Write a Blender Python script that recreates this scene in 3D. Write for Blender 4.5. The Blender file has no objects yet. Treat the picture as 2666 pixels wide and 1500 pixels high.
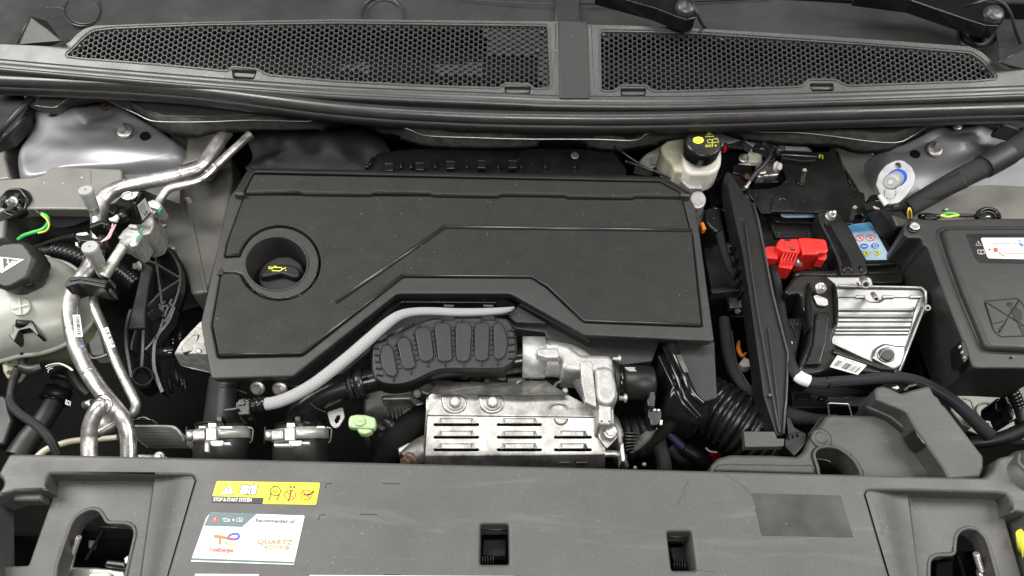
import bpy, math, random
from mathutils import Vector, Matrix
from mathutils.geometry import tessellate_polygon, delaunay_2d_cdt
R = random.Random(7)
S = bpy.context.scene
# ---------------------------------------------------------------- camera
PITCH, ROLL, DIST, FL = math.radians(58), math.radians(1.4), 1.10, 26.0
CAMP = Vector((0, -DIST*math.cos(PITCH), DIST*math.sin(PITCH)))
fw = Vector((0, math.cos(PITCH), -math.sin(PITCH)))
rt0 = Vector((1, 0, 0)); up0 = rt0.cross(fw)
rt = rt0*math.cos(ROLL) + up0*math.sin(ROLL); up = up0*math.cos(ROLL) - rt0*math.sin(ROLL)
cd = bpy.data.cameras.new('camera'); cam = bpy.data.objects.new('camera', cd); S.collection.objects.link(cam)
cd.lens = FL; cd.sensor_width = 36; cd.clip_start = .01; cd.clip_end = 100
m = Matrix((rt, up, -fw)).transposed().to_4x4(); m.translation = CAMP; cam.matrix_world = m
S.camera = cam
S.render.resolution_x, S.render.resolution_y = 1024, 576
S.view_settings.view_transform = 'Standard'; S.view_settings.look = 'None'; S.view_settings.gamma = 1
S.view_settings.exposure = 0.15
# ---------------------------------------------------------------- room light (indoor, soft ceiling lamps)
w = bpy.data.worlds.new('World'); S.world = w; w.use_nodes = True
w.node_tree.nodes['Background'].inputs[0].default_value = (.93, .96, 1, 1); w.node_tree.nodes['Background'].inputs[1].default_value = .045
def area(name, loc, tgt, sx, sy, p, col=(1, .98, .94)):
    d = bpy.data.lights.new(name, 'AREA'); d.shape = 'RECTANGLE'; d.size = sx; d.size_y = sy; d.energy = p; d.color = col
    o = bpy.data.objects.new(name, d); S.collection.objects.link(o); o.location = loc
    o.rotation_euler = (Vector(tgt)-Vector(loc)).to_track_quat('-Z', 'Y').to_euler(); return o
area('ceiling_lamp_front', (0.15, -1.25, 2.1), (0, .05, 0), 1.3, .45, 40)
area('ceiling_lamp_left', (-1.75, .35, 1.7), (-.2, .0, 0), .9, 1.5, 62)
area('ceiling_lamp_right', (1.95, .25, 1.6), (.3, .0, 0), .7, 1.3, 42)
area('ceiling_lamp_middle', (-.2, .75, 2.6), (0, .1, 0), 3.4, .25, 38)
# ---------------------------------------------------------------- materials
def mat(name, col, rough=.5, metal=0, bump=0, bs=900, var=.0, vs=40, spec=.5, specks=0, coat=0, rv=.0, pattern=None, alpha=1, sss=0, bdist=.0004, grain=0, scuff=0):
    m = bpy.data.materials.new(name); m.use_nodes = True; N = m.node_tree.nodes; L = m.node_tree.links; b = N['Principled BSDF']
    if not isinstance(col, tuple): col = (col, col, col)
    b.inputs['Base Color'].default_value = (*col, 1); b.inputs['Roughness'].default_value = rough; b.inputs['Metallic'].default_value = metal
    b.inputs['Specular IOR Level'].default_value = spec; b.inputs['Coat Weight'].default_value = coat; b.inputs['Coat Roughness'].default_value = .12
    if sss: b.inputs['Subsurface Weight'].default_value = sss; b.inputs['Subsurface Radius'].default_value = (.02, .02, .015); b.inputs['Subsurface Scale'].default_value = .5
    tc = N.new('ShaderNodeTexCoord')
    def noise(sc, det=2, src='Object'):
        n = N.new('ShaderNodeTexNoise'); n.inputs['Scale'].default_value = sc; n.inputs['Detail'].default_value = det; L.new(tc.outputs[src], n.inputs['Vector']); return n
    def rng(src, a, b_, c, d):
        r = N.new('ShaderNodeMapRange'); L.new(src, r.inputs[0])
        for i, v in enumerate((a, b_, c, d)): r.inputs[i+1].default_value = v
        return r
    csock = None
    if var:
        n = noise(vs, 4); r = rng(n.outputs['Fac'], .3, .7, 1-var, 1+var)
        mx = N.new('ShaderNodeMix'); mx.data_type = 'RGBA'; mx.blend_type = 'MULTIPLY'; mx.inputs[0].default_value = 1; mx.inputs[6].default_value = (*col, 1)
        cc = N.new('ShaderNodeCombineColor'); [L.new(r.outputs[0], cc.inputs[i]) for i in range(3)]; L.new(cc.outputs[0], mx.inputs[7]); csock = mx.outputs[2]
    if grain:       # fine moulded grain, slightly uneven in tone
        n = noise(420, 2); r = rng(n.outputs['Fac'], .3, .7, 1-grain, 1+grain); n2 = noise(5, 6); r2 = rng(n2.outputs['Fac'], .3, .7, 1-grain*.8, 1+grain*.8)
        mm = N.new('ShaderNodeMath'); mm.operation = 'MULTIPLY'; L.new(r.outputs[0], mm.inputs[0]); L.new(r2.outputs[0], mm.inputs[1])
        mx = N.new('ShaderNodeMix'); mx.data_type = 'RGBA'; mx.blend_type = 'MULTIPLY'; mx.inputs[0].default_value = 1
        if csock: L.new(csock, mx.inputs[6])
        else: mx.inputs[6].default_value = (*col, 1)
        cc = N.new('ShaderNodeCombineColor'); [L.new(mm.outputs[0], cc.inputs[i]) for i in range(3)]; L.new(cc.outputs[0], mx.inputs[7]); csock = mx.outputs[2]
    if scuff:       # dusty wipe marks
        mp = N.new('ShaderNodeMapping'); mp.inputs['Rotation'].default_value = (0, 0, .5); mp.inputs['Scale'].default_value = (5, 40, 20); L.new(tc.outputs['Object'], mp.inputs[0])
        n = N.new('ShaderNodeTexNoise'); n.inputs['Scale'].default_value = 1; n.inputs['Detail'].default_value = 7; n.inputs['Roughness'].default_value = .7; n.inputs['Distortion'].default_value = .8; L.new(mp.outputs[0], n.inputs['Vector'])
        r = rng(n.outputs['Fac'], .56, .76, 0, scuff); mx = N.new('ShaderNodeMix'); mx.data_type = 'RGBA'; L.new(r.outputs[0], mx.inputs[0])
        if csock: L.new(csock, mx.inputs[6])
        else: mx.inputs[6].default_value = (*col, 1)
        mx.inputs[7].default_value = (.22, .215, .20, 1); csock = mx.outputs[2]
    if specks:      # dust and small marks
        v = noise(330, 1); r = rng(v.outputs['Fac'], .775-.01*specks, .80, 0, .6)
        mx = N.new('ShaderNodeMix'); mx.data_type = 'RGBA'; L.new(r.outputs[0], mx.inputs[0])
        if csock: L.new(csock, mx.inputs[6])
        else: mx.inputs[6].default_value = (*col, 1)
        mx.inputs[7].default_value = (.35, .34, .31, 1); csock = mx.outputs[2]
    if csock: L.new(csock, b.inputs['Base Color'])
    if rv:
        n = noise(18, 5); r = rng(n.outputs['Fac'], .35, .65, max(rough-rv, .03), rough+rv); L.new(r.outputs[0], b.inputs['Roughness'])
    h = None
    if pattern == 'weave':
        def wave(d, sc, src='Object'):
            wv = N.new('ShaderNodeTexWave'); wv.bands_direction = d; wv.inputs['Scale'].default_value = sc; wv.inputs['Distortion'].default_value = .6; wv.inputs['Detail Scale'].default_value = 60; L.new(tc.outputs[src], wv.inputs['Vector']); return wv
        a, c = wave('X', 115), wave('Y', 115)
        ad = N.new('ShaderNodeMath'); L.new(a.outputs['Fac'], ad.inputs[0]); L.new(c.outputs['Fac'], ad.inputs[1]); ad.operation = 'MULTIPLY'; h = ad.outputs[0]
        n = noise(25, 3); g = rng(n.outputs['Fac'], .3, .7, .3, 1); m2 = N.new('ShaderNodeMath'); m2.operation = 'MULTIPLY'; L.new(h, m2.inputs[0]); L.new(g.outputs[0], m2.inputs[1]); h = m2.outputs[0]
    if pattern == 'braid':      # herringbone sleeve in tube coordinates (metres round, metres along)
        sp = N.new('ShaderNodeSeparateXYZ'); L.new(tc.outputs['UV'], sp.inputs[0])
        def mth(op, x, y=None):
            q = N.new('ShaderNodeMath'); q.operation = op
            for i, v in enumerate((x, y)):
                if v is None: continue
                if isinstance(v, (int, float)): q.inputs[i].default_value = v
                else: L.new(v, q.inputs[i])
            return q.outputs[0]
        u = mth('MULTIPLY', sp.outputs[0], 260.0); v = mth('MULTIPLY', sp.outputs[1], 260.0)
        saw = mth('ABSOLUTE', mth('SUBTRACT', mth('FRACT', u), .5))
        st = mth('FRACT', mth('ADD', v, mth('MULTIPLY', saw, 2.0)))
        h = mth('MULTIPLY', mth('SINE', mth('MULTIPLY', st, math.pi)), mth('ADD', .35, mth('MULTIPLY', saw, 1.6)))
        r = rng(h, 0, .8, .35, 1.1); mx = N.new('ShaderNodeMix'); mx.data_type = 'RGBA'; mx.blend_type = 'MULTIPLY'; mx.inputs[0].default_value = 1; mx.inputs[6].default_value = (*col, 1)
        cc = N.new('ShaderNodeCombineColor'); [L.new(r.outputs[0], cc.inputs[i]) for i in range(3)]; L.new(cc.outputs[0], mx.inputs[7]); L.new(mx.outputs[2], b.inputs['Base Color'])
    if pattern == 'brush':
        mp = N.new('ShaderNodeMapping'); mp.inputs['Scale'].default_value = (4, 700, 700); L.new(tc.outputs['Object'], mp.inputs[0])
        n = N.new('ShaderNodeTexNoise'); n.inputs['Scale'].default_value = 1; L.new(mp.outputs[0], n.inputs['Vector']); h = n.outputs['Fac']
    if bump:
        if h is None: h = noise(bs, 3).outputs['Fac']
        bp = N.new('ShaderNodeBump'); bp.inputs['Strength'].default_value = bump; bp.inputs['Distance'].default_value = bdist; L.new(h, bp.inputs['Height']); L.new(bp.outputs[0], b.inputs['Normal'])
    if alpha < 1:
        t = N.new('ShaderNodeBsdfTransparent'); mxs = N.new('ShaderNodeMixShader'); mxs.inputs[0].default_value = alpha
        t.inputs[0].default_value = (.9, .97, .9, 1)
        L.new(t.outputs[0], mxs.inputs[1]); L.new(b.outputs[0], mxs.inputs[2]); L.new(mxs.outputs[0], N['Material Output'].inputs[0])
    return m
M = dict(
 blk=mat('black_plastic', .010, .40, bump=.25, bs=1500, var=.15, rv=.06, specks=.6, spec=.3, grain=.12),
 blk2=mat('grained_black_plastic', .020, .38, bump=.5, bs=1700, var=.08, specks=.35, spec=.4, grain=.14, scuff=.05),
 tex=mat('ribbed_cover_plastic', (.0150, .0147, .014), .6, bump=.9, pattern='weave', var=.12, specks=.9, bdist=.0006, spec=.35, grain=.15, scuff=.03),
 cowl=mat('cowl_plastic', .036, .34, spec=.6, scuff=.06, grain=.1, bump=.3, bs=1300, var=.12, rv=.06, specks=.7),
 scut=mat('scuttle_plastic', .032, .34, scuff=.05, grain=.06, bump=.1, bs=900, var=.2, vs=7, rv=.08),
 slam=mat('grey_slam_plastic', (.070, .069, .067), .5, bump=.6, bs=1300, var=.08, vs=14, rv=.06, specks=1.0, grain=.09, scuff=.25),
 slam2=mat('grey_cover_plastic', (.047, .0465, .045), .5, bump=.5, bs=1300, var=.12, vs=20, specks=1.1, grain=.14, scuff=.22),
 rub=mat('rubber', .016, .5, bump=.2, bs=700, var=.2, rv=.08),
 seal=mat('seal_rubber', .028, .32, spec=.6, bump=.12, bs=500, var=.2, vs=15, rv=.08, specks=.5),
 felt=mat('felt', (.085, .082, .078), .95, bump=1, bs=700, var=.35, vs=60, spec=.1, bdist=.001),
 seam=mat('foil_seam', (.5, .5, .48), .35, metal=.8, bump=.5, bs=300),
 frame=mat('cover_frame_plastic', (.028, .0275, .027), .40, bump=.5, bs=1700, var=.08, specks=.4, spec=.4, grain=.08, scuff=.08), bead=mat('smooth_edge_plastic', .022, .3, bump=.2, bs=900, spec=.6), band=mat('clamp_band_steel', (.60, .59, .56), .40, metal=.55, bump=.3, bs=200, var=.2),
 gls=mat('glossy_black_plastic', .008, .14, bump=.1, bs=120, var=.2),
 semi=mat('satin_black_plastic', .009, .26, spec=.4, bump=.15, bs=300, var=.2, rv=.08, specks=.4),
 dark=mat('matt_black', .005, .8, bump=.3, bs=200, var=.3, spec=.15),  # plain near-black for floor, walls, recesses and dark parts
 slv=mat('woven_black_sleeve', (.016, .0155, .017), .6, bump=1, pattern='braid', bdist=.0006),
 braid=mat('grey_braid', (.47, .47, .48), .6, bump=1, pattern='braid', bdist=.0008),
 alu=mat('aluminium_pipe', (.53, .52, .50), .37, metal=.9, bump=.5, bs=170, var=.30, vs=90, rv=.12, grain=.14),
 alub=mat('bright_aluminium', (.34, .34, .335), .42, metal=1, bump=.2, bs=60, var=.1, rv=.08),
 cast=mat('cast_aluminium', (.42, .42, .41), .5, metal=.7, bump=.9, bs=1000, var=.18, vs=70, rv=.08, grain=.18),
 foil=mat('shield_steel', (.38, .376, .358), .40, metal=.9, bump=.35, bs=90, var=.35, vs=55, grain=.15, rv=.1),
 steel=mat('zinc_steel', (.52, .51, .485), .42, metal=.85, bump=.2, bs=200, var=.15),
 iron=mat('engine_metal', (.20, .195, .18), .45, metal=.8, bump=.7, bs=160, var=.35, vs=40),
 rust=mat('rusty_steel', (.12, .075, .05), .6, metal=.5, bump=.8, bs=300, var=.4),
 pnt=mat('metallic_paint', (.30, .30, .315), .52, metal=.65, bump=.08, bs=2500, var=.06, vs=25, coat=.25),
 prim=mat('primer_panel', (.175, .172, .157), .45, metal=.35, bump=.15, bs=300, var=.18, vs=14, specks=.5),
 primd=mat('sound_deadener', (.075, .073, .07), .6, bump=.4, bs=400, var=.15),
 tank=mat('milky_tank', (.36, .365, .325), .32, var=.12, vs=20, alpha=.78, sss=.0),
 cool=mat('coolant', (.19, .22, .13), .2, var=.2, vs=12),
 milk=mat('reservoir_plastic', (.62, .60, .54), .32, var=.05, sss=.25),
 cream=mat('aged_reservoir_plastic', (.46, .44, .33), .4, var=.12, sss=.15),
 cap=mat('port_cap_grey', (.34, .35, .35), .45, bump=.3, var=.08),
 zinc=mat('oxidised_alloy', (.45, .45, .42), .5, metal=.7, bump=.9, bs=350, var=.25, vs=120),
 red=mat('red_plastic', (.62, .022, .018), .36, bump=.1, var=.08),
 blue=mat('blue_rubber', (.02, .10, .65), .4), orange=mat('orange_clip', (.75, .22, .03), .4),
 grn=mat('green_wire', (.05, .42, .09), .4), yel=mat('yellow_print', (.72, .72, .05), .5), yelw=mat('yellow_wire', (.65, .62, .08), .4),
 ydot=mat('yellow_cap', (.75, .72, .08), .4), dip=mat('pale_green_handle', (.33, .46, .24), .4, sss=.2, var=.06),
 pink=mat('pink_wire', (.72, .42, .48), .45), plate=mat('cooler_plate', (.42, .42, .40), .42, metal=.5, bump=.3, bs=300, var=.1), viol=mat('violet_thread', (.028, .02, .07), .6),
 wht=mat('white_sticker', .66, .4), ink=mat('black_ink', .015, .5), inkr=mat('red_ink', (.62, .05, .03), .5), teal=mat('teal_ink', (.075, .125, .14), .45),
 gold=mat('gold_ink', (.36, .24, .10), .5), inkb=mat('blue_ink', (.03, .16, .50), .5), sky=mat('pale_blue_sticker', (.42, .58, .72), .35), bluel=mat('blue_sticker', (.12, .40, .70), .35),
 navy=mat('logo_blue', (.03, .06, .55), .5), lime=mat('logo_green', (.45, .68, .12), .5), cyan=mat('logo_cyan', (.15, .55, .72), .5), oran=mat('logo_orange', (.80, .16, .03), .5), purp=mat('logo_purple', (.30, .03, .35), .5), yell=mat('yellow_sticker', (.76, .74, .015), .42),
 tape=mat('white_tape', .66, .55, bump=.3), gink=mat('grey_ink', .07, .5), green=mat('green_paint', (.02, .26, .13), .5), film=mat('glossy_residue', (.040, .0395, .038), .5, bump=.2, bs=300, var=.35, vs=30, rv=.06, spec=.35, specks=1), plate2=mat('bracket_steel', (.20, .20, .205), .42, metal=.6, bump=.2, bs=300, var=.2, vs=50),
 cop=mat('copper', (.45, .2, .1), .4, metal=.8), ivory=mat('ivory_plastic', (.62, .60, .50), .45), glass=mat('dark_glass', .012, .08),
)
# ---------------------------------------------------------------- picture coordinates -> points in the bay
FR = dict(F=(0, 0, 2666/2575.), A=(0, 0, 900/2576), B=(880, 0, 900/2576), C=(1766, 0, 900/2576), G=(0, 450, 600/2174), H=(0, 800, 600/2174),
 I=(450, 700, 700/1951), J=(1000, 750, 900/2576), K=(1700, 300, 700/2205), L=(1850, 650, 816/2365), M=(1650, 950, 1016/2576), N=(0, 1150, 900/2576), O=(550, 400, 800/1932), X=(0, 0, 1),
 P=(0, 400, 400/1932), Q=(2266, 500, 400/1159), T=(0, 950, 500/2576), U=(1600, 850, 500/1907), V=(0, 0, 400/1932), Y=(1500, 0, 400/2576), Z=(2200, 900, 466/1688), D=(540, 1230, 320/1855))
FP = FL/36*2666
def pl(z): return z if isinstance(z, tuple) else (z, 0, 0)      # height = a + b*X + c*Y
def on(fr, x, y, z):
    f = FR[fr]; x = f[0]+x*f[2]; y = f[1]+y*f[2]; a, b, c = pl(z)
    d = fw + rt*((x-1333)/FP) - up*((y-750)/FP)
    t = (a + b*CAMP.x + c*CAMP.y - CAMP.z)/(d.z - b*d.x - c*d.y)
    return CAMP + d*t
def unit(fr, p): return FR[fr][2]*(p-CAMP).dot(fw)/FP           # size of one frame pixel at p
def rnd(pts, r, n=4):
    out = []; k = len(pts)
    for i in range(k):
        a, b, c = Vector(pts[i-1]), Vector(pts[i]), Vector(pts[(i+1) % k])
        d1, d2 = a-b, c-b; q = min(r, d1.length*.48, d2.length*.48)
        if q < 1e-6: out.append(tuple(b)); continue
        p, s = b+d1.normalized()*q, b+d2.normalized()*q
        for j in range(n+1):
            t = j/n; out.append(tuple(p*(1-t)**2 + b*2*t*(1-t) + s*t*t))
    return out
def cat(pts, closed=False, n=6):
    P = [Vector(p) for p in pts]; k = len(P); out = []
    for i in range(k if closed else k-1):
        g = (lambda j: P[j % k]) if closed else (lambda j: P[max(0, min(k-1, j))])
        a, b, c, d = g(i-1), g(i), g(i+1), g(i+2)
        for j in range(n):
            t = j/n; out.append(.5*((2*b)+(c-a)*t+(2*a-5*b+4*c-d)*t*t+(3*b-a-3*c+d)*t**3))
    if not closed: out.append(P[-1])
    return [tuple(p) for p in out]
def ell(cx, cy, rx, ry=None, n=28, a0=0, a1=360):
    ry = rx if ry is None else ry; full = abs(a1-a0) >= 360
    return [(cx+rx*math.cos(math.radians(a0+(a1-a0)*i/(n if full else n-1))), cy+ry*math.sin(math.radians(a0+(a1-a0)*i/(n if full else n-1)))) for i in range(n)]
ROOTS = []
def thing(name, label, cate, group=None):
    o = bpy.data.objects.new(name, None); S.collection.objects.link(o); o['label'] = label; o['category'] = cate; o.empty_display_size = .02
    if group: o['group'] = group
    ROOTS.append(o); return o
def struct(name, label=None):
    o = bpy.data.objects.new(name, None); S.collection.objects.link(o); o['kind'] = 'structure'
    if label: o['label'] = label
    ROOTS.append(o); return o
def mk(name, vs, fs, mt, par, smooth=None, uv=None, lab=None, kind=None):
    me = bpy.data.meshes.new(name); me.from_pydata([tuple(v) for v in vs], [], fs); me.materials.append(M[mt])
    if smooth is True: me.shade_smooth()
    elif smooth: me.polygons.foreach_set('use_smooth', smooth)
    if uv:
        l = me.uv_layers.new(name='UVMap')
        for p in me.polygons:
            for li, vi in zip(p.loop_indices, p.vertices): l.data[li].uv = uv[vi]
    me.update()
    o = bpy.data.objects.new(name, me); S.collection.objects.link(o); o.parent = par
    if lab: o['label'] = lab
    if kind: o['kind'] = kind
    return o
def offs(P, d):
    k = len(P); out = []
    for i in range(k):
        a, b, c = P[i-1], P[i], P[(i+1) % k]
        e1 = Vector((b[0]-a[0], b[1]-a[1])); e2 = Vector((c[0]-b[0], c[1]-b[1]))
        if e1.length < 1e-9: e1 = e2
        if e2.length < 1e-9: e2 = e1
        if e1.length < 1e-9: out.append((b[0], b[1])); continue
        e1.normalize(); e2.normalize(); n1 = Vector((e1.y, -e1.x)); n2 = Vector((e2.y, -e2.x))
        q = (n1+n2)/max(1+n1.dot(n2), .35); out.append((b[0]+q.x*d, b[1]+q.y*d))
    return out
def inside(P, x, y):
    c = False
    for i in range(len(P)):
        (x1, y1), (x2, y2) = P[i-1], P[i]
        if (y1 > y) != (y2 > y) and x < (x2-x1)*(y-y1)/(y2-y1)+x1: c = not c
    return c
def ccw(P): return P if sum(P[i-1][0]*P[i][1]-P[i][0]*P[i-1][1] for i in range(len(P))) > 0 else P[::-1]
def slab(name, fr, pts, z, h, mt, par, b=1.5, r=0, holes=(), sh=0, lab=None, smooth=False, n=4, steps=3, bot=False, hr=0, kind=None, lift=0):
    """solid with the given top outline, rounded rim, walls going down by h (metres); b = rim radius in mm, sh = walls lean inwards (mm)"""
    a_, b_, c_ = pl(z); a_ += lift; z = (a_, b_, c_); zf = lambda x, y: a_+b_*x+c_*y
    def w2(p, rr): 
        p = cat(p, True) if smooth else (rnd(p, rr, n) if rr else p)
        return [(q.x, q.y) for q in (on(fr, x, y, z) for x, y in p)]
    loops = [ccw(w2(pts, r))]+[ccw(w2(q, hr or r))[::-1] for q in holes]
    b *= .001; sh *= .001; vs = []; fs = []; sm = []; tops = []
    ring = [(-b*(1-math.sin(t*math.pi/2/steps)), b*(1-math.cos(t*math.pi/2/steps))) for t in range(steps+1)] if b > 0 else [(0, 0)]
    for L in loops:
        k = len(L); base = len(vs); prof = ring+[(-sh, h)]
        for d, e in prof:
            for x, y in offs(L, d) if d else L: vs.append((x, y, zf(x, y)-e))
        for j in range(len(prof)-1):
            for i in range(k):
                i2 = (i+1) % k; fs.append((base+j*k+i, base+(j+1)*k+i, base+(j+1)*k+i2, base+j*k+i2)); sm.append(j < len(prof)-2)
        tops.append([Vector((vs[base+i][0], vs[base+i][1], 0)) for i in range(k)])
        if L is loops[0]: k0 = k; lastbase = base+(len(prof)-1)*k
    idx = [i for L, st in zip(tops, [0]) for i in range(len(L))]
    flat = []; off = 0
    for L in loops:
        k = len(L); flat += list(range(off, off+k)); off += k*(len(ring)+1)
    V2 = [q.xy for T in tops for q in T]; ed = []; o_ = 0
    for T in tops: ed += [(o_+i, o_+(i+1) % len(T)) for i in range(len(T))]; o_ += len(T)
    nv, _, tri, ov, _, _ = delaunay_2d_cdt(V2, ed, [], 0, 1e-7); mp = []
    for q, o in zip(nv, ov):
        if len(o): mp.append(flat[o[0]])
        else: vs.append((q.x, q.y, zf(q.x, q.y))); mp.append(len(vs)-1)
    T2 = [[(q.x, q.y) for q in T] for T in tops]
    for t in tri:
        cx = sum(nv[i].x for i in t)/3; cy = sum(nv[i].y for i in t)/3
        if not inside(T2[0], cx, cy) or any(inside(h_, cx, cy) for h_ in T2[1:]): continue
        a, bb, c = [nv[i] for i in t]; t = [mp[i] for i in t]
        if (bb-a).cross(c-a) < 0: t = t[::-1]
        fs.append(tuple(t)); sm.append(False)
    if bot:
        fs.append(tuple(lastbase+i for i in range(k0))[::-1]); sm.append(False)
    return mk(name, vs, fs, mt, par, smooth=sm, lab=lab, kind=kind)
def tube3(name, P, rr, mt, par, n=14, lab=None, caps=True, kind=None, sq=1.0):
    P = [Vector(p) for p in P]; k = len(P); vs = []; fs = []; uv = []
    if not isinstance(rr, (list, tuple)): rr = [rr]*k
    t0 = (P[1]-P[0]).normalized(); u = t0.cross(Vector((0, 0, 1)))
    if u.length < .01: u = t0.cross(Vector((0, 1, 0)))
    u.normalize(); ln = 0
    for i in range(k):
        t = (P[min(i+1, k-1)]-P[max(i-1, 0)])
        t = t.normalized() if t.length > 1e-9 else t0
        u = (u-t*u.dot(t)).normalized(); v = t.cross(u)
        if i: ln += (P[i]-P[i-1]).length
        for j in range(n+1):
            a = 2*math.pi*j/n; vs.append(P[i]+u*math.cos(a)*rr[i]+v*math.sin(a)*rr[i]*sq); uv.append((j/n*round(2*math.pi*max(rr)*260)/260., ln))
    for i in range(k-1):
        for j in range(n): a = i*(n+1)+j; fs.append((a, a+1, a+n+2, a+n+1))
    sm = [True]*len(fs)
    if caps: fs.append(tuple(range(n))[::-1]); fs.append(tuple((k-1)*(n+1)+j for j in range(n))); sm += [False, False]
    return mk(name, vs, fs, mt, par, smooth=sm, uv=uv, lab=lab, kind=kind)
def pipe(name, fr, pts, r, mt, par, smooth=True, n=14, **k):
    """pts = (x, y, height); r in frame pixels, single or one per point"""
    if not isinstance(r, (list, tuple)): r = [r]*len(pts)
    P = []
    for (x, y, z), q in zip(pts, r): p = on(fr, x, y, z); P.append((p.x, p.y, p.z, q*unit(fr, p)))
    if smooth and len(P) > 2:
        P4 = [Vector(p) for p in P]; k4 = len(P4); out = []
        for i in range(k4-1):
            g = lambda j: P4[max(0, min(k4-1, j))]; a, b, c, d = g(i-1), g(i), g(i+1), g(i+2)
            for j in range(8): t = j/8; out.append(.5*((2*b)+(c-a)*t+(2*a-5*b+4*c-d)*t*t+(3*b-a-3*c+d)*t**3))
        out.append(P4[-1]); P = out
    return tube3(name, [p[:3] for p in P], [p[3] for p in P], mt, par, n=n, **k)
def corr(name, fr, pts, r, mt, par, pitch=5, depth=.12, n=18, **k):
    """corrugated hose: pitch in mm"""
    if not isinstance(r, (list, tuple)): r = [r]*len(pts)
    Q = []
    for (x, y, z), q in zip(pts, r): p = on(fr, x, y, z); Q.append(Vector((p.x, p.y, p.z, q*unit(fr, p))))
    D = []
    for i in range(len(Q)-1):
        g = lambda j: Q[max(0, min(len(Q)-1, j))]; a, b, c, d = g(i-1), g(i), g(i+1), g(i+2)
        for j in range(40): t = j/40; D.append(.5*((2*b)+(c-a)*t+(2*a-5*b+4*c-d)*t*t+(3*b-a-3*c+d)*t**3))
    D.append(Q[-1]); P = []; rr = []; ln = 0; nxt = 0; st = pitch*.001/8
    for i in range(len(D)-1):
        sl = (D[i+1].xyz-D[i].xyz).length
        while nxt < ln+sl:
            p = D[i].lerp(D[i+1], (nxt-ln)/sl); ph = (nxt/(pitch*.001)) % 1
            P.append(p.xyz); rr.append(p[3]*(1-depth*(.5+.5*math.cos(2*math.pi*ph))**2)); nxt += st
        ln += sl
    return tube3(name, P, rr, mt, par, n=n, **k)
def lathe(name, prof, o, ax, mt, par, n=28, lab=None, lobes=0, lobe=0, sm=True):
    """prof = (radius, height) in metres along axis ax from point o"""
    ax = Vector(ax).normalized(); u = ax.cross(Vector((0, 0, 1)))
    if u.length < .05: u = Vector((1, 0, 0))-ax*ax.x
    u.normalize(); v = ax.cross(u); vs = []; fs = []; o = Vector(o)
    for r, h in prof:
        for j in range(n):
            a = 2*math.pi*j/n; q = r*(1+(lobe*(1 if math.cos(a*lobes) > 0 else 0) if lobes else 0)); vs.append(o+ax*h+u*math.cos(a)*q+v*math.sin(a)*q)
    for i in range(len(prof)-1):
        for j in range(n): a = i*n+j; b = i*n+(j+1) % n; fs.append((a, b, b+n, a+n))
    s = [sm]*len(fs)
    fs.append(tuple(range(n))[::-1]); fs.append(tuple((len(prof)-1)*n+j for j in range(n))); s += [False]*2
    return mk(name, vs, fs, mt, par, smooth=s, lab=lab)
def bolt(fr, x, y, z, r, par, ax=(0, -.25, 1), mt='steel', flange=1.55, name='bolt', h=1.0, stud=0):
    p = on(fr, x, y, z); u = unit(fr, p)*r; ax = Vector(ax).normalized()
    f = lathe(name, [(u*flange, -.3*u), (u*flange, .12*u), (u*flange*.8, .28*u), (u*1.0, .34*u)], p, ax, mt, par, n=24)
    lathe('hex_head', [(u, .3*u), (u, (h-.1)*u), (u*.9, h*u)], p, ax, mt, f, n=6, sm=False)
    if stud: lathe('stud', [(u*.5, h*u), (u*.5, (h+stud)*u), (u*.35, (h+stud+.15)*u)], p, ax, mt, f, n=12)
    return f
def sweep(name, P, prof, mt, par, lab=None, sm=True, closed=False):
    vs = []; fs = []; k = len(prof)
    for p in P:
        p = Vector(p)
        for a, b in prof: vs.append(p+Vector((0, a, b)))
    for i in range(len(P)-1):
        for j in range(k if closed else k-1): a = i*k+j; b = i*k+(j+1) % k; fs.append((a, a+k, b+k, b))
    return mk(name, vs, fs, mt, par, smooth=sm or None, lab=lab)
def loft(name, fr, A, B, za, zb, mt, par, bulge=.008, n=8, thick=.012, lab=None, fine=6):
    """padded strip between two edge curves of the picture, each at its own height"""
    A = cat(A, n=fine); B = cat(B, n=fine)
    def res(C, m):
        L = [0]
        for i in range(1, len(C)): L.append(L[-1]+math.dist(C[i], C[i-1]))
        out = []; j = 0
        for q in range(m):
            s = L[-1]*q/(m-1)
            while j < len(C)-2 and L[j+1] < s: j += 1
            t = (s-L[j])/max(L[j+1]-L[j], 1e-9); out.append((C[j][0]+(C[j+1][0]-C[j][0])*t, C[j][1]+(C[j+1][1]-C[j][1])*t))
        return out
    m_ = 60; A = res(A, m_); B = res(B, m_); vs = []; fs = []
    for (ax, ay), (bx, by) in zip(A, B):
        a = on(fr, ax, ay, za); b = on(fr, bx, by, zb); nrm = (CAMP-(a+b)/2).normalized()*.4+Vector((0, -.4, .8)); nrm.normalize()
        for j in range(n+1):
            t = j/n; vs.append(a.lerp(b, t)+nrm*bulge*math.sin(math.pi*t)**.6)
        vs.append(b-Vector((0, 0, thick))); vs.append(a-Vector((0, 0, thick)))
    k = n+3
    for i in range(m_-1):
        for j in range(k): a = i*k+j; b = i*k+(j+1) % k; fs.append((a, b, b+k, a+k))
    return mk(name, vs, fs, mt, par, smooth=True, lab=lab)
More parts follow.
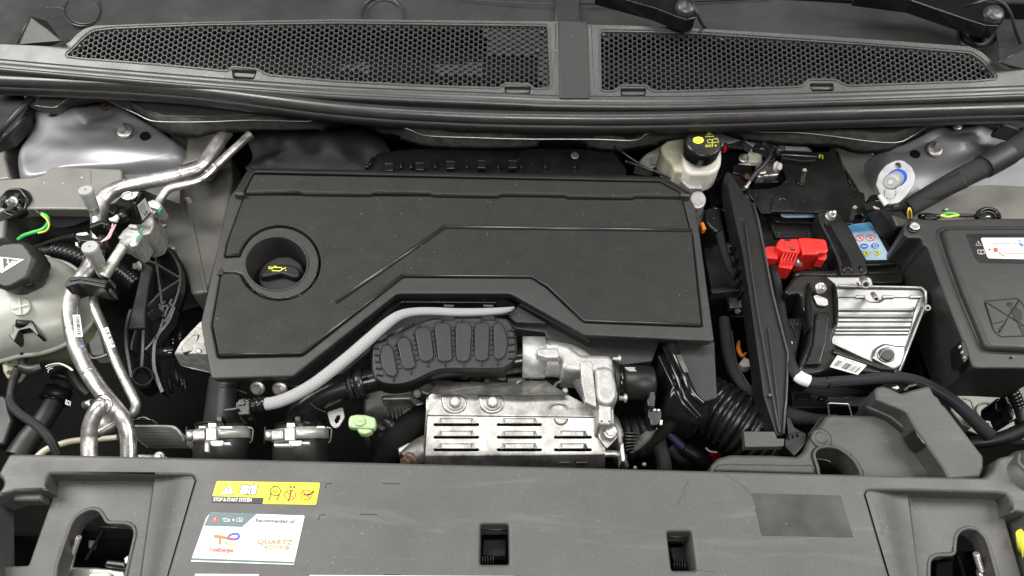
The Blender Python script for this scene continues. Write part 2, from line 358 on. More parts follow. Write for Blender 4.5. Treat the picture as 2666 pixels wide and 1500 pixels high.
def dome(name, fr, out, c, z, prof, mt, par, nr=22, extra=None, lab=None, smooth=True, skirt=None, fine=6):
    """outline drawn in to centre c; prof(t) = height above z at fraction t of the way out; extra(x,y) adds relief (frame px)"""
    O = cat(out, True, fine) if smooth else out; k = len(O); vs = [on(fr, c[0], c[1], z)+Vector((0, 0, prof(0)+(extra(*c) if extra else 0)))]; fs = []
    for i in range(1, nr+1):
        t = i/nr
        for x, y in O:
            X = c[0]+(x-c[0])*t; Y = c[1]+(y-c[1])*t; vs.append(on(fr, X, Y, z)+Vector((0, 0, prof(t)+(extra(X, Y) if extra else 0))))
    for j in range(k): fs.append((0, 1+j, 1+(j+1) % k))
    for i in range(nr-1):
        for j in range(k): a = 1+i*k+j; b = 1+i*k+(j+1) % k; fs.append((a, a+k, b+k, b))
    if skirt:
        st = 1+(nr-1)*k
        for j in range(k): vs.append(Vector(vs[st+j])-Vector((0, 0, skirt)))
        for j in range(k): a = st+j; b = st+(j+1) % k; fs.append((a, a+k, b+k, b))
    return mk(name, vs, fs, mt, par, smooth=True, lab=lab)
def facet(name, fr, V, Fs, mt, par, lab=None, thick=0, smooth=None, bev=0):
    vs = [on(fr, x, y, z) for x, y, z in V]; o = mk(name, vs, Fs, mt, par, lab=lab, smooth=smooth)
    if thick: s = o.modifiers.new('thickness', 'SOLIDIFY'); s.thickness = thick; s.offset = 0
    if bev: s = o.modifiers.new('bevel', 'BEVEL'); s.width = bev; s.segments = 2; s.limit_method = 'ANGLE'
    return o
def block(name, fr, pts, zt, h, mt, par, **k): return slab(name, fr, pts, zt, h, mt, par, **k)
def gs(x, s): return math.exp(-(x/s)**2)
class Ink:
    """flat print laid on a plane, collected by colour"""
    def __init__(s, par, fr, z, lift=.0005): s.par, s.fr, s.z, s.l, s.d = par, fr, z, lift, {}
    def add(s, mt, P, F):
        v, f = s.d.setdefault(mt, ([], [])); o = len(v); a, b, c = pl(s.z)
        v += [on(s.fr, x, y, (a+s.l, b, c)) for x, y in P]; f += [tuple(i+o for i in q) for q in F]; s.l += .00001
    def poly(s, pts, mt='ink'): s.add(mt, pts, [t for t in tessellate_polygon([[Vector((x, y, 0)) for x, y in pts]])])
    def line(s, pts, wd, mt='ink', closed=False):
        if closed: pts = list(pts)+[pts[0]]
        P = []; F = []
        for i in range(len(pts)):
            a = Vector(pts[max(i-1, 0)]); c = Vector(pts[min(i+1, len(pts)-1)])
            if closed and i in (0, len(pts)-1): a = Vector(pts[-2]); c = Vector(pts[1])
            d = (c-a).normalized(); q = Vector((-d.y, d.x))*wd/2; p = Vector(pts[i]); P += [tuple(p+q), tuple(p-q)]
        for i in range(len(pts)-1): F.append((2*i, 2*i+1, 2*i+3, 2*i+2))
        s.add(mt, P, F)
    def disc(s, x, y, rx, ry=None, mt='ink', n=24): s.poly(ell(x, y, rx, ry, n), mt)
    def ring(s, x, y, r, wd, mt='ink', ry=None): s.line(ell(x, y, r, ry, 28), wd, mt, True)
    def text(s, t, x, y, size, mt='ink', ex=(1, 0), ey=(0, -1), sx=1, bold=0, sp=1.0):
        c = bpy.data.curves.new('t', 'FONT'); c.body = t; c.size = 1; c.offset = bold; c.space_character = sp; c.resolution_u = 3
        o = bpy.data.objects.new('t', c); S.collection.objects.link(o); bpy.context.view_layer.update()
        me = bpy.data.meshes.new_from_object(o.evaluated_get(bpy.context.evaluated_depsgraph_get()))
        P = [(x+v.co.x*size*sx*ex[0]+v.co.y*size*ey[0], y+v.co.x*size*sx*ex[1]+v.co.y*size*ey[1]) for v in me.vertices]
        s.add(mt, P, [tuple(p.vertices) for p in me.polygons]); bpy.data.objects.remove(o); bpy.data.curves.remove(c); bpy.data.meshes.remove(me)
    def done(s, name='print'):
        for mt, (v, f) in s.d.items():
            o = mk(name, v, f, mt, s.par)
            for p in o.data.polygons:
                pass
def bars(ink, x0, y0, dx, dy, hx, hy, n, seed=1, mt='ink'):
    """barcode: from (x0,y0) running along (dx,dy), bar height vector (hx,hy)"""
    q = random.Random(seed); ws = [q.choice((1, 1, 2, 3)) for _ in range(2*n)]; t = sum(ws); a = 0
    for i, wv in enumerate(ws):
        if i % 2 == 0:
            s0, s1 = a/t, (a+wv)/t
            ink.poly([(x0+dx*s0, y0+dy*s0), (x0+dx*s1, y0+dy*s1), (x0+dx*s1+hx, y0+dy*s1+hy), (x0+dx*s0+hx, y0+dy*s0+hy)], mt)
        a += wv
# ================================================================ the setting: floor of the bay, side walls, bulkhead
def bx(name, x0, x1, y0, y1, z0, z1, mt, par):
    v = [(x, y, z) for z in (z0, z1) for x, y in ((x0, y0), (x1, y0), (x1, y1), (x0, y1))]
    return mk(name, v, [(3, 2, 1, 0), (4, 5, 6, 7), (0, 1, 5, 4), (1, 2, 6, 5), (2, 3, 7, 6), (3, 0, 4, 7)], mt, par)
t = struct('engine_bay')
bx('floor', -1.2, 1.2, -.5, .6, -.46, -.44, 'dark', t)
bx('bulkhead', -1.1, 1.1, .46, .48, -.44, .0, 'dark', t)
bx('front_wall', -1.1, 1.1, -.36, -.35, -.44, -.06, 'dark', t)
bx('side_wall', -1.12, -1.1, -.5, .6, -.44, .0, 'primd', t); bx('side_wall', 1.1, 1.12, -.5, .6, -.44, .0, 'primd', t)
# felt lining of the bulkhead, dark lumps
dome('felt_lining', 'X', [(665, 330), (950, 320), (1000, 440), (660, 436), (655, 400)], (800, 390), -.10, lambda q: -.01+.02*(1-q*q), 'rub', t, extra=lambda x, y: .006*math.sin(x*.06)*math.cos(y*.05))
# ================================================================ windscreen tray behind the grille
SC = (.035, 0, .10)
def tray_edge(x):
    P = [(-200, 135), (157, 135), (182, 122), (219, 92), (247, 84), (524, 74), (880, 66), (1455, 72), (1766, 88), (2115, 108), (2524, 136), (2559, 150), (2587, 172), (2612, 190), (2900, 200)]
    for (a, b), (c, d) in zip(P, P[1:]):
        if a <= x <= c: return b+(d-b)*(x-a)/(c-a)
    return 190
def hx(name, x0, x1, y0, y1, nx, ny, z, f, mt, par, fr='X'):
    vs = []; fs = []
    for j in range(ny+1):
        for i in range(nx+1):
            x = x0+(x1-x0)*i/nx; y = y0+(tray_edge(x)-y0)*j/ny; vs.append(on(fr, x, y, z)+Vector((0, 0, f(x, y))))
    for j in range(ny):
        for i in range(nx): a = j*(nx+1)+i; fs.append((a, a+nx+1, a+nx+2, a+1))
    return mk(name, vs, fs, mt, par, smooth=True)
t = thing('windscreen_scuttle', 'dark smooth scuttle tray at the foot of the windscreen behind the honeycomb grilles', 'scuttle tray')
def scf(x, y):
    h = .010*gs(x-960, 420)*gs(y+10, 90) - .018*(1/(1+math.exp((x-205+(y-60)*.9)/22))) + .012*(1/(1+math.exp((x-90)/20)))
    h += .008*math.sin((x-1500)/260.)*gs(x-2050, 500) - .02*(1/(1+math.exp(-(x-2560)/20)))
    return h
hx('tray', -120, 2790, -120, 190, 220, 40, SC, scf, 'scut', t)
slab('round_plug', 'V', ell(1045, 130, 213, 172, 40), .085, .012, 'scut', t, b=1.2)
pipe('round_rim', 'V', [(x, y, .080) for x, y in ell(1040, 135, 235, 195, 34, -40, 220)], 14, 'scut', t)
pipe('crease_line', 'V', [(580, 97, .09), (700, 95, .088), (760, 100, .088), (820, 135, .088)], 6, 'cowl', t)
pipe('crease_line', 'V', [(640, 180, .088), (600, 225, .088), (585, 265, .088)], 6, 'cowl', t)
g = facet('corner_gusset', 'V', [(215, 560, .10), (375, 208, .125), (775, 515, .115), (640, 580, .10), (590, 270, .10)], [(0, 3, 2, 1), (1, 2, 4)], 'blk2', t, thick=.002)
for (a, b, c) in (((215, 560, .102), (375, 205, .127), (778, 515, .117)),): pipe('gusset_edge', 'V', [a, b], 7, 'seal', t); pipe('gusset_edge', 'V', [b, c], 7, 'seal', t)
pipe('embossed_ring', 'B', [(x, y, (.048, 0, .10)) for x, y in ell(325, 110, 158, 132, 34, 150, 390)], 9, 'scut', t)
pipe('embossed_ring', 'B', [(x, y, (.047, 0, .10)) for x, y in ell(345, 118, 140, 118, 34, 150, 390)], 4, 'cowl', t)
slab('raised_strip', 'B', [(1620, -40), (1798, -40), (1800, 175), (1622, 175)], (.045, 0, .10), .008, 'scut', t, b=1.5)
pipe('moulding_line', 'B', [(880, -8, (.047, 0, .1)), (1300, 20, (.047, 0, .1)), (1620, 30, (.047, 0, .1))], 3, 'cowl', t)
pipe('moulding_line', 'B', [(1800, 28, (.047, 0, .1)), (1950, 32, (.047, 0, .1)), (2060, 25, (.047, 0, .1))], 4, 'dark', t)
pipe('moulding_line', 'C', [(70, 14, (.047, 0, .1)), (700, -8, (.047, 0, .1))], 4, 'dark', t)
# right-hand spindle boss and gusset
pipe('spindle_collar', 'C', [(x, y, .085) for x, y in ell(2235, 215, 112, 118, 34, -10, 215)], 26, 'rub', t)
pipe('spindle_collar', 'C', [(x, y, .078) for x, y in ell(2225, 205, 160, 160, 34, -10, 200)], 18, 'scut', t)
facet('corner_gusset', 'C', [(2390, 465, .125), (2600, 350, .125), (2600, 520, .10), (2480, 512, .10), (2500, 240, .09), (2370, 240, .09)], [(0, 3, 2, 1), (0, 1, 4, 5)], 'cowl', t, thick=.002)
pipe('gusset_edge', 'C', [(2385, 468, .127), (2600, 348, .127)], 6, 'seal', t)
# ================================================================ wiper arms
def wiper(lab, fr, arm, cap, capr, hose, hr, z, hole, step=None):
    t = thing('wiper_arm', lab, 'wiper', 'wiper arms behind the grille')
    slab('arm', fr, arm, z, .024, 'gls', t, b=2.2, r=10)
    p = on(fr, cap[0], cap[1], z); u = unit(fr, p)*capr
    lathe('pivot_cap', [(u*1.12, -.002), (u*1.1, .002), (u*.98, .0035), (u*.96, .006), (u*.8, .0085), (u*.3, .0095)], p, (0, -.35, 1), 'cowl', t, n=36)
    lathe('pivot_post', [(u*1.0, -.045), (u*1.0, -.002)], p, (0, 0, 1), 'gls', t, n=30)
    pipe('washer_hose', fr, hose, hr, 'rub', t)
    if hole: bolt(fr, *hole, z-.018, 9, t, ax=(0, -1, .3), mt='alub', flange=1.0, name='rivet')
    return t
wiper('black wiper arm near the middle, its round pivot cap left of a thin washer hose', 'Y', [(330, -160), (820, -130), (1280, -120), (1700, -90), (1960, 20), (2035, 180), (2000, 290), (1860, 335), (1700, 290), (1340, 145), (800, -5), (330, -130)], (1835, 135), 160,
      [(1880, -30, .17), (1965, 90, .175), (2040, 260, .165), (2110, 400, .14), (2170, 480, .10)], 26, .155, (785, 105))
wiper('black wiper arm at the right corner with a curved washer hose over its pivot', 'C', [(1330, -60), (1745, -75), (2150, -30), (2300, 20), (2410, 75), (2430, 150), (2385, 195), (2300, 190), (2080, 120), (1745, 5), (1330, -48)], (2345, 112), 70,
      [(2145, 50, .17), (2210, 25, .185), (2330, -2, .185), (2420, 25, .185), (2475, 100, .175), (2510, 220, .15), (2550, 320, .12)], 11, .15, (1925, 105))
# ================================================================ honeycomb cowl
CW = (-.033, 0, .35)
t = thing('cowl', 'wide black plastic cowl panel with two honeycomb air grilles and a central joint cover', 'cowl panel')
outl = [(-60, 112), (157, 120.5), (182, 108), (198, 90), (219, 74), (247, 66), (524, 56), (880, 49), (1455, 55), (1533, 63), (1766, 70), (2115, 91), (2524, 120), (2559, 136), (2587, 164), (2612, 180), (2726, 182),
        (2726, 229), (2216, 246), (1766, 258), (1456, 256), (1330, 251), (900, 233), (594, 212), (245, 183), (-60, 156)]
gl = [(172, 144), (197, 122), (222, 95), (245, 81), (297, 75), (524, 66), (880, 61), (1425, 68), (1432, 226), (1390, 228), (1380, 216), (1313, 213), (1300, 226), (1090, 219), (880, 208), (699, 192), (672, 177), (604, 170), (592, 182), (419, 165), (210, 149)]
gr = [(1564, 82), (1766, 85), (2220, 115), (2528, 139), (2558, 160), (2594, 202), (2535, 208), (2206, 220), (2176, 204), (2103, 203), (2086, 222), (1766, 234), (1698, 234), (1684, 219), (1614, 218), (1600, 234), (1567, 234)]
pk = [[(603, 180), (669, 184), (661, 207), (607, 204)], [(1313, 225), (1383, 225), (1379, 247), (1317, 247)], [(1614, 230), (1684, 230), (1678, 252), (1618, 252)], [(2107, 217), (2171, 217), (2171, 237), (2114, 238)]]
slab('cowl_surface', 'X', outl, CW, .012, 'cowl', t, b=.8, r=6, holes=[rnd(gl, 9), rnd(gr, 9)]+[rnd(q, 5) for q in pk], hr=.01, steps=3)
for q in pk: slab('clip_pocket', 'X', [(q[0][0]-3, q[0][1]-3), (q[1][0]+3, q[1][1]-3), (q[2][0]+3, q[2][1]+3), (q[3][0]-3, q[3][1]+3)], CW, .004, 'blk', t, b=0, lift=-.010)
for q in pk: 
    cxm = sum(a for a, _ in q)/4; slab('clip_hood', 'X', [(q[0][0]+2, q[0][1]+8), (q[1][0]-3, q[1][1]+8), (q[2][0]-1, q[2][1]-5), (q[3][0]+2, q[3][1]-5)], CW, .006, 'cowl', t, b=1, lift=-.006)
def honey(poly, solid):
    P = [(q.x, q.y) for q in (on('X', x, y, CW) for x, y in poly)]; P = offs(ccw(P), .003)
    S_ = [[(q.x, q.y) for q in (on('X', x, y, CW) for x, y in s)] for s in solid]
    px, py = .00775, .0091; vs = []; fs = []; zf = lambda x, y, d: (x, y, CW[0]+CW[2]*y-.0022-d)
    x0 = min(p[0] for p in P); x1 = max(p[0] for p in P); y0 = min(p[1] for p in P)-.01; y1 = max(p[1] for p in P)+.01
    i = int(x0/px)-1
    while i*px < x1+px:
        j = 0
        while y0+j*py < y1:
            cx = i*px; cy = y0+(j+.5*(i % 2))*py; j += 1
            if not inside(P, cx, cy): continue
            O = [(cx+dx*px/1.5, cy+dy*py) for dx, dy in ((1, 0), (.5, .5), (-.5, .5), (-1, 0), (-.5, -.5), (.5, -.5))]
            b = len(vs); deep = any(inside(s, cx, cy) for s in S_)
            for k, (sc, d) in enumerate(((1, 0), (.84, .0001), (.78, .0012), (.72, .0022 if deep else .0028))):
                for x, y in O: vs.append(zf(cx+(x-cx)*sc, cy+(y-cy)*sc, d if k != 3 or not deep else .0035))
            for r in range(3):
                for k in range(6): a = b+r*6+k; c = b+r*6+(k+1) % 6; fs.append((a, c, c+6, a+6))
            if deep: fs.append(tuple(b+18+k for k in range(6)))
        i += 1
    mk('honeycomb_grille', vs, fs, 'blk2', t)
honey(gl, [[(1264, 66), (1430, 68), (1430, 142), (1264, 138)], [(1130, 160), (1255, 160), (1255, 190), (1130, 190)], [(885, 160), (955, 160), (955, 182), (885, 178)], [(1408, 60), (1435, 60), (1435, 235), (1408, 235)]])
honey(gr, [[(1540, 80), (1582, 80), (1582, 100), (1540, 100)]])
for i, (x, y) in enumerate(((596, 81), (1002, 77), (1413, 84), (1401, 132), (208, 120), (1572, 90), (1879, 103), (2254, 128), (2560, 180))):
    p = on('X', x, y, CW); lathe('locating_pin', [(.0035, -.004), (.003, .0008), (.0015, .0018)], p, (0, -.3, 1), 'cowl', t, n=14)
slab('joint_cover', 'B', [(1643, 148), (1860, 158), (1880, 732), (1650, 732)], CW, .012, 'blk2', t, b=1.8, r=14, lift=.006)
slab('joint_base', 'B', [(1620, 175), (1890, 185), (1910, 728), (1625, 728)], CW, .006, 'cowl', t, b=1, lift=.0018)
# frame ridges round the grilles
for q in (gl, gr):
    P = [on('X', x, y, CW)+Vector((0, 0, .0006)) for x, y in rnd(q, 9)]; P.append(P[0]); 
    C0 = sum(P, Vector())/len(P)
    P2 = [Vector((a, b, CW[0]+CW[2]*b+.0004)) for a, b in offs(ccw([(p.x, p.y) for p in P[:-1]]), .0035)]; P2.append(P2[0]); tube3('grille_bead', P2, .0011, 'cowl', t, n=8, caps=False)
p0 = on('B', 1620, 390, CW)
tube3('arrow_mark', [on('B', 1610, 375, CW)+Vector((0, 0, .0022)), on('B', 1635, 390, CW)+Vector((0, 0, .0022)), on('B', 1610, 405, CW)+Vector((0, 0, .0022)), on('B', 1610, 375, CW)+Vector((0, 0, .0022))], .0003, 'seam', t, n=6)
edge = cat([(-60, 154), (245, 181), (594, 210), (900, 231), (1330, 249), (1456, 254), (1766, 256), (2216, 244), (2726, 226)], n=8)
E3 = [on('X', x, y, CW) for x, y in edge]
sweep('front_lip', E3, [(.006, .000), (.002, .0030), (-.002, .0030), (-.006, .0003), (-.009, -.0035), (-.012, -.003), (-.0145, .0008), (-.018, .0012), (-.0205, -.003), (-.0202, -.006), (-.014, -.03)], 'cowl', t)
sweep('skirt', E3, [(-.020, -.012), (-.022, -.030), (-.010, -.042)], 'cowl', t)
bx('air_inlet_well', -.95, .95, .385, .56, .0, .01, 'dark', t); bx('air_inlet_well', -.95, .95, .555, .56, .01, .10, 'dark', t)
# ================================================================ bonnet seal
t = thing('bonnet_seal', 'thick soft black rubber weatherstrip along the front edge of the cowl panel', 'rubber seal')
SP = [(-60, 201), (0, 205), (450, 229), (880, 283-2), (1330, 304), (1640, 306), (1766, 305), (2216, 293), (2666, 279), (2726, 276)]
SP = [(-60, 203), (0, 207), (450, 229), (880, 280), (1180, 300), (1456, 307), (1766, 306), (2216, 293), (2666, 280), (2726, 278)]
P = [on('X', x, y+3, .070) for x, y in cat(SP, n=8)]
vs = []; prof = [(.0112*math.cos(a), .0118*math.sin(a)) for a in [2*math.pi*i/20 for i in range(20)]]
sweep('seal_bulb', P, prof, 'seal', t, closed=True)
sweep('seal_foot', P, [(-.011, -.004), (-.0135, -.009), (-.0125, -.020), (-.006, -.026), (.004, -.026), (.004, -.004)], 'rub', t, closed=True)
# ================================================================ felt strips
def felt(lab, fr, A, B, seam, za, zb, zs, lip=None):
    t = thing('insulation_strip', lab, 'insulation', 'felt insulation strips under the cowl')
    loft('felt', fr, A, B, za, zb, 'felt', t, bulge=.009)
    if lip: loft('felt_lip', fr, lip[0], lip[1], za, zb, 'felt', t, bulge=.004)
    pipe('foil_edge', fr, [(x, y, zs+.012) for x, y in seam], 3.2, 'seam', t, n=6)
felt('dark felt strip at left, its foil-edged lip waving over the strut tower', 'A', [(900, 700), (1080, 815), (1220, 860), (1600, 850), (1900, 830), (2300, 840), (2600, 852)], [(960, 790), (1100, 895), (1230, 960), (1450, 990), (1650, 955), (2300, 950), (2600, 895)],
     [(250, 785), (400, 800), (470, 760), (560, 700), (640, 690), (760, 730), (880, 790), (1000, 840), (1100, 890), (1200, 907), (1500, 909), (1900, 896), (2280, 905), (2330, 885), (2370, 855)], .02, -.01, .012,
     ([(230, 750), (400, 780), (500, 700), (640, 660), (800, 690), (930, 720)], [(250, 795), (400, 815), (480, 780), (640, 735), (800, 735), (1010, 850)]))
felt('dark felt strip in the middle with a bright foil seam, behind the engine cover', 'B', [(130, 868), (620, 925), (1500, 955), (2200, 960), (2600, 930)], [(150, 890), (300, 985), (450, 1010), (600, 1060), (800, 1080), (1350, 1085), (1500, 1055), (1800, 1055), (1950, 1095), (2150, 1095), (2400, 1050), (2640, 1005)],
     [(200, 885), (300, 935), (420, 940), (530, 965), (660, 1010), (1000, 1025), (1400, 1036), (1900, 1038), (2210, 1045), (2300, 1000), (2430, 985), (2600, 985)], .025, -.01, .012)
felt('dark felt strip at right, sagging above the battery', 'C', [(230, 920), (700, 918), (1000, 928), (1300, 968), (1500, 985), (1650, 975), (1800, 915), (1900, 868), (2200, 862), (2420, 915)], [(260, 925), (480, 1010), (800, 1052), (1050, 1062), (1200, 1067), (1350, 1110), (1570, 1100), (1650, 1062), (1800, 985), (1900, 935), (2200, 890), (2440, 938)],
     [(500, 930), (560, 980), (900, 990), (1150, 1015), (1450, 1055), (1640, 1060), (1750, 1010), (1880, 935), (2060, 895), (2250, 890), (2350, 925)], .02, -.01, .012)
t = thing('cowl_channel', 'black moulded channel just below the rubber seal, middle of the bay', 'plastic channel')
slab('channel', 'B', [(590, 895), (2260, 925), (2240, 968), (2180, 976), (900, 952), (660, 935)], .03, .02, 'blk2', t, b=2, r=8)
slab('channel', 'A', [(940, 715), (1500, 745), (2300, 830), (1900, 850), (1500, 870), (1220, 868), (1090, 825)], .022, .02, 'cowl', t, b=2, r=8)
slab('channel', 'C', [(900, 925), (2000, 860), (1880, 885), (1780, 930), (1620, 985), (1450, 985), (1200, 955)], .022, .02, 'blk2', t, b=2, r=8)
# ================================================================ strut towers and inner wings
t = thing('strut_tower', 'glossy grey-violet painted strut tower at the left with one flanged bolt and a small hole', 'strut tower', 'painted strut towers')
def tz(x, y):
    d = math.hypot((x-750)/1.5, (y-840)); h = .009*gs(d-95, 60)
    d2 = math.hypot((x-250)/1.0, (y-1080)/1.3); h -= .006*gs(d2, 200)
    h += .003*gs(math.hypot((x-1150)/1.6, y-1190), 95)+.007*gs((y-1120-(x-700)*.08), 60)*gs(x-850, 480)
    h -= .006*gs(math.hypot((x-560)/1.3, (y-1100)/.8), 110)
    return h
dome('tower_top', 'A', [(200, 770), (500, 735), (900, 770), (1150, 890), (1320, 1000), (1420, 1080), (1400, 1170), (1250, 1235), (900, 1262), (450, 1275), (250, 1330), (90, 1335), (40, 1200), (50, 1090), (110, 990), (180, 860)], (700, 1030), -.055,
     lambda q: 0 if q < .8 else -.05*((q-.8)/.2)**2.2, 'pnt', t, nr=40, extra=tz, skirt=.10)
p = on('A', 1080, 1015, -.052); lathe('drain_hole', [(.009, -.004), (.009, .0015), (.0075, .0018), (.0075, .0005)], p, (0, -.1, 1), 'dark', t)
bolt('A', 925, 975, -.048, 33, t, flange=1.9, h=1.5)
bolt('A', 785, 775, -.046, 30, t, mt='rust', flange=1.7, h=1.2)
bolt('A', 360, 812, -.046, 26, t, flange=1.7, h=1.0)
t = thing('inner_wing', 'grey primed inner wing panel below the left strut tower', 'inner wing', 'inner wing panels')
slab('wing_flange', 'G', [(-80, 65), (300, 42), (400, 20), (455, -40), (520, -60), (830, -50), (1150, -35), (1160, 345), (870, 345), (480, 340), (60, 345), (-80, 400)], (-.045, 0, 0), .02, 'prim', t, b=3, r=25)
slab('wing_side', 'G', [(-80, 140), (20, 150), (70, 400), (40, 600), (-80, 640)], -.08, .08, 'prim', t, b=5, r=20)
slab('wing_side', 'A', [(-100, 640), (150, 650), (190, 760), (130, 960), (60, 1060), (40, 1180), (80, 1330), (-100, 1350)], -.075, .06, 'prim', t, b=4, r=20)
slab('wing_corner', 'A', [(-100, 640), (160, 655), (200, 700), (180, 870), (60, 1000), (-100, 1060)], -.03, .03, 'scut', t, b=4, r=20)
slab('side_box', 'G', [(1180, 350), (1350, 150), (1700, 60), (1880, -230), (2180, -200), (2190, 60), (2080, 700), (1950, 1130), (1800, 1140), (1760, 950), (1640, 720), (1480, 660), (1270, 720)], (-.13, 0, -.1), .22, 'prim', t, b=5, r=30)
slab('box_fold', 'G', [(1700, 75), (1740, 60), (1960, 1125), (1915, 1130)], (-.128, 0, -.1), .004, 'prim', t, b=1.5, r=8)
for q in ([(1512, 492), (1545, 484), (1568, 490), (1540, 512)], [(1618, 712), (1640, 704), (1650, 712), (1632, 722)], [(760, 38), (775, 40), (782, 48), (765, 46)], [(585, 98), (600, 100), (598, 106)], [(405, 90), (425, 92), (420, 98)]): slab('paint_chip', 'G', q, (-.125, 0, -.1) if q[0][0] > 1000 else -.0445, .001, 'tape', t, b=.1)
slab('box_lug', 'G', [(1690, 165), (1830, 150), (1800, 215), (1750, 248), (1715, 235)], (-.115, 0, -.1), .02, 'cream', t, b=3, r=20)
pipe('flange_seam', 'G', [(855, -30, -.0445), (858, 100, -.0445)], 1.5, 'primd', t, smooth=False, n=5)
slab('seam_flange', 'A', [(1240, 965), (1450, 1000), (1600, 965), (1640, 1000), (1500, 1180), (1350, 1230), (1390, 1110), (1400, 1020)], -.07, .06, 'prim', t, b=2, r=15)
pipe('seam_edge', 'A', [(1235, 962, -.06), (1350, 990, -.06), (1480, 1000, -.06), (1560, 975, -.06), (1600, 962, -.06)], 4, 'steel', t, n=6)
slab('deadener_pad', 'A', [(890, 1250), (1100, 1240), (1335, 1175), (1355, 1225), (1345, 1300), (1340, 1520), (1150, 1450), (905, 1340)], -.075, .02, 'primd', t, b=1, r=10)
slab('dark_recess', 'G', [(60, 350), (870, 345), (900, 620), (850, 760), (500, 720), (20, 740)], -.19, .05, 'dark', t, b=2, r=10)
t = thing('strut_tower', 'glossy grey-violet painted strut tower at the right behind the fuse box', 'strut tower', 'painted strut towers')
def tz2(x, y):
    d = math.hypot((x-2060)/1.5, (y-960)); h = .012*gs(d-105, 55)
    h += .008*gs(math.hypot((x-1800)/1.6, y-1330), 90)+.006*gs(y-1180+(x-2300)*.35, 60)*gs(x-2300, 300)
    return h
dome('tower_top', 'C', [(1440, 1110), (1600, 1050), (1740, 985), (1900, 925), (2200, 880), (2500, 930), (2750, 1000), (2800, 1300), (2760, 1500), (2300, 1560), (1900, 1520), (1650, 1450), (1500, 1290)], (2150, 1180), -.05,
     lambda q: 0 if q < .78 else -.05*((q-.78)/.22)**2.2, 'pnt', t, nr=40, extra=tz2, skirt=.10)
p = on('C', 1765, 1150, -.048); lathe('drain_hole', [(.0085, -.004), (.0085, .0015), (.007, .0018), (.007, .0005)], p, (0, -.1, 1), 'dark', t)
bolt('C', 1915, 1110, -.042, 33, t, flange=1.9, h=1.5); bolt('C', 2450, 955, -.04, 30, t, flange=1.8, h=1.1); bolt('C', 2080, 940, -.04, 22, t, flange=1.6, h=.8)
t = thing('inner_wing', 'grey primed inner wing panel between battery and right strut tower', 'inner wing', 'inner wing panels')
slab('wing_flange', 'K', [(1480, 215), (1640, 255), (1700, 285), (1815, 320), (1800, 400), (1870, 480), (1840, 560), (1880, 700), (1780, 820), (1700, 640), (1560, 400)], (-.09, 0, 0), .10, 'prim', t, b=2, r=20)
pipe('seam_edge', 'K', [(1640, 262, -.085), (1700, 300, -.085), (1808, 322, -.085), (1792, 400, -.085)], 4, 'steel', t, n=6)
pipe('seam_edge', 'K', [(1640, 262, -.08), (1720, 272, -.08), (1830, 272, -.08), (1960, 262, -.08)], 4, 'steel', t, n=6)
slab('wing_side', 'Q', [(300, 30), (700, -60), (1300, -80), (1300, 260), (500, 240), (200, 260), (150, 150)], (-.10, 0, 0), .08, 'prim', t, b=3, r=20)
slab('wing_side', 'X', [(2372, 575), (2390, 530), (2430, 500), (2480, 488), (2570, 480), (2720, 486), (2720, 600), (2372, 600)], -.045, .03, 'prim', t, b=3, r=14)
slab('wing_bottom', 'Z', [(900, 330), (1100, 280), (1400, 300), (1900, 260), (1900, 900), (1300, 860), (1050, 760), (1000, 600)], -.26, .02, 'prim', t, b=2, r=20)
pipe('pressed_ring', 'Z', [(x, y, -.258) for x, y in ell(1330, 610, 92, 70, 30)]+[(1422, 610, -.258)], 10, 'prim', t)
# gas strut at the left
t = thing('gas_strut', 'slim dark rod rising from the left corner to a bracket under the seal', 'support rod')
pipe('rod', 'A', [(-60, 1060, .0), (100, 880, .02), (265, 690, .035)], [22, 24, 26], 'blk2', t, smooth=False)
pipe('lower_rod', 'A', [(-60, 1130, -.03), (130, 940, -.01), (190, 860, .0)], [18, 18, 14], 'blk2', t, smooth=False)
slab('bracket', 'A', [(140, 655), (430, 680), (460, 740), (420, 790), (280, 780), (190, 740)], .02, .02, 'primd', t, b=2, r=20)
pipe('grommet', 'A', [(x, y, .032) for x, y in ell(270, 690, 40, 34, 20)]+[(310, 690, .032)], 9, 'seal', t)
def cv(fr, pts): f = FR[fr]; return [(f[0]+x*f[2], f[1]+y*f[2]) for x, y in pts]
def arc(cx, cy, rx, ry, a0, a1, n=24): return [(cx+rx*math.cos(math.radians(a0+(a1-a0)*i/(n-1))), cy-ry*math.sin(math.radians(a0+(a1-a0)*i/(n-1)))) for i in range(n)]
# ================================================================ engine cover
t = thing('engine_cover', 'big black plastic engine cover with ribbed-textured panel and round oil filler opening', 'engine cover')
co = [(622, 426), (1660, 447), (1676, 451), (1733, 487), (1735, 497), (1748, 517), (1760, 585), (1797, 858), (1469, 842), (1283, 738), (998, 738), (736, 946), (530, 953), (504, 810), (577, 491), (589, 480)]
co = cv('F', co)
hole_out = cv('O', ell(410, 692, 192, 167, 48))
pan = cv('O', [(200, 262)])+cv('F', [(1715, 497), (1737, 580), (1767, 821), (1469, 810), (1380, 724), (1340, 697), (1012, 695)])+cv('O', [(570, 1275), (40, 1285), (8, 1080), (58, 757), (150, 750)]) \
    + cv('O', [(x, y) for x, y in arc(425, 690, 262, 233, 193, 525, 46)])+cv('O', [(185, 645), (84, 652)])
pan = rnd(cv('O', [(206, 258), (206, 258)])[:1]+cv('F', [(1716, 497), (1737, 580), (1767, 821), (1469, 810), (1375, 722), (1336, 697), (1012, 695)])+cv('O', [(572, 1272), (42, 1284), (2, 1078), (58, 757)]), 8)
ring = cv('O', arc(430, 690, 252, 230, 198, 523, 50))   # anticlockwise from the lower channel corner to the upper one
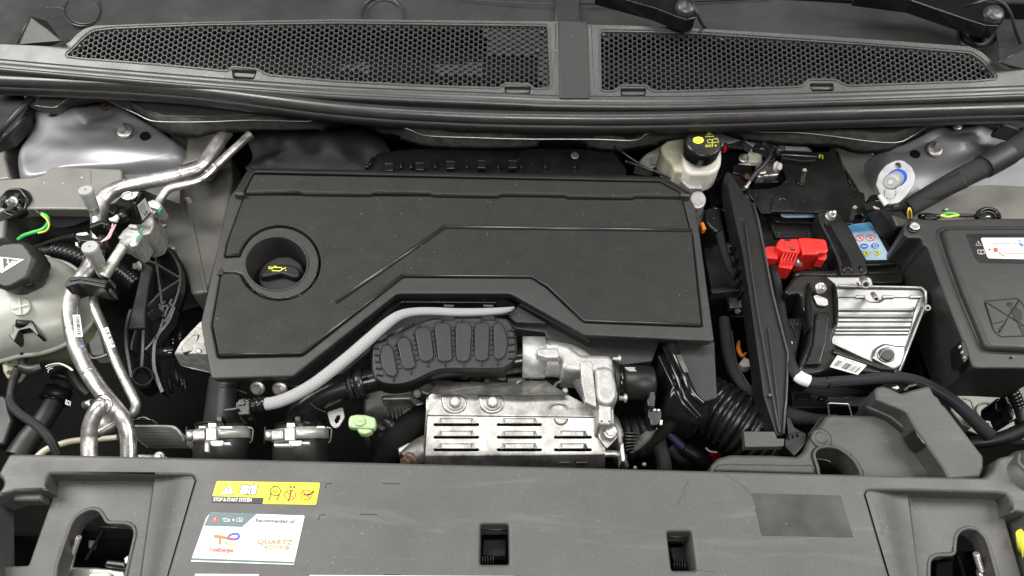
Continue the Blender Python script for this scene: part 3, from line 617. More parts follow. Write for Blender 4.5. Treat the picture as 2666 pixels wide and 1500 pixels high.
# order: ... left lower block, round the ring, left upper block
pan = pan+cv('O', [(60, 752), (150, 748)])+ring+cv('O', [(182, 640), (178, 647), (90, 652), (84, 640), (98, 560)])
slab('frame', 'X', co, 0, .022, 'frame', t, b=3.0, r=9, holes=[pan, hole_out], hr=.01, sh=5)
strip = cv('O', [(212, 236), (262, 124)])+cv('F', [(1652, 455), (1722, 489)])
# thin front wall continuing under the cover
slab('under_skirt', 'X', [(x+(1333-x)*.012, y-4) for x, y in co], -.020, .035, 'dark', t, b=0, sh=16, holes=[hole_out], hr=.01)
def shrink(P, d): return P
W = [on('X', x, y, 0) for x, y in pan]
def slabw(name, P2, z, h, mt, par, b=1.5, steps=3, zf=None):
    """like slab, from world outline"""
    zf = zf or (lambda x, y: z); P2 = ccw(P2); b *= .001; vs = []; fs = []; sm = []; k = len(P2)
    prof = [(-b*(1-math.sin(q*math.pi/2/steps)), b*(1-math.cos(q*math.pi/2/steps))) for q in range(steps+1)]+[(0, h)]
    for d, e in prof:
        for x, y in offs(P2, d): vs.append((x, y, zf(x, y)-e))
    for j in range(len(prof)-1):
        for i in range(k): i2 = (i+1) % k; fs.append((j*k+i, (j+1)*k+i, (j+1)*k+i2, j*k+i2)); sm.append(j < len(prof)-2)
    for q in tessellate_polygon([[Vector((v[0], v[1], 0)) for v in vs[:k]]]):
        a, bb, c = [vs[i] for i in q]
        if (bb[0]-a[0])*(c[1]-a[1])-(bb[1]-a[1])*(c[0]-a[0]) < 0: q = q[::-1]
        fs.append(tuple(q)); sm.append(False)
    return mk(name, vs, fs, mt, par, smooth=sm)
slabw('textured_panel', offs(ccw([(p.x, p.y) for p in W]), -.0017), .0022, .012, 'tex', t, b=2.6)
slabw('groove_floor', offs(ccw([(p.x, p.y) for p in W]), .001), -.006, .004, 'dark', t, b=0)
# strip across the back, one step higher, with the notched front edge
bk = cv('O', [(262, 124)])+cv('F', [(1650, 456), (1662, 457), (1722, 488)])
fe = cv('F', [(1722, 495), (1560, 493), (1420, 491), (1410, 488), (1255, 486), (1245, 491), (1085, 488), (1075, 484), (935, 482), (925, 488), (755, 486), (742, 481)])+cv('O', [(520, 252), (500, 245), (206, 250)])
fe = cv('F', [(1722, 494), (1600, 492), (1590, 496), (1430, 494), (1420, 490), (1262, 487), (1250, 492), (1090, 489), (1080, 485), (940, 483), (928, 488), (762, 486), (750, 481)])+cv('O', [(206, 245)])
slab('rear_strip', 'X', bk+fe, .010, .014, 'tex', t, b=5.0, steps=3)
slab('rear_rim', 'X', cv('F', [(626, 424), (1664, 445), (1680, 449), (1737, 484), (1736, 490), (1722, 489), (1660, 455), (650, 433), (637, 434), (612, 483), (590, 479)]), .012, .03, 'blk', t, b=2, r=3)
slab('corner_tab', 'O', [(146, 234), (206, 236), (206, 262), (142, 258)], .011, .012, 'cowl', t, b=2, r=3)
slab('corner_tab', 'F', [(1710, 482), (1736, 483), (1737, 494), (1712, 492)], .012, .012, 'cowl', t, b=2, r=3)
def bead(fr, pts, r, z, mt='bead'): pipe('raised_bead', fr, [(x, y, z) for x, y in pts], r, mt, t, smooth=False, n=10)
bead('O', [(783, 936), (1475, 456)], 13, .0028); bead('F', [(1118, 571), (1738, 579)], 5.4, .0028)
slab('lower_step', 'F', [(852, 763), (1122, 576), (1739, 584), (1762, 815), (1471, 804), (1382, 718), (1342, 692), (1010, 690), (880, 778)], .0030, .004, 'tex', t, b=.9)
bead('O', [(575, 1254), (1200, 770)], 8, .0028); bead('F', [(1012, 693), (1338, 695), (1378, 719), (1469, 806), (1762, 817)], 4, .0028); bead('O', [(50, 1262), (575, 1254)], 7, .0022)
# filler well
c0 = on('O', 410, 692, 0); u = unit('O', c0)
HW = [on('O', x, y, 0) for x, y in ell(410, 692, 192, 167, 48)]
vs = []; fs = []
prof = [(1.0, .0015), (1.02, .0025), (1.06, .0015), (1.07, -.002)]
for s, z in [(1.07, -.001), (1.05, .0018), (1.01, .0018), (.985, -.001), (.975, -.01), (.93, -.075)]:
    for p in HW: vs.append((c0.x+(p.x-c0.x)*s, c0.y+(p.y-c0.y)*s, z))
for j in range(5):
    for i in range(48): a = j*48+i; b = j*48+(i+1) % 48; fs.append((a, a+48, b+48, b))
mk('filler_collar', vs, fs, 'frame', t, smooth=True)
p = on('O', 430, 800, -.058)
lathe('well_floor', [(.07, -.012), (.07, -.010)], p, (0, 0, 1), 'dark', t)
t = thing('oil_filler_cap', 'black oil filler cap with yellow oil can symbol down inside the round opening', 'oil cap')
p = on('O', 437, 762, -.030); u = unit('O', p)
lathe('cap_body', [(142*u, -.022), (146*u, -.018), (146*u, -.006), (140*u, -.002), (128*u, .0)], p, (0, -.02, 1), 'blk', t, n=40, lobes=10, lobe=.02)
slab('grip_bar', 'O', [(296, 775), (340, 712), (430, 690), (520, 700), (560, 722), (560, 770), (520, 782), (430, 752), (340, 775)], -.018, .013, 'blk', t, b=4, r=22)
ik = Ink(t, 'O', -.018)
ik.line([(362, 712), (385, 715), (382, 736), (430, 738), (450, 725), (470, 716)], 4.5, 'yel'); ik.line([(385, 716), (440, 716), (450, 728)], 4.5, 'yel'); ik.line([(400, 710), (400, 718)], 4, 'yel'); ik.line([(392, 709), (412, 709)], 4, 'yel'); ik.line([(362, 711), (362, 724), (382, 724)], 4, 'yel'); ik.line([(468, 728), (468, 738)], 4, 'yel')
ik.done('oil_can_symbol')
# ================================================================ behind the cover
t = thing('rear_intake_housing', 'black plastic housing with a row of clips between engine cover and firewall', 'plastic housing')
slab('housing', 'B', [(200, 1245), (290, 1140), (480, 1110), (900, 1095), (2050, 1110), (2150, 1255), (2150, 1330), (200, 1330)], -.03, .06, 'semi', t, b=3, r=10)
slab('raised_edge', 'B', [(200, 1242), (255, 1160), (268, 1168), (225, 1245)], -.022, .02, 'gls', t, b=1)
for x, y in ((380, 1228), (609, 1222), (838, 1212), (1070, 1206), (1301, 1206)):
    slab('clip', 'B', [(x-32, y-14), (x+32, y-14), (x+32, y+45), (x-32, y+45)], -.015, .02, 'semi', t, b=1.5, r=5)
    slab('clip_highlight', 'B', [(x-30, y-13), (x+30, y-13), (x+30, y-7), (x-30, y-7)], -.0142, .002, 'seal', t, b=.4)  # paler strip imitates the highlight along each clip's edge
for x in (470, 545, 725, 960, 1195, 1365, 1545, 1765): slab('rib', 'B', [(x-5, 1180), (x+5, 1180), (x+6, 1250), (x-4, 1250)], -.022, .02, 'semi', t, b=.8)
bolt('B', 1765, 1160, -.025, 20, t, mt='iron', flange=1.6, h=.8)
for a in ([(2060, 1090), (2260, 1230), (2480, 1330)], [(2140, 1200), (2300, 1260), (2420, 1290)]): pipe('cable', 'B', [(x, y, -.005) for x, y in a], 11, 'gls', t)
pipe('hidden_cable', 'B', [(1300, 1065, -.05), (1550, 1090, -.05), (1900, 1075, -.05)], 18, 'dark', t)
# ================================================================ air filter box under the cover
t = thing('air_filter_box', 'black textured air filter box wall showing below the right edge of the engine cover', 'air filter box')
slab('box_body', 'J', [(930, 190), (1000, 120), (1500, 335), (2020, 370), (2050, 400), (2000, 545), (1760, 575), (1600, 560), (1535, 500), (1225, 435), (1200, 330), (960, 300)], -.035, .10, 'blk2', t, b=2, r=10)
slab('box_step', 'J', [(925, 210), (1000, 135), (1215, 262), (985, 255)], -.022, .03, 'blk2', t, b=1.5, r=6)
slab('box_rail', 'J', [(1000, 120), (1040, 110), (1545, 380), (1535, 400), (1480, 375)], -.018, .02, 'blk', t, b=1.5, r=6)
slab('box_end', 'U', [(590, 150), (995, 140), (1022, 712), (905, 746), (835, 722), (760, 560), (690, 420)], -.028, .09, 'blk2', t, b=2.5, r=18)
slab('trough', 'F', [(990, 745), (1262, 747), (1305, 770), (1290, 790), (1190, 800), (960, 860), (860, 940), (735, 975), (700, 955)], -.045, .03, 'blk', t, b=2, r=8)
slab('trough_rail', 'F', [(1000, 748), (1250, 749), (1250, 762), (1010, 760), (925, 830), (910, 838)], -.028, .02, 'semi', t, b=1.5, r=3)
slab('trough_rail', 'F', [(905, 838), (918, 842), (900, 880), (770, 970), (750, 968)], -.03, .02, 'semi', t, b=1.5, r=3)
for a in ((445, 120), (740, 120)): slab('rail_clip', 'J', [(a[0], 122), (a[0]+75, 124), (a[0]+75, 138), (a[0], 136)], -.02, .01, 'cowl', t, b=.8)
t = thing('air_duct', 'shiny black air duct with moulded ridges curving below the right corner of the engine cover', 'air duct')
dome('duct_shell', 'U', [(440, 170), (560, 140), (640, 240), (735, 440), (740, 560), (790, 690), (860, 760), (990, 730), (930, 860), (840, 925), (700, 900), (600, 865), (480, 830), (485, 560), (430, 300)], (600, 560), -.035, lambda q: .012-.03*q*q, 'gls', t, nr=12, skirt=.05)
pipe('duct_ridge', 'U', [(440, 290, -.018), (520, 460, -.014), (575, 570, -.012), (600, 640, -.012), (690, 780, -.016), (830, 925, -.028)], 14, 'gls', t)
pipe('duct_ridge', 'U', [(490, 200, -.022), (560, 360, -.012), (640, 560, -.010), (700, 720, -.014), (860, 910, -.028)], 20, 'gls', t)
pipe('duct_tube', 'U', [(545, 150, -.02), (610, 300, -.012), (690, 480, -.012), (760, 660, -.014), (880, 770, -.02)], [60, 50, 42, 40, 30], 'gls', t)
slab('duct_clip', 'U', [(610, 280), (665, 268), (742, 445), (725, 462), (690, 460)], .0, .02, 'semi', t, b=1, r=5)
pipe('clip_loop', 'U', [(655, 498, .002), (700, 482, .002), (695, 500, .002), (660, 505, .002), (655, 498, .002)], 4, 'semi', t, smooth=False, n=6)
# ================================================================ braided hose
t = thing('braided_hose', 'silver-grey braided sleeve hose curving along the front edge of the engine cover', 'hose')
pipe('sleeve', 'O', [(1905, 968, -.012), (1850, 985, -.01), (1720, 995, -.01), (1550, 998, -.01), (1400, 992, -.01), (1280, 995, -.008), (1190, 1015, -.006), (1110, 1065, -.005), (1000, 1160, -.005), (880, 1265, -.006), (750, 1370, -.01), (640, 1452, -.014), (520, 1520, -.02), (420, 1560, -.026), (345, 1575, -.03)],
     [8, 20, 25, 27, 27, 28, 32, 36, 39, 40, 40, 40, 40, 40, 40], 'braid', t, n=22, sq=.85)
pipe('end_hose', 'I', [(755, 970, -.03), (700, 975, -.032), (640, 985, -.034)], 42, 'rub', t)
corr('end_connector', 'I', [(690, 975, -.033), (600, 990, -.035), (530, 1000, -.037)], 54, 'semi', t, pitch=8, depth=.2)
slab('connector_block', 'I', [(455, 965), (530, 935), (560, 950), (560, 1060), (480, 1065), (450, 1030)], -.022, .03, 'semi', t, b=2, r=6)
slab('connector_latch', 'I', [(362, 1022), (380, 1014), (470, 1002), (475, 1018), (380, 1034)], -.016, .006, 'semi', t, b=.8)
slab('connector_window', 'I', [(475, 950), (520, 940), (522, 985), (470, 990)], -.020, .004, 'gls', t, b=.6)
# ================================================================ resonator
t = thing('intake_resonator', 'black ribbed oval resonator with seven raised pads in front of the engine cover', 'resonator')
RZ = -.012
ro = [(1000, 1240), (1012, 1195), (1055, 1165), (1180, 1115), (1310, 1060), (1400, 1032), (1600, 1026), (1815, 1026), (1880, 1050), (1910, 1110), (1926, 1200), (1915, 1290), (1870, 1335), (1800, 1352), (1500, 1352), (1400, 1368), (1250, 1436), (1150, 1455), (1060, 1442), (1015, 1385)]
slab('shell', 'O', ro, RZ-.006, .03, 'blk', t, b=3, smooth=True, n=5)
slab('lid', 'O', [(1463+(x-1463)*.975, 1240+(y-1240)*.965) for x, y in ro], RZ, .012, 'blk2', t, b=2, smooth=True)
pads = [[(1062, 1265), (1080, 1210), (1125, 1200), (1147, 1235), (1170, 1380), (1150, 1402), (1108, 1392), (1072, 1335)], [(1168, 1190), (1185, 1160), (1230, 1153), (1252, 1178), (1285, 1322), (1270, 1347), (1220, 1354), (1200, 1332)],
        [(1280, 1118), (1300, 1094), (1358, 1088), (1380, 1108), (1400, 1272), (1380, 1301), (1330, 1307), (1310, 1282)], [(1403, 1085), (1425, 1066), (1488, 1066), (1505, 1085), (1517, 1280), (1500, 1301), (1440, 1307), (1425, 1285)],
        [(1534, 1085), (1552, 1063), (1622, 1063), (1640, 1085), (1627, 1285), (1605, 1305), (1560, 1305), (1541, 1285)], [(1654, 1085), (1672, 1066), (1733, 1066), (1750, 1085), (1742, 1280), (1725, 1300), (1675, 1300), (1660, 1280)],
        [(1773, 1085), (1790, 1066), (1825, 1070), (1850, 1110), (1864, 1180), (1847, 1262), (1820, 1292), (1795, 1292), (1780, 1270)]]
for q in pads:
    cx = sum(a for a, _ in q)/len(q); cy = sum(b for _, b in q)/len(q)
    pipe('pad_rim', 'O', [(cx+(x-cx)*1.13, cy+(y-cy)*1.07, RZ+.0005) for x, y in rnd(q+[], 14)+[rnd(q, 14)[0]]], 5, 'blk2', t, n=8, smooth=False)
    slab('raised_pad', 'O', q, RZ+.004, .006, 'blk2', t, b=1.6, r=16)
for (x0, y0), (x1, y1) in zip([(1150, 1180), (1266, 1110), (1392, 1085), (1521, 1080), (1645, 1080), (1762, 1080)], [(1190, 1370), (1300, 1320), (1412, 1290), (1528, 1290), (1640, 1290), (1758, 1285)]):
    for k in range(6):
        s = (k+.7)/6.6; x = x0+(x1-x0)*s; y = y0+(y1-y0)*s; slab('rib_tooth', 'O', [(x-5, y-5), (x+5, y-5), (x+5, y+5), (x-5, y+5)], RZ+.003, .004, 'blk2', t, b=.3)
for x, y in ((1103, 1180), (1197, 1135), (1308, 1078), (1447, 1040), (1575, 1038), (1697, 1038), (1797, 1040), (1145, 1415), (1255, 1368), (1362, 1322), (1470, 1318), (1587, 1318), (1702, 1316), (1803, 1312)):
    slab('cross_rib', 'O', [(x-3, y-14), (x+3, y-14), (x+3, y+14), (x-3, y+14)], RZ+.004, .006, 'blk', t, b=.4)
for k in range(5): y = 1105+k*44; slab('side_rib', 'O', [(1868, y), (1912, y-2), (1912, y+6), (1868, y+8)], RZ+.003, .005, 'blk', t, b=.4)
for k in range(5): y = 1215+k*42; slab('side_rib', 'O', [(1022+k*4, y), (1055+k*6, y+4), (1053+k*6, y+12), (1020+k*4, y+8)], RZ+.003, .005, 'blk', t, b=.4)
for x in (1490, 1745): slab('top_lug', 'O', [(x-45, 1030), (x-25, 1012), (x+25, 1012), (x+45, 1032), (x+40, 1045), (x-40, 1045)], RZ+.002, .012, 'blk', t, b=1)
slab('top_lug', 'O', [(1040, 1165), (1085, 1120), (1110, 1140), (1100, 1160), (1050, 1180)], RZ+.006, .012, 'blk', t, b=1)
pipe('lattice_clip', 'O', [(1120, 1140, -.006), (1260, 1060, -.006), (1275, 1065, -.006), (1210, 1100, -.006), (1130, 1150, -.006)], 4, 'semi', t, smooth=False, n=6)
pipe('under_tube', 'O', [(1080, 1400, -.045), (1250, 1400, -.045), (1400, 1345, -.04), (1600, 1320, -.04), (1800, 1320, -.04), (2000, 1290, -.04)], 80, 'semi', t, n=24)
t = thing('charge_pipe', 'black moulded charge air pipe from right clamped hose up to the resonator', 'pipe')
pipe('pipe_run', 'I', [(940, 1150, -.085), (945, 1060, -.075), (1020, 960, -.06), (1180, 880, -.05), (1400, 820, -.045), (1520, 790, -.045)], [125, 120, 100, 92, 90, 90], 'semi', t, n=28)
pipe('joint_collar', 'I', [(1330, 845, -.046), (1395, 828, -.045)], [120, 118], 'semi', t, n=28); pipe('joint_collar', 'I', [(1295, 855, -.048), (1330, 845, -.046)], [108, 108], 'blk', t, n=28)
slab('latch', 'I', [(1370, 780), (1410, 770), (1415, 782), (1375, 796)], .0, .01, 'semi', t, b=.7)
pipe('weld_seam', 'I', [(x, y, -.03) for x, y in ((985, 960), (1040, 1010), (1110, 1040))], 5, 'blk', t, n=6)
t = thing('charge_pipe', 'black moulded charge air pipe running under left front corner of the engine cover', 'pipe')
pipe('pipe_run', 'I', [(380, 790, -.065), (365, 900, -.075), (355, 1040, -.088), (350, 1150, -.10)], [108, 110, 118, 128], 'blk2', t, n=28)
pipe('mould_rib', 'I', [(345, 855, -.035), (430, 865, -.034), (500, 890, -.036), (540, 905, -.04)], 8, 'semi', t, n=8)
def clamped(lab, clab, cx, off, mark):
    t = thing('rubber_hose', lab, 'hose', 'short rubber hoses dipping under the front panel')
    pipe('hose_body', 'I', [(cx, 1125, -.095), (cx, 1200, -.10), (cx, 1300, -.105), (cx+5, 1480, -.125)], [178, 186, 194, 196], 'rub', t, n=34)
    pipe('hose_lip', 'I', [(cx, 1112, -.094), (cx, 1128, -.095)], [182, 186], 'blk', t, n=34)
    slab('key_tab', 'I', [(cx-38, 1070), (cx, 1070), (cx, 1108), (cx-38, 1105)], -.03, .02, 'semi', t, b=.8)
    for (a, b, c, d) in mark: slab('paint_mark', 'I', [(a, b), (c, b), (c, d), (a, d)], -.036, .006, 'tape', t, b=.2)
    t = thing('hose_clamp', clab, 'hose clamp', 'worm drive clamps on the rubber hoses')
    pipe('band', 'I', [(cx, 1162, -.094), (cx, 1245, -.099)], [199, 202], 'band', t, n=40)
    z = -.02
    slab('screw_housing', 'I', [(cx-212, 1165), (cx-120, 1160), (cx-120, 1240), (cx-212, 1245)], z-.006, .02, 'steel', t, b=3, r=8)
    for k in range(7): slab('thread', 'I', [(cx-205+k*12, 1172), (cx-199+k*12, 1172), (cx-199+k*12, 1232), (cx-205+k*12, 1232)], z-.0045, .003, 'steel', t, b=.5)
    slab('band_end', 'I', [(cx-115, 1155), (cx-40, 1152), (cx-40, 1244), (cx-115, 1248)], z-.002, .008, 'steel', t, b=1.5, r=5)
    slab('band_tab', 'I', [(cx-98, 1118), (cx-40, 1118), (cx-40, 1150), (cx-98, 1152)], z-.004, .004, 'steel', t, b=.6)
    slab('lower_loop', 'I', [(cx-84, 1246), (cx+12, 1246), (cx+6, 1275), (cx-10, 1284), (cx-70, 1284), (cx-82, 1270)], z-.004, .003, 'ivory', t, b=.8, r=8)
    p = on('I', cx-225, 1208, z-.014); u = unit('I', p)
    lathe('screw_head', [(30*u, -.02), (30*u, -.004), (40*u, -.003), (40*u, .003), (34*u, .005)], p, (-1, -.15, .25), 'steel', t, n=22)
    q = p+Vector((-1, -.15, .25)).normalized()*.0055
    tube3('screw_slot', [q+Vector((0, .010, .006)), q+Vector((0, -.010, -.004))], .0012, 'ink', t, n=6)
    pipe('side_wire', 'I', [(cx+190, 1150, -.05), (cx+225, 1165, -.055), (cx+220, 1240, -.065), (cx+205, 1262, -.07)], 5, 'steel', t, n=6)
    return t
clamped('short black rubber hose at left with a vertical white paint mark', 'steel worm-drive clamp on the left rubber hose', 355, 0, [(232, 1255, 258, 1325), (365, 1260, 415, 1275), (190, 1142, 235, 1156), (340, 1144, 430, 1158)])
tc = clamped('short black rubber hose at right with a blue-white paint line', 'steel worm-drive clamp stamped with size figures on the right rubber hose', 925, 0, [(735, 1268, 860, 1285), (920, 1256, 990, 1270), (1045, 1142, 1100, 1155)])
ik = Ink(tc, 'I', -.008); ik.text('W1', 1022, 1215, 26, 'gink', ex=(-1, 0), ey=(0, 1)); ik.text('45-65', 1030, 1190, 22, 'gink', ex=(-1, 0), ey=(0, 1)); ik.done('stamping')
t = thing('support_bracket', 'small steel tab with a slotted hole beside the pale green dipstick handle', 'bracket')
slab('tab', 'I', [(1118, 1040), (1232, 1002), (1247, 1075), (1205, 1145), (1170, 1158), (1142, 1125)], -.07, .003, 'cast', t, b=.6, r=16, holes=[[(1182, 1122), (1170, 1100), (1190, 1062), (1212, 1060), (1214, 1085), (1198, 1118)]], hr=6)
t = thing('flange_bolts', 'pair of zinc flanged bolts just under the front left edge of the engine cover', 'bolts')
ROOTS.remove(t); bpy.data.objects.remove(t)
for i, x in enumerate((615, 775)):
    t = thing('flange_bolt', ('left' if i == 0 else 'right')+' one of two zinc bolts under the front edge of the engine cover', 'bolt', 'bolts under the front edge of the cover')
    bolt('I', x, 865+6*i, -.05, 34, t, flange=1.6, ax=(0, -.7, .7), h=1.2)
t = thing('dipstick', 'pale green plastic dipstick handle with an oil can symbol', 'dipstick')
slab('handle', 'I', [(1270, 1105), (1282, 1066), (1330, 1054), (1400, 1058), (1468, 1078), (1474, 1130), (1462, 1158), (1440, 1160), (1400, 1158), (1300, 1152), (1275, 1145)], -.035, .010, 'dip', t, b=3, r=16)
slab('grip', 'I', [(1325, 1150), (1450, 1156), (1438, 1182), (1395, 1200), (1355, 1192)], -.038, .012, 'dip', t, b=3, r=14)
slab('hub', 'I', ell(1355, 1100, 42, 38), -.032, .004, 'dip', t, b=1.5)
pipe('symbol', 'I', [(1335, 1100, -.0315), (1350, 1108, -.0315), (1370, 1104, -.0315), (1385, 1096, -.0315)], 3, 'dip', t, n=6)
pipe('tube', 'I', [(1390, 1190, -.06), (1420, 1260, -.14), (1430, 1330, -.2)], 16, 'iron', t)
# ================================================================ cylinder head seen in the gap
t = thing('engine_block', 'rough dull metal of the cylinder head showing between resonator and heat shield', 'engine')
slab('head', 'J', [(-150, 780), (150, 690), (330, 680), (1000, 650), (1330, 680), (1400, 800), (1300, 900), (350, 1000), (200, 990), (20, 1100), (-160, 960)], -.13, .25, 'iron', t, b=5, r=30)
slab('head_rib', 'J', [(-20, 800), (200, 790), (300, 850), (310, 870), (240, 880), (190, 830), (-20, 835)], -.105, .03, 'iron', t, b=3, r=8)
slab('head_rib', 'J', [(150, 690), (330, 690), (420, 740), (330, 800), (200, 760)], -.10, .03, 'iron', t, b=4, r=14)
for i in range(9): x = 20+i*31; slab('cast_fin', 'J', [(x, 880), (x+12, 880), (x+20, 980), (x+6, 985)], -.112, .03, 'iron', t, b=1.5)
slab('boss', 'J', ell(180, 925, 44, 40), -.100, .03, 'iron', t, b=2)
bolt('J', 245, 785, -.095, 26, t, mt='iron', flange=1.4, h=1.2)
pipe('dark_hose', 'J', [(20, 990, -.10), (60, 1030, -.10), (40, 1080, -.12), (-20, 1110, -.13)], 45, 'blk', t)
for i in range(14):
    x = 450+R.random()*700; y = 620+R.random()*60; slab('fitting', 'J', [(x, y), (x+30+R.random()*50, y-4), (x+30+R.random()*40, y+22), (x, y+24)], -.10+R.random()*.02, .03, R.choice(('blk', 'iron', 'gls')), t, b=1)
t = thing('exhaust_elbow', 'sooty brown curved exhaust elbow with a rusty sensor nut left of the heat shield', 'exhaust')
pipe('elbow', 'J', [(500, 930, -.13), (300, 970, -.11), (150, 1090, -.11), (60, 1250, -.13), (20, 1420, -.18)], [90, 105, 115, 120, 120], 'dark', t, n=24)
pipe('sensor_collar', 'J', [(330, 1170, -.09), (240, 1230, -.085), (170, 1290, -.085)], [85, 90, 88], 'iron', t, n=22)
bolt('J', 190, 1285, -.07, 48, t, mt='rust', ax=(-.5, -.6, .6), flange=1.3, h=1.3)
slab('yellow_rim', 'J', [(100, 1190), (180, 1150), (300, 1135), (310, 1170), (180, 1190), (110, 1240)], -.075, .02, 'zinc', t, b=3, r=10)
# ================================================================ heat shield
t = thing('heat_shield', 'bright pressed-metal heat shield with three rows of louvres and two flanged bolts', 'heat shield')
zb, zm, zf_, zl = -.055, -.035, -.05, -.085
facet('rear_flange', 'J', [(385, 702, -.055), (900, 705, -.055), (940, 716, -.055), (985, 716, -.055), (1000, 696, -.055), (1030, 690, -.055), (1210, 696, -.055), (1268, 735, -.055), (1378, 798, -.036), (1030, 802, -.034), (360, 782, -.034)],
      [(0, 10, 9, 3, 2, 1), (3, 9, 5, 4), (5, 9, 8, 7, 6)], 'foil', t, thick=.0012)
slab('mid_deck', 'J', [(330, 800), (350, 782), (1030, 802), (1378, 796), (1585, 905), (1576, 962), (320, 948)], (-.030, 0, .10), .003, 'foil', t, b=1.5, r=8)
sl = []; hoods = []
for y in (1018, 1112, 1206):
    for i, (a, b) in enumerate(((370, 706), (842, 1174), (1268, 1546))):
        if i == 2 and y == 1018: continue
        sl.append([(a, y-8), (b, y-8), (b, y+9), (a, y+9)]); hoods.append((a, b, y))
FZ = (-.088, 0, -.35)
pz = on('J', 900, 955, (-.030, 0, .10)); FZ = (pz.z+.0015-.55*(-1)*pz.y*0, 0, 0)
k_ = .55; FZ = (pz.z-k_*pz.y, 0, k_)     # the louvred face slopes down towards the front
slab('louvred_face', 'J', [(322, 952), (1574, 966), (1600, 1020), (1652, 1200), (1648, 1240), (298, 1250)], FZ, .0015, 'foil', t, b=.8, r=8, holes=[rnd(q, 8, 3) for q in sl], hr=.01)
for a, b, y in hoods:
    w_ = b-a; facet('louvre', 'J', [(a+34, y-7, FZ), (b-34, y-7, FZ), (b-62, y-12, (FZ[0]+.006, 0, k_)), (a+62, y-12, (FZ[0]+.006, 0, k_)), (b-56, y-42, (FZ[0]+.0045, 0, k_)), (a+56, y-42, (FZ[0]+.0045, 0, k_)), (b-44, y-50, FZ), (a+44, y-50, FZ), (a+24, y-8, FZ), (b-24, y-8, FZ)],
          [(3, 2, 4, 5), (5, 4, 6, 7), (3, 5, 7, 8), (2, 9, 6, 4)], 'foil', t, bev=.0008)
facet('lower_flange', 'J', [(298, 1250, FZ), (1648, 1240, FZ), (1645, 1400, -.105), (290, 1400, -.105)], [(0, 3, 2, 1)], 'foil', t, thick=.001)
pl_ = on('J', 700, 1245, FZ)
facet('side_edge', 'J', [(330, 800, -.03), (318, 815, -.033), (298, 1250, FZ), (288, 1300, -.10), (322, 952, FZ)], [(0, 1, 4), (1, 2, 4), (1, 3, 2)], 'foil', t, thick=.001)
pipe('rolled_edge', 'J', [(322, 830, -.034), (318, 955, FZ), (298, 1250, FZ)], 9, 'foil', t, smooth=False, n=8)
for x in (528, 808):
    slab('bolt_dish', 'J', [(x-115, 790), (x+75, 795), (x+95, 860), (x+70, 915), (x+20, 935), (x-40, 935), (x-90, 905)], (-.030, 0, .10), .004, 'foil', t, b=3.5, r=30, lift=.0022)
    slab('bolt_washer', 'J', ell(x, 858, 62, 52), (-.030, 0, .10), .003, 'cast', t, b=1.5, lift=.005)
    bolt('J', x, 850, (-.022, 0, .10), 34, t, flange=1.3, h=1.1)
pipe('pressed_arc', 'J', [(x, y, (-.027, 0, .10)) for x, y in arc(1300, 900, 70, 45, 10, 170, 14)], 8, 'foil', t, n=8)
slab('pressed_disc', 'J', arc(1318, 968, 55, 55, 180, 360, 16), FZ, .003, 'foil', t, b=2.5, lift=.002)
slab('side_lug', 'J', [(1590, 1030), (1640, 1020), (1700, 1030), (1740, 1075), (1735, 1120), (1660, 1200), (1600, 1120)], -.045, .004, 'foil', t, b=1.5, r=20)
bolt('J', 1683, 1072, -.038, 38, t, flange=1.5, h=1.1)
ik = Ink(t, 'J', -.05, .002); ik.done()
for i, (x, y, w2, q) in enumerate(((500, 762, 55, 8), (600, 740, 35, 6), (630, 755, 70, 3), (640, 772, 40, 4))): slab('embossing', 'J', [(x, y), (x+w2, y), (x+w2, y+q), (x, y+q)], -.042, .001, 'gink', t, b=.1)
for a, b in ((1305, 1385), (1430, 1515)): slab('flange_slot', 'J', [(a, 1290), (b, 1290), (b, 1304), (a, 1304)], -.083, .001, 'ink', t, b=0, r=5)
pipe('coolant_pipe', 'J', [(1640, 1235, -.075), (1720, 1235, -.075), (1770, 1265, -.078), (1800, 1330, -.09)], 27, 'alu', t)
# ================================================================ turbo inlet casting
t = thing('turbo_inlet_casting', 'light grey sand-cast aluminium elbow right of the resonator', 'metal elbow')
pipe('inlet_socket', 'J', [(1030, 517, -.045), (1110, 518, -.045), (1200, 520, -.045)], [158, 158, 157], 'cast', t, smooth=False, n=40)
pipe('neck', 'J', [(1190, 525, -.045), (1300, 535, -.048), (1400, 560, -.05), (1500, 640, -.055), (1570, 760, -.06), (1620, 900, -.07)], [140, 132, 130, 130, 120, 110], 'cast', t, n=30)
slab('arm', 'J', [(1200, 395), (1290, 395), (1380, 425), (1470, 492), (1680, 495), (1712, 540), (1735, 620), (1748, 760), (1738, 830), (1700, 880), (1710, 1010), (1690, 1022), (1592, 1018), (1588, 880), (1570, 620), (1330, 610), (1310, 520), (1200, 500)], -.012, .06, 'cast', t, b=7, r=22)
slab('boss', 'J', [(1570, 585), (1660, 575), (1705, 600), (1735, 700), (1740, 800), (1700, 870), (1610, 862), (1580, 800)], -.004, .03, 'cast', t, b=7, r=30)
slab('code_plate', 'J', [(1462, 545), (1550, 545), (1578, 800), (1582, 890), (1500, 850), (1470, 700)], -.008, .012, 'cast', t, b=2, r=6)
slab('lug', 'J', [(1140, 445), (1290, 445), (1308, 470), (1300, 520), (1210, 522), (1140, 500)], .001, .012, 'cast', t, b=3, r=18)
slab('lower_leg', 'J', [(1590, 895), (1712, 880), (1718, 1010), (1705, 1030), (1600, 1024)], -.02, .05, 'cast', t, b=4, r=10)
pipe('round_mark', 'J', [(1165, 478, .002), (1170, 478, .002)], 7, 'zinc', t, smooth=False)
ik = Ink(t, 'J', .0, .0003)
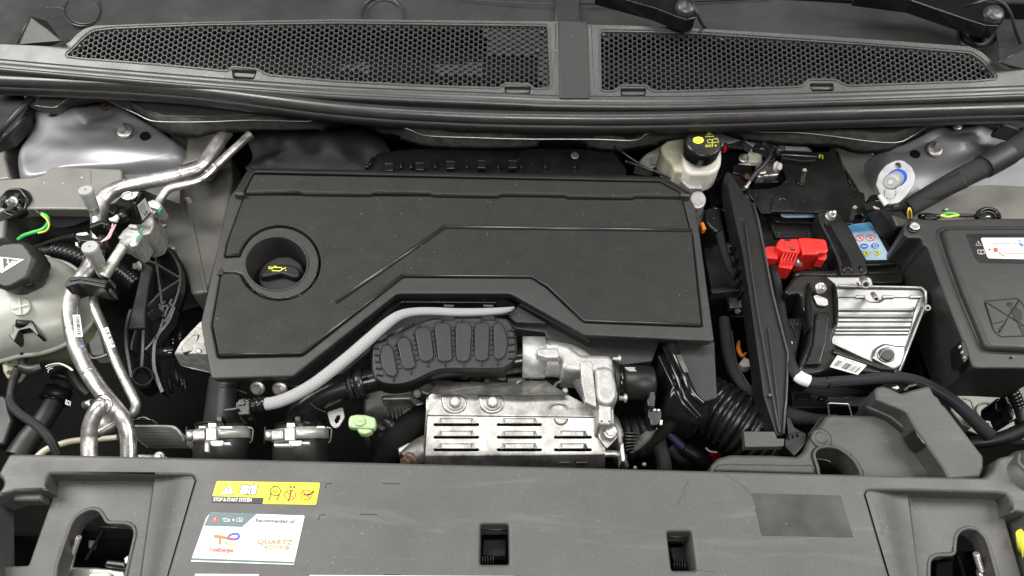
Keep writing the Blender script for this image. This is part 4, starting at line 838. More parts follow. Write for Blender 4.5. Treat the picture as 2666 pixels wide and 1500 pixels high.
for i in range(12): ik.line([(1495+i*1.5, 650+i*18), (1530+i*1.5+R.random()*14, 650+i*18)], 4, 'zinc')
ik.done('cast_marking')
pipe('shaft_ring', 'J', [(x, y, -.06) for x, y in arc(1320, 740, 48, 42, 60, 300, 18)], 14, 'iron', t)
bolt('J', 1350, 765, -.055, 18, t, mt='alu', flange=1.3)
t = thing('actuator', 'black cylindrical actuator bolted to the right side of the cast elbow', 'actuator')
pipe('can', 'J', [(1755, 702, -.035), (1985, 712, -.035), (2005, 712, -.035), (2012, 712, -.035)], [132, 130, 122, 100], 'blk', t, smooth=False, n=40)
pipe('flange', 'J', [(1705, 700, -.035), (1735, 700, -.035)], [165, 165], 'blk', t, smooth=False, n=40); pipe('flange', 'J', [(1735, 700, -.035), (1768, 700, -.035)], [150, 142], 'gls', t, smooth=False, n=40)
for x, y in ((1745, 530), (1790, 820)): pipe('bolt', 'J', [(x-40, y, -.02), (x-4, y, -.02), (x, y, -.02), (x+14, y, -.02), (x+20, y, -.02)], [18, 18, 34, 34, 24], 'steel', t, smooth=False, n=16)
ik = Ink(t, 'J', .0155); ik.text('Garrett', 1880, 612, 17, 'wht', ex=(-1, 0), ey=(0, 1))
for i in range(5): ik.line([(1795+i*4, 592+i*5), (1868, 592+i*5)], 2, 'wht')
ik.done('can_marking')
slab('plug', 'U', [(345, 640), (400, 625), (410, 690), (400, 800), (330, 790), (320, 720), (340, 690)], -.02, .03, 'semi', t, b=2, r=10)
t = thing('electrical_connector', 'small black plug with pink wires below the cylindrical actuator', 'connector')
slab('housing', 'U', [(330, 820), (350, 800), (440, 810), (470, 830), (470, 900), (450, 940), (430, 980), (360, 985), (350, 920), (330, 890)], -.03, .03, 'semi', t, b=2, r=10)
for x, y in ((400, 825), (440, 828)): slab('clip_dot', 'U', ell(x, y, 14, 9), -.026, .004, 'wht', t, b=.8)
slab('lever', 'U', [(455, 925), (480, 930), (475, 975), (450, 970)], -.028, .004, 'ivory', t, b=.8)
for d in (0, 12): pipe('wire', 'U', [(395+d, 950, -.035), (400+d, 990, -.04), (405+d, 1020, -.05)], 7, 'pink', t, n=8)
pipe('loom', 'U', [(400, 1010, -.05), (330, 1080, -.06), (230, 1170, -.07), (150, 1230, -.08)], [20, 45, 50, 40], 'felt', t)
pipe('loom_sleeve', 'U', [(640, 880, -.07), (520, 990, -.07), (400, 1120, -.08), (250, 1200, -.09)], [60, 70, 60, 50], 'dark', t)
t = thing('throttle_body', 'round grey metal flange with black ribbed collar at the right end of the heat shield', 'throttle body')
pipe('flange', 'J', [(1700, 1130, -.10), (1752, 1120, -.10)], [190, 180], 'cast', t, smooth=False, n=40)
corr('ribbed_collar', 'J', [(1770, 1120, -.10), (1850, 1110, -.10), (1930, 1090, -.10)], [165, 165, 160], 'blk', t, pitch=13, depth=.1, n=40)
slab('plate_edge', 'J', [(1760, 1170), (1785, 1150), (1795, 1290), (1770, 1290)], -.05, .03, 'steel', t, b=1)
for i in range(6): slab('clip_piece', 'U', [(105+i*4, 1040+i*34), (240-i*10, 1050+i*30), (236-i*10, 1068+i*30), (100, 1060+i*34)], -.045-.004*i, .02, R.choice(('semi', 'gls', 'blk')), t, b=1)
t = thing('braided_hose', 'black woven hose going down behind the front panel right of the heat shield', 'hose')
pipe('sleeve', 'U', [(430, 1080, -.12), (445, 1200, -.12), (480, 1330, -.12), (500, 1500, -.13)], 78, 'slv', t, n=22)
bolt('U', 295, 1370, -.06, 13, t, mt='iron'); bolt('U', 205, 1402, -.06, 11, t, mt='iron')
t = thing('wiring_loom', 'violet-taped cable bundle low down beside the corrugated hose', 'cable')
pipe('violet_sleeve', 'U', [(540, 1060, -.14), (640, 1160, -.14), (720, 1230, -.14)], 40, 'viol', t); pipe('black_tail', 'U', [(700, 1210, -.14), (820, 1290, -.14), (920, 1360, -.15)], 75, 'blk', t)
pipe('bracket', 'U', [(560, 1200, -.2), (650, 1300, -.2), (760, 1420, -.2)], 60, 'primd', t); slab('red_plug', 'U', [(945, 1250), (1060, 1255), (1050, 1330), (960, 1350)], -.16, .02, 'red', t, b=1)
pipe('ivory_tie', 'U', [(905, 1205, -.13), (950, 1240, -.13), (1020, 1250, -.13)], 9, 'ivory', t, n=8)
# ================================================================ left side: air conditioning pipes
t = thing('refrigerant_pipe', 'thick bright aluminium refrigerant pipe that forks in two behind the front panel', 'metal pipe')
MP = [(590, 342, -.03), (575, 362, -.03), (553, 396, -.03), (524, 434, -.028), (478, 452, -.025), (414, 467, -.02), (335, 484, -.015), (290, 500, -.012), (264, 528, -.012), (258, 570, -.015), (257, 640, -.02), (242, 680, -.022), (212, 726, -.02), (190, 765, -.018), (182, 810, -.016), (188, 858, -.018), (200, 905, -.022), (222, 955, -.03), (257, 1010, -.035), (292, 1054, -.035), (322, 1095, -.04), (334, 1145, -.05), (334, 1230, -.06)]
pipe('main_run', 'X', MP, [18, 18, 18, 18.5, 19, 19, 20, 20, 20, 20, 20, 20, 20, 20.5, 20.5, 20.5, 20.5, 20.5, 20.5, 20.5, 20, 20, 20], 'alu', t, n=30)
pipe('branch', 'X', [(272, 1048, -.030), (258, 1062, -.028), (244, 1085, -.032), (234, 1115, -.04), (232, 1150, -.05), (233, 1230, -.06)], [21, 21, 20.5, 20, 20, 20], 'alu', t, n=30)
pipe('branch_weld', 'X', [(250, 1032, -.018), (268, 1029, -.014), (286, 1040, -.014), (290, 1058, -.018), (280, 1072, -.022)], 3.5, 'alu', t, n=8)
for (x, y, z, dx, dy) in ((476, 453, -.025, 8, -1), (333, 484.5, -.015, 8, -2), (188, 858, -.018, 2, 8), (232, 972, -.031, 4, 7)): pipe('pipe_swage', 'X', [(x-dx/3, y-dy/3, z), (x+dx/3, y+dy/3, z)], 20.7, 'alu', t, smooth=False, n=30)
t2 = t
t = thing('refrigerant_pipe', 'thin bright aluminium refrigerant pipe hooking round at its lower end', 'metal pipe')
pipe('upper_run', 'X', [(652, 350, -.025), (632, 368, -.025), (578, 418, -.022), (532, 463, -.02), (506, 476, -.02), (460, 486, -.018), (438, 494, -.018), (420, 515, -.02), (410, 535, -.02)], [12, 10.5, 10.5, 10.5, 10.5, 10.5, 10.5, 10.5, 10.5], 'alu', t, n=22)
pipe('middle_run', 'X', [(345, 612, -.01), (326, 634, -.01), (306, 664, -.012), (290, 690, -.014), (272, 720, -.02)], 13.5, 'zinc', t, n=22)
pipe('lower_run', 'X', [(262, 742, -.03), (249, 760, -.03), (244, 785, -.03), (250, 812, -.03), (275, 868, -.032), (301, 938, -.035), (330, 1000, -.04), (351, 1043, -.045), (352, 1064, -.05), (338, 1082, -.055), (305, 1102, -.06), (250, 1132, -.065)], [12, 12, 12, 12.5, 12.5, 12, 12, 12, 12, 12, 11, 11], 'alu', t, n=22)
pipe('end_union', 'X', [(266, 1090, -.075), (276, 1105, -.07), (284, 1118, -.07)], [22, 20, 18], 'zinc', t, smooth=False)
pipe('pipe_stub', 'X', [(220, 1055, -.05), (242, 1050, -.045)], [10, 12], 'alu', t, smooth=False)
for (x, y, z) in ((560, 435, -.021), (543, 452, -.021)): pipe('pipe_ring', 'X', [(x+2, y-2, z), (x-2, y+2, z)], 11.6, 'alu', t, smooth=False, n=20)
# barcode labels on the pipes
def lab4(par, fr, c, z, lift, cols=None, nb=16, seed=1, txt=None):
    o = slab('barcode_label', fr, c, z, .0012, 'wht', par, b=.2, r=3)
    ik = Ink(o, fr, z); (x0, y0), (x1, y1), (x2, y2), (x3, y3) = c
    bars(ik, x0+(x1-x0)*.38+(x3-x0)*.1, y0+(y1-y0)*.38+(y3-y0)*.1, (x3-x0)*.8, (y3-y0)*.8, (x1-x0)*.5, (y1-y0)*.5, nb, seed)
    for k in range(9): s = .12+k*.085; a = (x0+(x1-x0)*.16+(x3-x0)*s, y0+(y1-y0)*.16+(y3-y0)*s); ik.line([a, (a[0]+(x3-x0)*.05, a[1]+(y3-y0)*.05)], abs(x1-x0)*.1)
    ik.done('barcode'); return o
lab4(t2, 'H', [(684, 72), (752, 70), (782, 276), (706, 282)], (.006, 0, .0), 0, seed=3)
lab4(t, 'H', [(948, 208), (1016, 185), (1086, 372), (1038, 388)], (-.014, 0, .0), 0, seed=5)
slab('blue_dot', 'H', [(765, 350), (780, 358), (796, 376), (775, 384), (758, 372)], .004, .002, 'inkb', t2, b=.1)
def port(lab, base, top, r, r2, z0, z1):
    t = thing('service_port_cap', lab, 'cap', 'grey service port caps')
    B = on('P', *base, z0); T = on('P', *top, z1); ax = (T-B); L = ax.length; u = unit('P', T)
    lathe('cap', [(r*.86*u, L*.42), (r*.9*u, L*.44), (r*.92*u, L*.70), (r*1.02*u, L*.86), (r*1.05*u, L*.93), (r*1.0*u, L*.985), (r*.93*u, L)], B, ax, 'cap', t, n=36, lobes=12, lobe=.018)
    lathe('cap_dimple', [(.11*r*u, L), (.10*r*u, L+.0006)], B, ax, 'ink', t, n=6)
    lathe('valve_stem', [(r2*u, -.004), (r2*u, L*.08), (r2*.92*u, L*.10), (r2*.85*u, L*.30), (r2*.98*u, L*.33), (r2*.98*u, L*.42)], B, ax, 'zinc', t, n=26)
port('upper of two grey ribbed service port caps, standing on the thick aluminium pipe', (1215, 790), (1073, 452), 84, 72, -.012, .042)
port('lower grey ribbed service port cap with a wide collar, above the black pipe clip', (1300, 1490), (1125, 1165), 98, 80, -.022, .038)
t = thing('pipe_clip', 'black plastic double clip holding both aluminium pipes below the lower port cap', 'clip', 'black clips on the aluminium pipes')
slab('strap', 'G', [(612, 1045), (650, 985), (740, 972), (860, 985), (1020, 1010), (985, 1090), (870, 1062), (740, 1045), (640, 1072), (615, 1085)], .012, .035, 'semi', t, b=2, r=14)
slab('strap_rib', 'G', [(640, 1005), (745, 990), (870, 1006), (1005, 1035), (1000, 1045), (860, 1020), (745, 1004), (650, 1020)], .014, .004, 'blk2', t, b=.8, r=5)
slab('torn_sleeve', 'G', [(1005, 1020), (1040, 995), (1030, 1060), (1060, 1130), (1000, 1120), (975, 1090)], .0, .02, 'felt', t, b=2, r=6)
t = thing('pipe_clip', 'black plastic clip round the thick pipe just below the upper port cap', 'clip', 'black clips on the aluminium pipes')
slab('strap', 'G', [(838, 500), (860, 468), (960, 438), (1030, 465), (1045, 520), (1000, 505), (955, 475), (880, 505), (845, 535)], .014, .03, 'semi', t, b=2, r=10)
slab('strap_rib', 'G', [(848, 505), (950, 465), (1020, 485), (1015, 498), (952, 478), (852, 520)], .016, .004, 'blk2', t, b=.6)
t = thing('pipe_clip', 'black strap bracket carrying a thin cable across the thick pipe above the lower cap', 'clip', 'black clips on the aluminium pipes')
slab('strap', 'G', [(705, 585), (760, 588), (960, 625), (1000, 640), (985, 668), (940, 660), (740, 640), (708, 615)], .01, .02, 'semi', t, b=1.5, r=10)
slab('metal_clip', 'G', [(718, 572), (760, 562), (820, 556), (835, 580), (780, 592), (720, 588)], .006, .006, 'steel', t, b=1); slab('metal_clip', 'G', [(705, 650), (738, 655), (740, 690), (712, 688)], -.0, .006, 'steel', t, b=1)
pipe('thin_cable', 'G', [(200, 725, -.07), (350, 690, -.06), (560, 620, -.04), (705, 590, -.01)], [14, 14, 16, 18], 'blk', t)
t = thing('expansion_valve', 'oxidised alloy valve body with green paint marks joining the thin pipe', 'valve')
slab('body', 'P', [(1640, 900), (1700, 840), (1800, 800), (1890, 690), (1932, 720), (1932, 900), (1880, 1000), (1820, 1020), (1740, 1045), (1660, 1000)], -.02, .06, 'zinc', t, b=3, r=20)
slab('union_block', 'G', [(1105, 610), (1150, 545), (1205, 500), (1300, 520), (1340, 590), (1290, 680), (1240, 700), (1190, 660)], -.002, .045, 'zinc', t, b=3, r=12)
slab('nut', 'G', [(1200, 500), (1230, 478), (1290, 490), (1300, 525), (1215, 515)], .004, .01, 'cast', t, b=1.5, r=5)
B = on('G', 1185, 640, -.01); lathe('union_nut', [(.0155, -.01), (.0155, .012), (.0125, .015)], on('G', 1240, 655, -.015), (-.2, -1, .1), 'zinc', t, n=6, sm=False)
slab('upper_nut', 'G', [(1385, 270), (1440, 248), (1500, 258), (1525, 300), (1490, 345), (1410, 325)], .002, .03, 'zinc', t, b=2.5, r=8)
pipe('threads', 'G', [(1420, 330, -.01), (1480, 395, -.012)], 38, 'cast', t, smooth=False)
for q in ([(1490, 345), (1538, 318), (1520, 350), (1495, 385)], [(1315, 545), (1345, 512), (1350, 530), (1318, 560)], [(1280, 620), (1300, 588), (1330, 590), (1300, 640), (1282, 645)], [(1410, 415), (1430, 402), (1425, 425)]): slab('paint_mark', 'G', q, .0045, .0015, 'green', t, b=.1)
slab('green_mark', 'G', [(905, 1120), (930, 1108), (955, 1125), (940, 1142), (915, 1138)], -.012, .002, 'green', t, b=.1)
t = thing('pressure_sensor', 'black cube-shaped sensor with a white label, clipped on the alloy valve', 'sensor')
facet('sensor_box', 'P', [(1440, 622, .02), (1560, 510, .045), (1790, 485, .045), (1690, 640, .040), (1762, 872, -.005), (1890, 722, .0), (1520, 862, -.02)], [(0, 3, 2, 1), (0, 6, 4, 3), (3, 4, 5, 2)], 'semi', t, bev=.002)
slab('box_core', 'P', [(1450, 630), (1560, 530), (1780, 500), (1860, 720), (1750, 850), (1540, 850)], -.012, .03, 'dark', t, b=1)
V = [on('P', x, y, z) for x, y, z in ((1708, 645, .041), (1808, 548, .041), (1880, 718, .006), (1780, 835, .002))]
nrm = (V[1]-V[0]).cross(V[3]-V[0]).normalized(); nrm = nrm if nrm.dot(CAMP-V[0]) > 0 else -nrm
V = [v+nrm*.0022 for v in V]
mk('white_label', V, [(0, 1, 2, 3)], 'wht', t)
def q4(u_, v_, l=.0003): return V[0].lerp(V[1], u_).lerp(V[3].lerp(V[2], u_), v_)+nrm*l
vs = []; fs = []
for k in range(6): a = .12+.12*k*.9; o_ = len(vs); vs += [q4(a, .12), q4(a+.03, .12), q4(a+.03, .5+R.random()*.1), q4(a, .5+R.random()*.1)]; fs.append((o_, o_+1, o_+2, o_+3))
for k in range(22):
    i, j = R.randrange(6), R.randrange(5); a, b = .3+i*.07, .62+j*.055; o_ = len(vs); vs += [q4(a, b), q4(a+.06, b), q4(a+.06, b+.05), q4(a, b+.05)]; fs.append((o_, o_+1, o_+2, o_+3))
mk('label_print', vs, fs, 'ink', t)
pipe('solenoid_boss', 'P', [(1640, 720, .0), (1560, 780, .01), (1530, 830, .012)], [75, 70, 62], 'semi', t, smooth=False, n=26)
slab('wire_clip', 'P', [(1362, 812), (1410, 800), (1470, 760), (1490, 790), (1455, 850), (1375, 838)], .022, .004, 'ivory', t, b=1, r=6)
pipe('metal_spring', 'P', [(x, y, .047) for x, y in ((1520, 550), (1560, 500), (1640, 485), (1650, 530), (1600, 545), (1660, 570), (1720, 520), (1740, 480))], 9, 'steel', t, n=8)
slab('spring_plate', 'P', [(1530, 560), (1560, 510), (1660, 480), (1740, 480), (1680, 570), (1600, 585)], .0465, .001, 'alu', t, b=.3, r=12)
for a in ('pink', 'pink'):
    pass
pipe('pink_wire', 'P', [(1420, 885, .01), (1400, 960, .01), (1350, 1050, .012), (1270, 1115, .012)], 11, 'pink', t, n=8); pipe('pink_wire', 'P', [(1455, 890, .01), (1410, 980, .012), (1370, 1060, .014), (1280, 1105, .014)], 11, 'pink', t, n=8)
slab('cloudy_tag', 'P', [(1370, 640), (1450, 610), (1480, 700), (1420, 760), (1360, 720)], .008, .003, 'semi', t, b=1)
# ground stud and wires
t = thing('earth_stud', 'round black plastic holder with a zinc nut and green-yellow earth wires at far left', 'fastener')
p = on('P', 165, 610, -.04); u = unit('P', p)
lathe('holder', [(150*u, -.02), (185*u, -.015), (190*u, -.004), (170*u, .002), (150*u, .0), (120*u, -.003), (60*u, -.002)], p, (-.1, -.5, 1), 'semi', t, n=32, lobes=7, lobe=.05)
for k in range(5): a = k*1.256; lathe('rim_tooth', [(.0045, -.003), (.004, .006)], p+Vector((math.cos(a)*.016, math.sin(a)*.013, .0)), (-.1, -.5, 1), 'blk', t, n=8)
bolt('P', 165, 605, -.03, 44, t, ax=(-.25, -.7, 1), h=1.2, stud=.9)
pipe('crimp', 'P', [(350, 640, -.05), (430, 700, -.05), (520, 770, -.05)], [26, 24, 20], 'rub', t)
pipe('green_wire', 'P', [(520, 750, -.05), (590, 790, -.05), (605, 870, -.055), (540, 950, -.06), (420, 990, -.06), (300, 1030, -.065), (225, 1080, -.07)], [18, 20, 22, 24, 24, 24, 20], 'grn', t)
pipe('yellow_wire', 'P', [(520, 765, -.047), (590, 830, -.045), (618, 900, -.05), (580, 970, -.055), (480, 1000, -.058)], 12, 'yelw', t)
# corrugated conduits
t = thing('corrugated_conduit', 'black corrugated conduit passing behind the thick pipe and expansion tank', 'conduit')
corr('conduit', 'G', [(300, 735, -.10), (430, 738, -.10), (510, 735, -.10)], [42, 46, 52], 'rub', t, pitch=5)
corr('conduit', 'G', [(510, 735, -.10), (640, 760, -.10), (760, 800, -.10), (900, 850, -.10)], [88, 95, 95, 92], 'semi', t, pitch=9, depth=.16)
corr('conduit', 'G', [(1060, 880, -.10), (1180, 960, -.10), (1300, 1060, -.10)], [90, 86, 84], 'semi', t, pitch=7, depth=.14)
corr('conduit', 'G', [(-60, 690, -.10), (60, 695, -.10), (160, 715, -.10)], [40, 40, 36], 'rub', t, pitch=4)
pipe('jacket', 'G', [(560, 850, -.11), (700, 890, -.11)], 70, 'blk', t)
# ================================================================ expansion tank
t = thing('expansion_tank', 'translucent milky coolant expansion tank at the left edge with black hose fitting', 'coolant tank')
To = [(-60, 650), (40, 640), (110, 650), (175, 668), (222, 712), (238, 765), (228, 812), (190, 850), (130, 880), (60, 893), (-60, 893)]
To = cv('F', To)
dome('upper_shell', 'X', To, (70, 800), -.075, lambda q: .055*math.sqrt(max(0, 1-q**2.2)), 'tank', t, nr=22, skirt=.004)
dome('coolant', 'X', [(70+(x-70)*.94, 800+(y-800)*.94) for x, y in To], (70, 800), -.079, lambda q: .022*math.sqrt(max(0, 1-q**3)), 'cool', t, nr=10, skirt=.01)
P = [on('X', x, y, -.076) for x, y in cat(To, True)]; P.append(P[0]); tube3('seam_flange', P, .0042, 'tank', t, n=8, caps=False)
slab('lower_shell', 'X', [(70+(x-70)*.95, 800+(y-800)*.95) for x, y in To], -.082, .09, 'cool', t, b=4, smooth=True, sh=22)
slab('tank_lug', 'H', [(10, 500), (90, 470), (170, 490), (200, 560), (130, 660), (60, 670), (20, 600)], -.13, .02, 'cream', t, b=4, r=20); slab('lug_hole', 'H', ell(88, 615, 28, 22), -.1295, .003, 'ink', t, b=.2)
slab('tank_tab', 'G', [(310, 780), (430, 770), (480, 790), (495, 840), (400, 850)], -.075, .004, 'tank', t, b=1, r=8); slab('tank_tab', 'G', [(500, 850), (555, 830), (570, 860)], -.075, .004, 'tank', t, b=1)
slab('tank_foot', 'H', [(800, 130), (900, 140), (940, 280), (980, 440), (860, 450), (820, 300)], -.13, .03, 'cap', t, b=3, r=14)
pipe('foot_edge', 'H', [(835, 440, -.125), (870, 478, -.125), (940, 470, -.125), (1010, 445, -.125)], 8, 'ivory', t, n=8)
slab('moulded_circle', 'G', ell(185, 1255, 100, 90), -.018, .003, 'tank', t, b=1.2); pipe('moulded_cross', 'G', [(100, 1280, -.015), (270, 1240, -.015)], 6, 'milk', t, n=6); pipe('moulded_cross', 'G', [(180, 1180, -.015), (190, 1340, -.015)], 6, 'milk', t, n=6)
t = thing('screw_cap', 'large black screw cap with white hot-surface warning triangle on the milky tank', 'cap')
p = on('G', 95, 868, .02); u = unit('G', p)
lathe('cap', [(205*u, -.040), (225*u, -.037), (236*u, -.026), (236*u, -.006), (224*u, .0), (198*u, .003)], p, (-.05, -.30, 1), 'blk2', t, n=56, lobes=7, lobe=.05)
slab('finger_notch', 'G', [(165, 970), (200, 925), (260, 920), (300, 970), (300, 1050), (215, 1080), (180, 1040)], .006, .01, 'blk', t, b=3, r=25)
ax = Vector((-.05, -.30, 1)).normalized(); top = p+ax*.0034
cc = -(ax.y)/ax.z; bb = -(ax.x)/ax.z; TP = (top.z-bb*top.x-cc*top.y, bb, cc)
ik = Ink(t, 'P', TP, .0004)
ik.poly([(-20, 1297), (305, 1330), (25, 1500), (-30, 1480)], 'wht'); ik.poly([(35, 1312), (235, 1337), (45, 1452)], 'ink')
ik.line([(62, 1428), (110, 1400), (190, 1350)], 7, 'wht'); ik.line([(95, 1330), (110, 1395)], 16, 'wht'); ik.line([(130, 1365), (160, 1350), (195, 1352)], 7, 'wht'); ik.line([(75, 1375), (95, 1365), (105, 1385), (135, 1375)], 7, 'wht'); ik.done('warning_triangle')
t = thing('overflow_hose', 'black hose with quick connector plugged into the milky tank, ending in woven sleeve', 'hose')
p = on('H', 225, 160, -.03)
pipe('collar', 'H', [(222, 120, -.03), (222, 165, -.035)], [62, 66], 'blk', t, smooth=False, n=24); pipe('collar_ring', 'H', [(222, 165, -.035), (222, 185, -.038)], [70, 66], 'seal', t, smooth=False, n=24)
slab('wing', 'H', [(115, 165), (150, 150), (300, 120), (370, 250), (350, 268), (280, 200), (180, 220), (130, 325), (78, 262), (120, 235)], -.03, .02, 'semi', t, b=1.5, r=8)
pipe('nozzle', 'H', [(225, 190, -.04), (228, 260, -.05), (225, 330, -.06), (215, 470, -.08), (210, 570, -.09)], [44, 40, 38, 34, 40], 'rub', t)
pipe('tee', 'H', [(200, 560, -.09), (300, 590, -.09), (400, 560, -.09)], [50, 56, 44], 'rub', t)
corr('braid_upper', 'H', [(180, 570, -.09), (130, 680, -.10), (105, 780, -.10), (95, 860, -.10)], [46, 40, 38, 36], 'rub', t, pitch=3, depth=.1)
pipe('braid_lower', 'T', [(130, 440, -.10), (160, 540, -.10), (260, 650, -.10), (420, 760, -.10), (560, 870, -.10), (680, 1010, -.10), (790, 1230, -.11)], [58, 58, 60, 60, 60, 60, 58], 'slv', t, n=20)
pipe('white_wire', 'H', [(430, 560, -.08), (480, 540, -.075), (560, 530, -.07), (640, 560, -.07), (690, 595, -.07)], 6, 'wht', t, n=6); pipe('white_wire', 'H', [(440, 580, -.08), (520, 548, -.078), (600, 548, -.07), (680, 600, -.07)], 4, 'ivory', t, n=6); pipe('white_wire', 'H', [(455, 615, -.08), (460, 590, -.078), (500, 575, -.076)], 4, 'wht', t, n=6)
t = thing('radiator_hose', 'fat dark hose with a white-lettered collar in the shadows at lower left', 'hose')
pipe('hose', 'T', [(870, 150, -.22), (820, 330, -.21), (700, 560, -.21), (560, 780, -.21), (400, 980, -.21), (240, 1240, -.21)], [135, 130, 125, 130, 150, 170], 'rub', t, n=26)
pipe('collar', 'T', [(800, 330, -.205), (720, 470, -.205)], [175, 180], 'blk', t, smooth=False, n=30); pipe('collar_ring', 'T', [(840, 170, -.2), (820, 210, -.2)], [150, 150], 'blk', t, smooth=False, n=30); pipe('collar_ring', 'T', [(716, 478, -.205), (708, 492, -.205)], [184, 180], 'gls', t, smooth=False, n=30)
ik = Ink(t, 'T', -.135); ik.text('BDI', 870, 525, 92, 'wht', ex=(.86, .34), ey=(.15, -1), sx=.62); ik.done('lettering')
slab('dark_lug', 'T', [(-40, 400), (60, 390), (110, 450), (130, 600), (180, 720), (60, 1060), (-60, 1100)], -.19, .05, 'blk', t, b=5, r=40)
pipe('side_cylinder', 'T', [(930, 80, -.14), (1060, 280, -.15), (1180, 400, -.16)], [70, 75, 70], 'blk', t)
t = thing('cream_pipe', 'beige plastic-coated pipe low behind the front panel at the left', 'pipe')
pipe('run', 'T', [(500, 1240, -.20), (620, 1140, -.20), (800, 1070, -.20), (1000, 1020, -.20), (1300, 1000, -.20), (1580, 975, -.20)], [48, 46, 44, 42, 40, 38], 'cream', t)
# ================================================================ engine mount and bracket
t = thing('engine_mount_bracket', 'black ribbed plastic mount cover between the aluminium pipes and engine cover', 'mount bracket')
mo = cv('G', [(1290, 750), (1330, 715), (1440, 698), (1560, 710), (1640, 790), (1700, 900), (1705, 1050), (1660, 1200), (1560, 1380), (1530, 1449)])+cv('H', [(1490, 230), (1440, 420), (1460, 640), (1540, 800), (1400, 700), (1250, 680), (1200, 480), (1178, 300), (1210, 100), (1330, -250)])
slab('web', 'X', mo, -.115, .03, 'dark', t, b=1, r=10)
def rib(fr, pts, w=9, z=-.095, mt='cowl'):
    P = [on(fr, x, y, z) for x, y in pts]; u = unit(fr, P[0])*w; vs = []; fs = []
    for i, p in enumerate(P):
        d = (P[min(i+1, len(P)-1)]-P[max(i-1, 0)]); d.z = 0; d.normalize(); n_ = Vector((-d.y, d.x, 0))
        for s, e in ((1, -.02), (1, 0), (-1, 0), (-1, -.02)): vs.append(p+n_*u*s+Vector((0, 0, e)))
    for i in range(len(P)-1):
        for j in range(3): a = i*4+j; fs.append((a, a+1, a+5, a+4))
    mk('rib', vs, fs, mt, t)
rib('G', cat([(1300, 745), (1340, 715), (1440, 700), (1560, 712), (1640, 790), (1697, 930), (1690, 1080), (1640, 1240), (1560, 1400)]), 9)
rib('G', [(1450, 705), (1475, 850), (1510, 1100), (1535, 1300), (1550, 1380)]); rib('G', [(1340, 800), (1480, 860), (1690, 985)]); rib('G', [(1690, 1010), (1520, 1120), (1370, 1280)]); rib('G', [(1350, 1350), (1540, 1260), (1640, 1240)]); rib('G', [(1300, 770), (1420, 715)])
slab('spine', 'G', [(1340, 830), (1440, 880), (1400, 1080), (1370, 1300), (1370, 1460), (1200, 1470), (1250, 1250), (1310, 1000)], -.088, .03, 'blk2', t, b=3, r=20)
rib('H', cat([(1230, 20), (1190, 180), (1190, 350), (1215, 520), (1240, 660)]), 12); rib('H', cat([(1340, 130), (1280, 220), (1245, 330), (1240, 400)]), 7)
rib('H', cat([(1350, -60), (1360, 100), (1350, 250), (1345, 400), (1335, 560)]), 12); rib('H', cat([(1620, -80), (1560, 60), (1500, 230), (1440, 320), (1370, 400)]), 9); rib('H', cat([(1640, 0), (1590, 130), (1480, 280), (1450, 420), (1460, 600), (1530, 800)]), 14)
rib('H', cat([(1500, -30), (1540, 60), (1560, 140)]), 7); rib('H', [(1370, 80), (1500, 10), (1560, -60)], 7)
pipe('ring', 'H', [(x, y, -.09) for x, y in ell(1345, 650, 95, 85, 24)]+[(1440, 650, -.09)], 9, 'blk', t, n=8)
slab('boss', 'H', ell(1340, 690, 85, 75), -.10, .03, 'dark', t, b=3)
bolt('G', 1310, 880, -.085, 30, t, mt='zinc', ax=(-.6, -.5, .6), flange=1.5, h=1.6)
bolt('G', 1270, 690, -.09, 20, t, mt='cast', flange=1.8)
dome('steel_dome', 'G', [(1290, 690), (1330, 650), (1400, 640), (1460, 670), (1480, 710), (1400, 730), (1300, 720)], (1380, 690), -.12, lambda q: .012*(1-q*q), 'alu', t)
for i in range(10):
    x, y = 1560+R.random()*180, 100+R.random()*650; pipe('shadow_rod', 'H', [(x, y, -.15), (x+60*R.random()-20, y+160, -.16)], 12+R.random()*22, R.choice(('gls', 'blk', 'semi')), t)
t = thing('cast_metal_arm', 'rough cast metal mount arm poking out left of the engine cover', 'mount arm')
facet('arm', 'I', [(15, 612, -.06), (60, 540, -.055), (130, 470, -.05), (205, 385, -.05), (330, 380, -.05), (330, 620, -.045), (185, 610, -.035), (60, 695, -.085), (150, 720, -.085), (330, 760, -.085)], [(0, 6, 5, 4, 3, 2, 1), (0, 7, 8, 9, 5, 6)], 'zinc', t, thick=.006, bev=.003)
slab('arm_step', 'I', [(60, 560), (140, 480), (190, 470), (170, 590), (70, 610)], (-.040, 0, 0), .01, 'iron', t, b=2, r=10); slab('arm_rivet', 'I', ell(185, 592, 24, 20), -.034, .01, 'zinc', t, b=2.5)
pipe('mount_pin', 'H', [(1500, 430, -.08), (1660, 425, -.075)], [50, 56], 'gls', t, smooth=False)
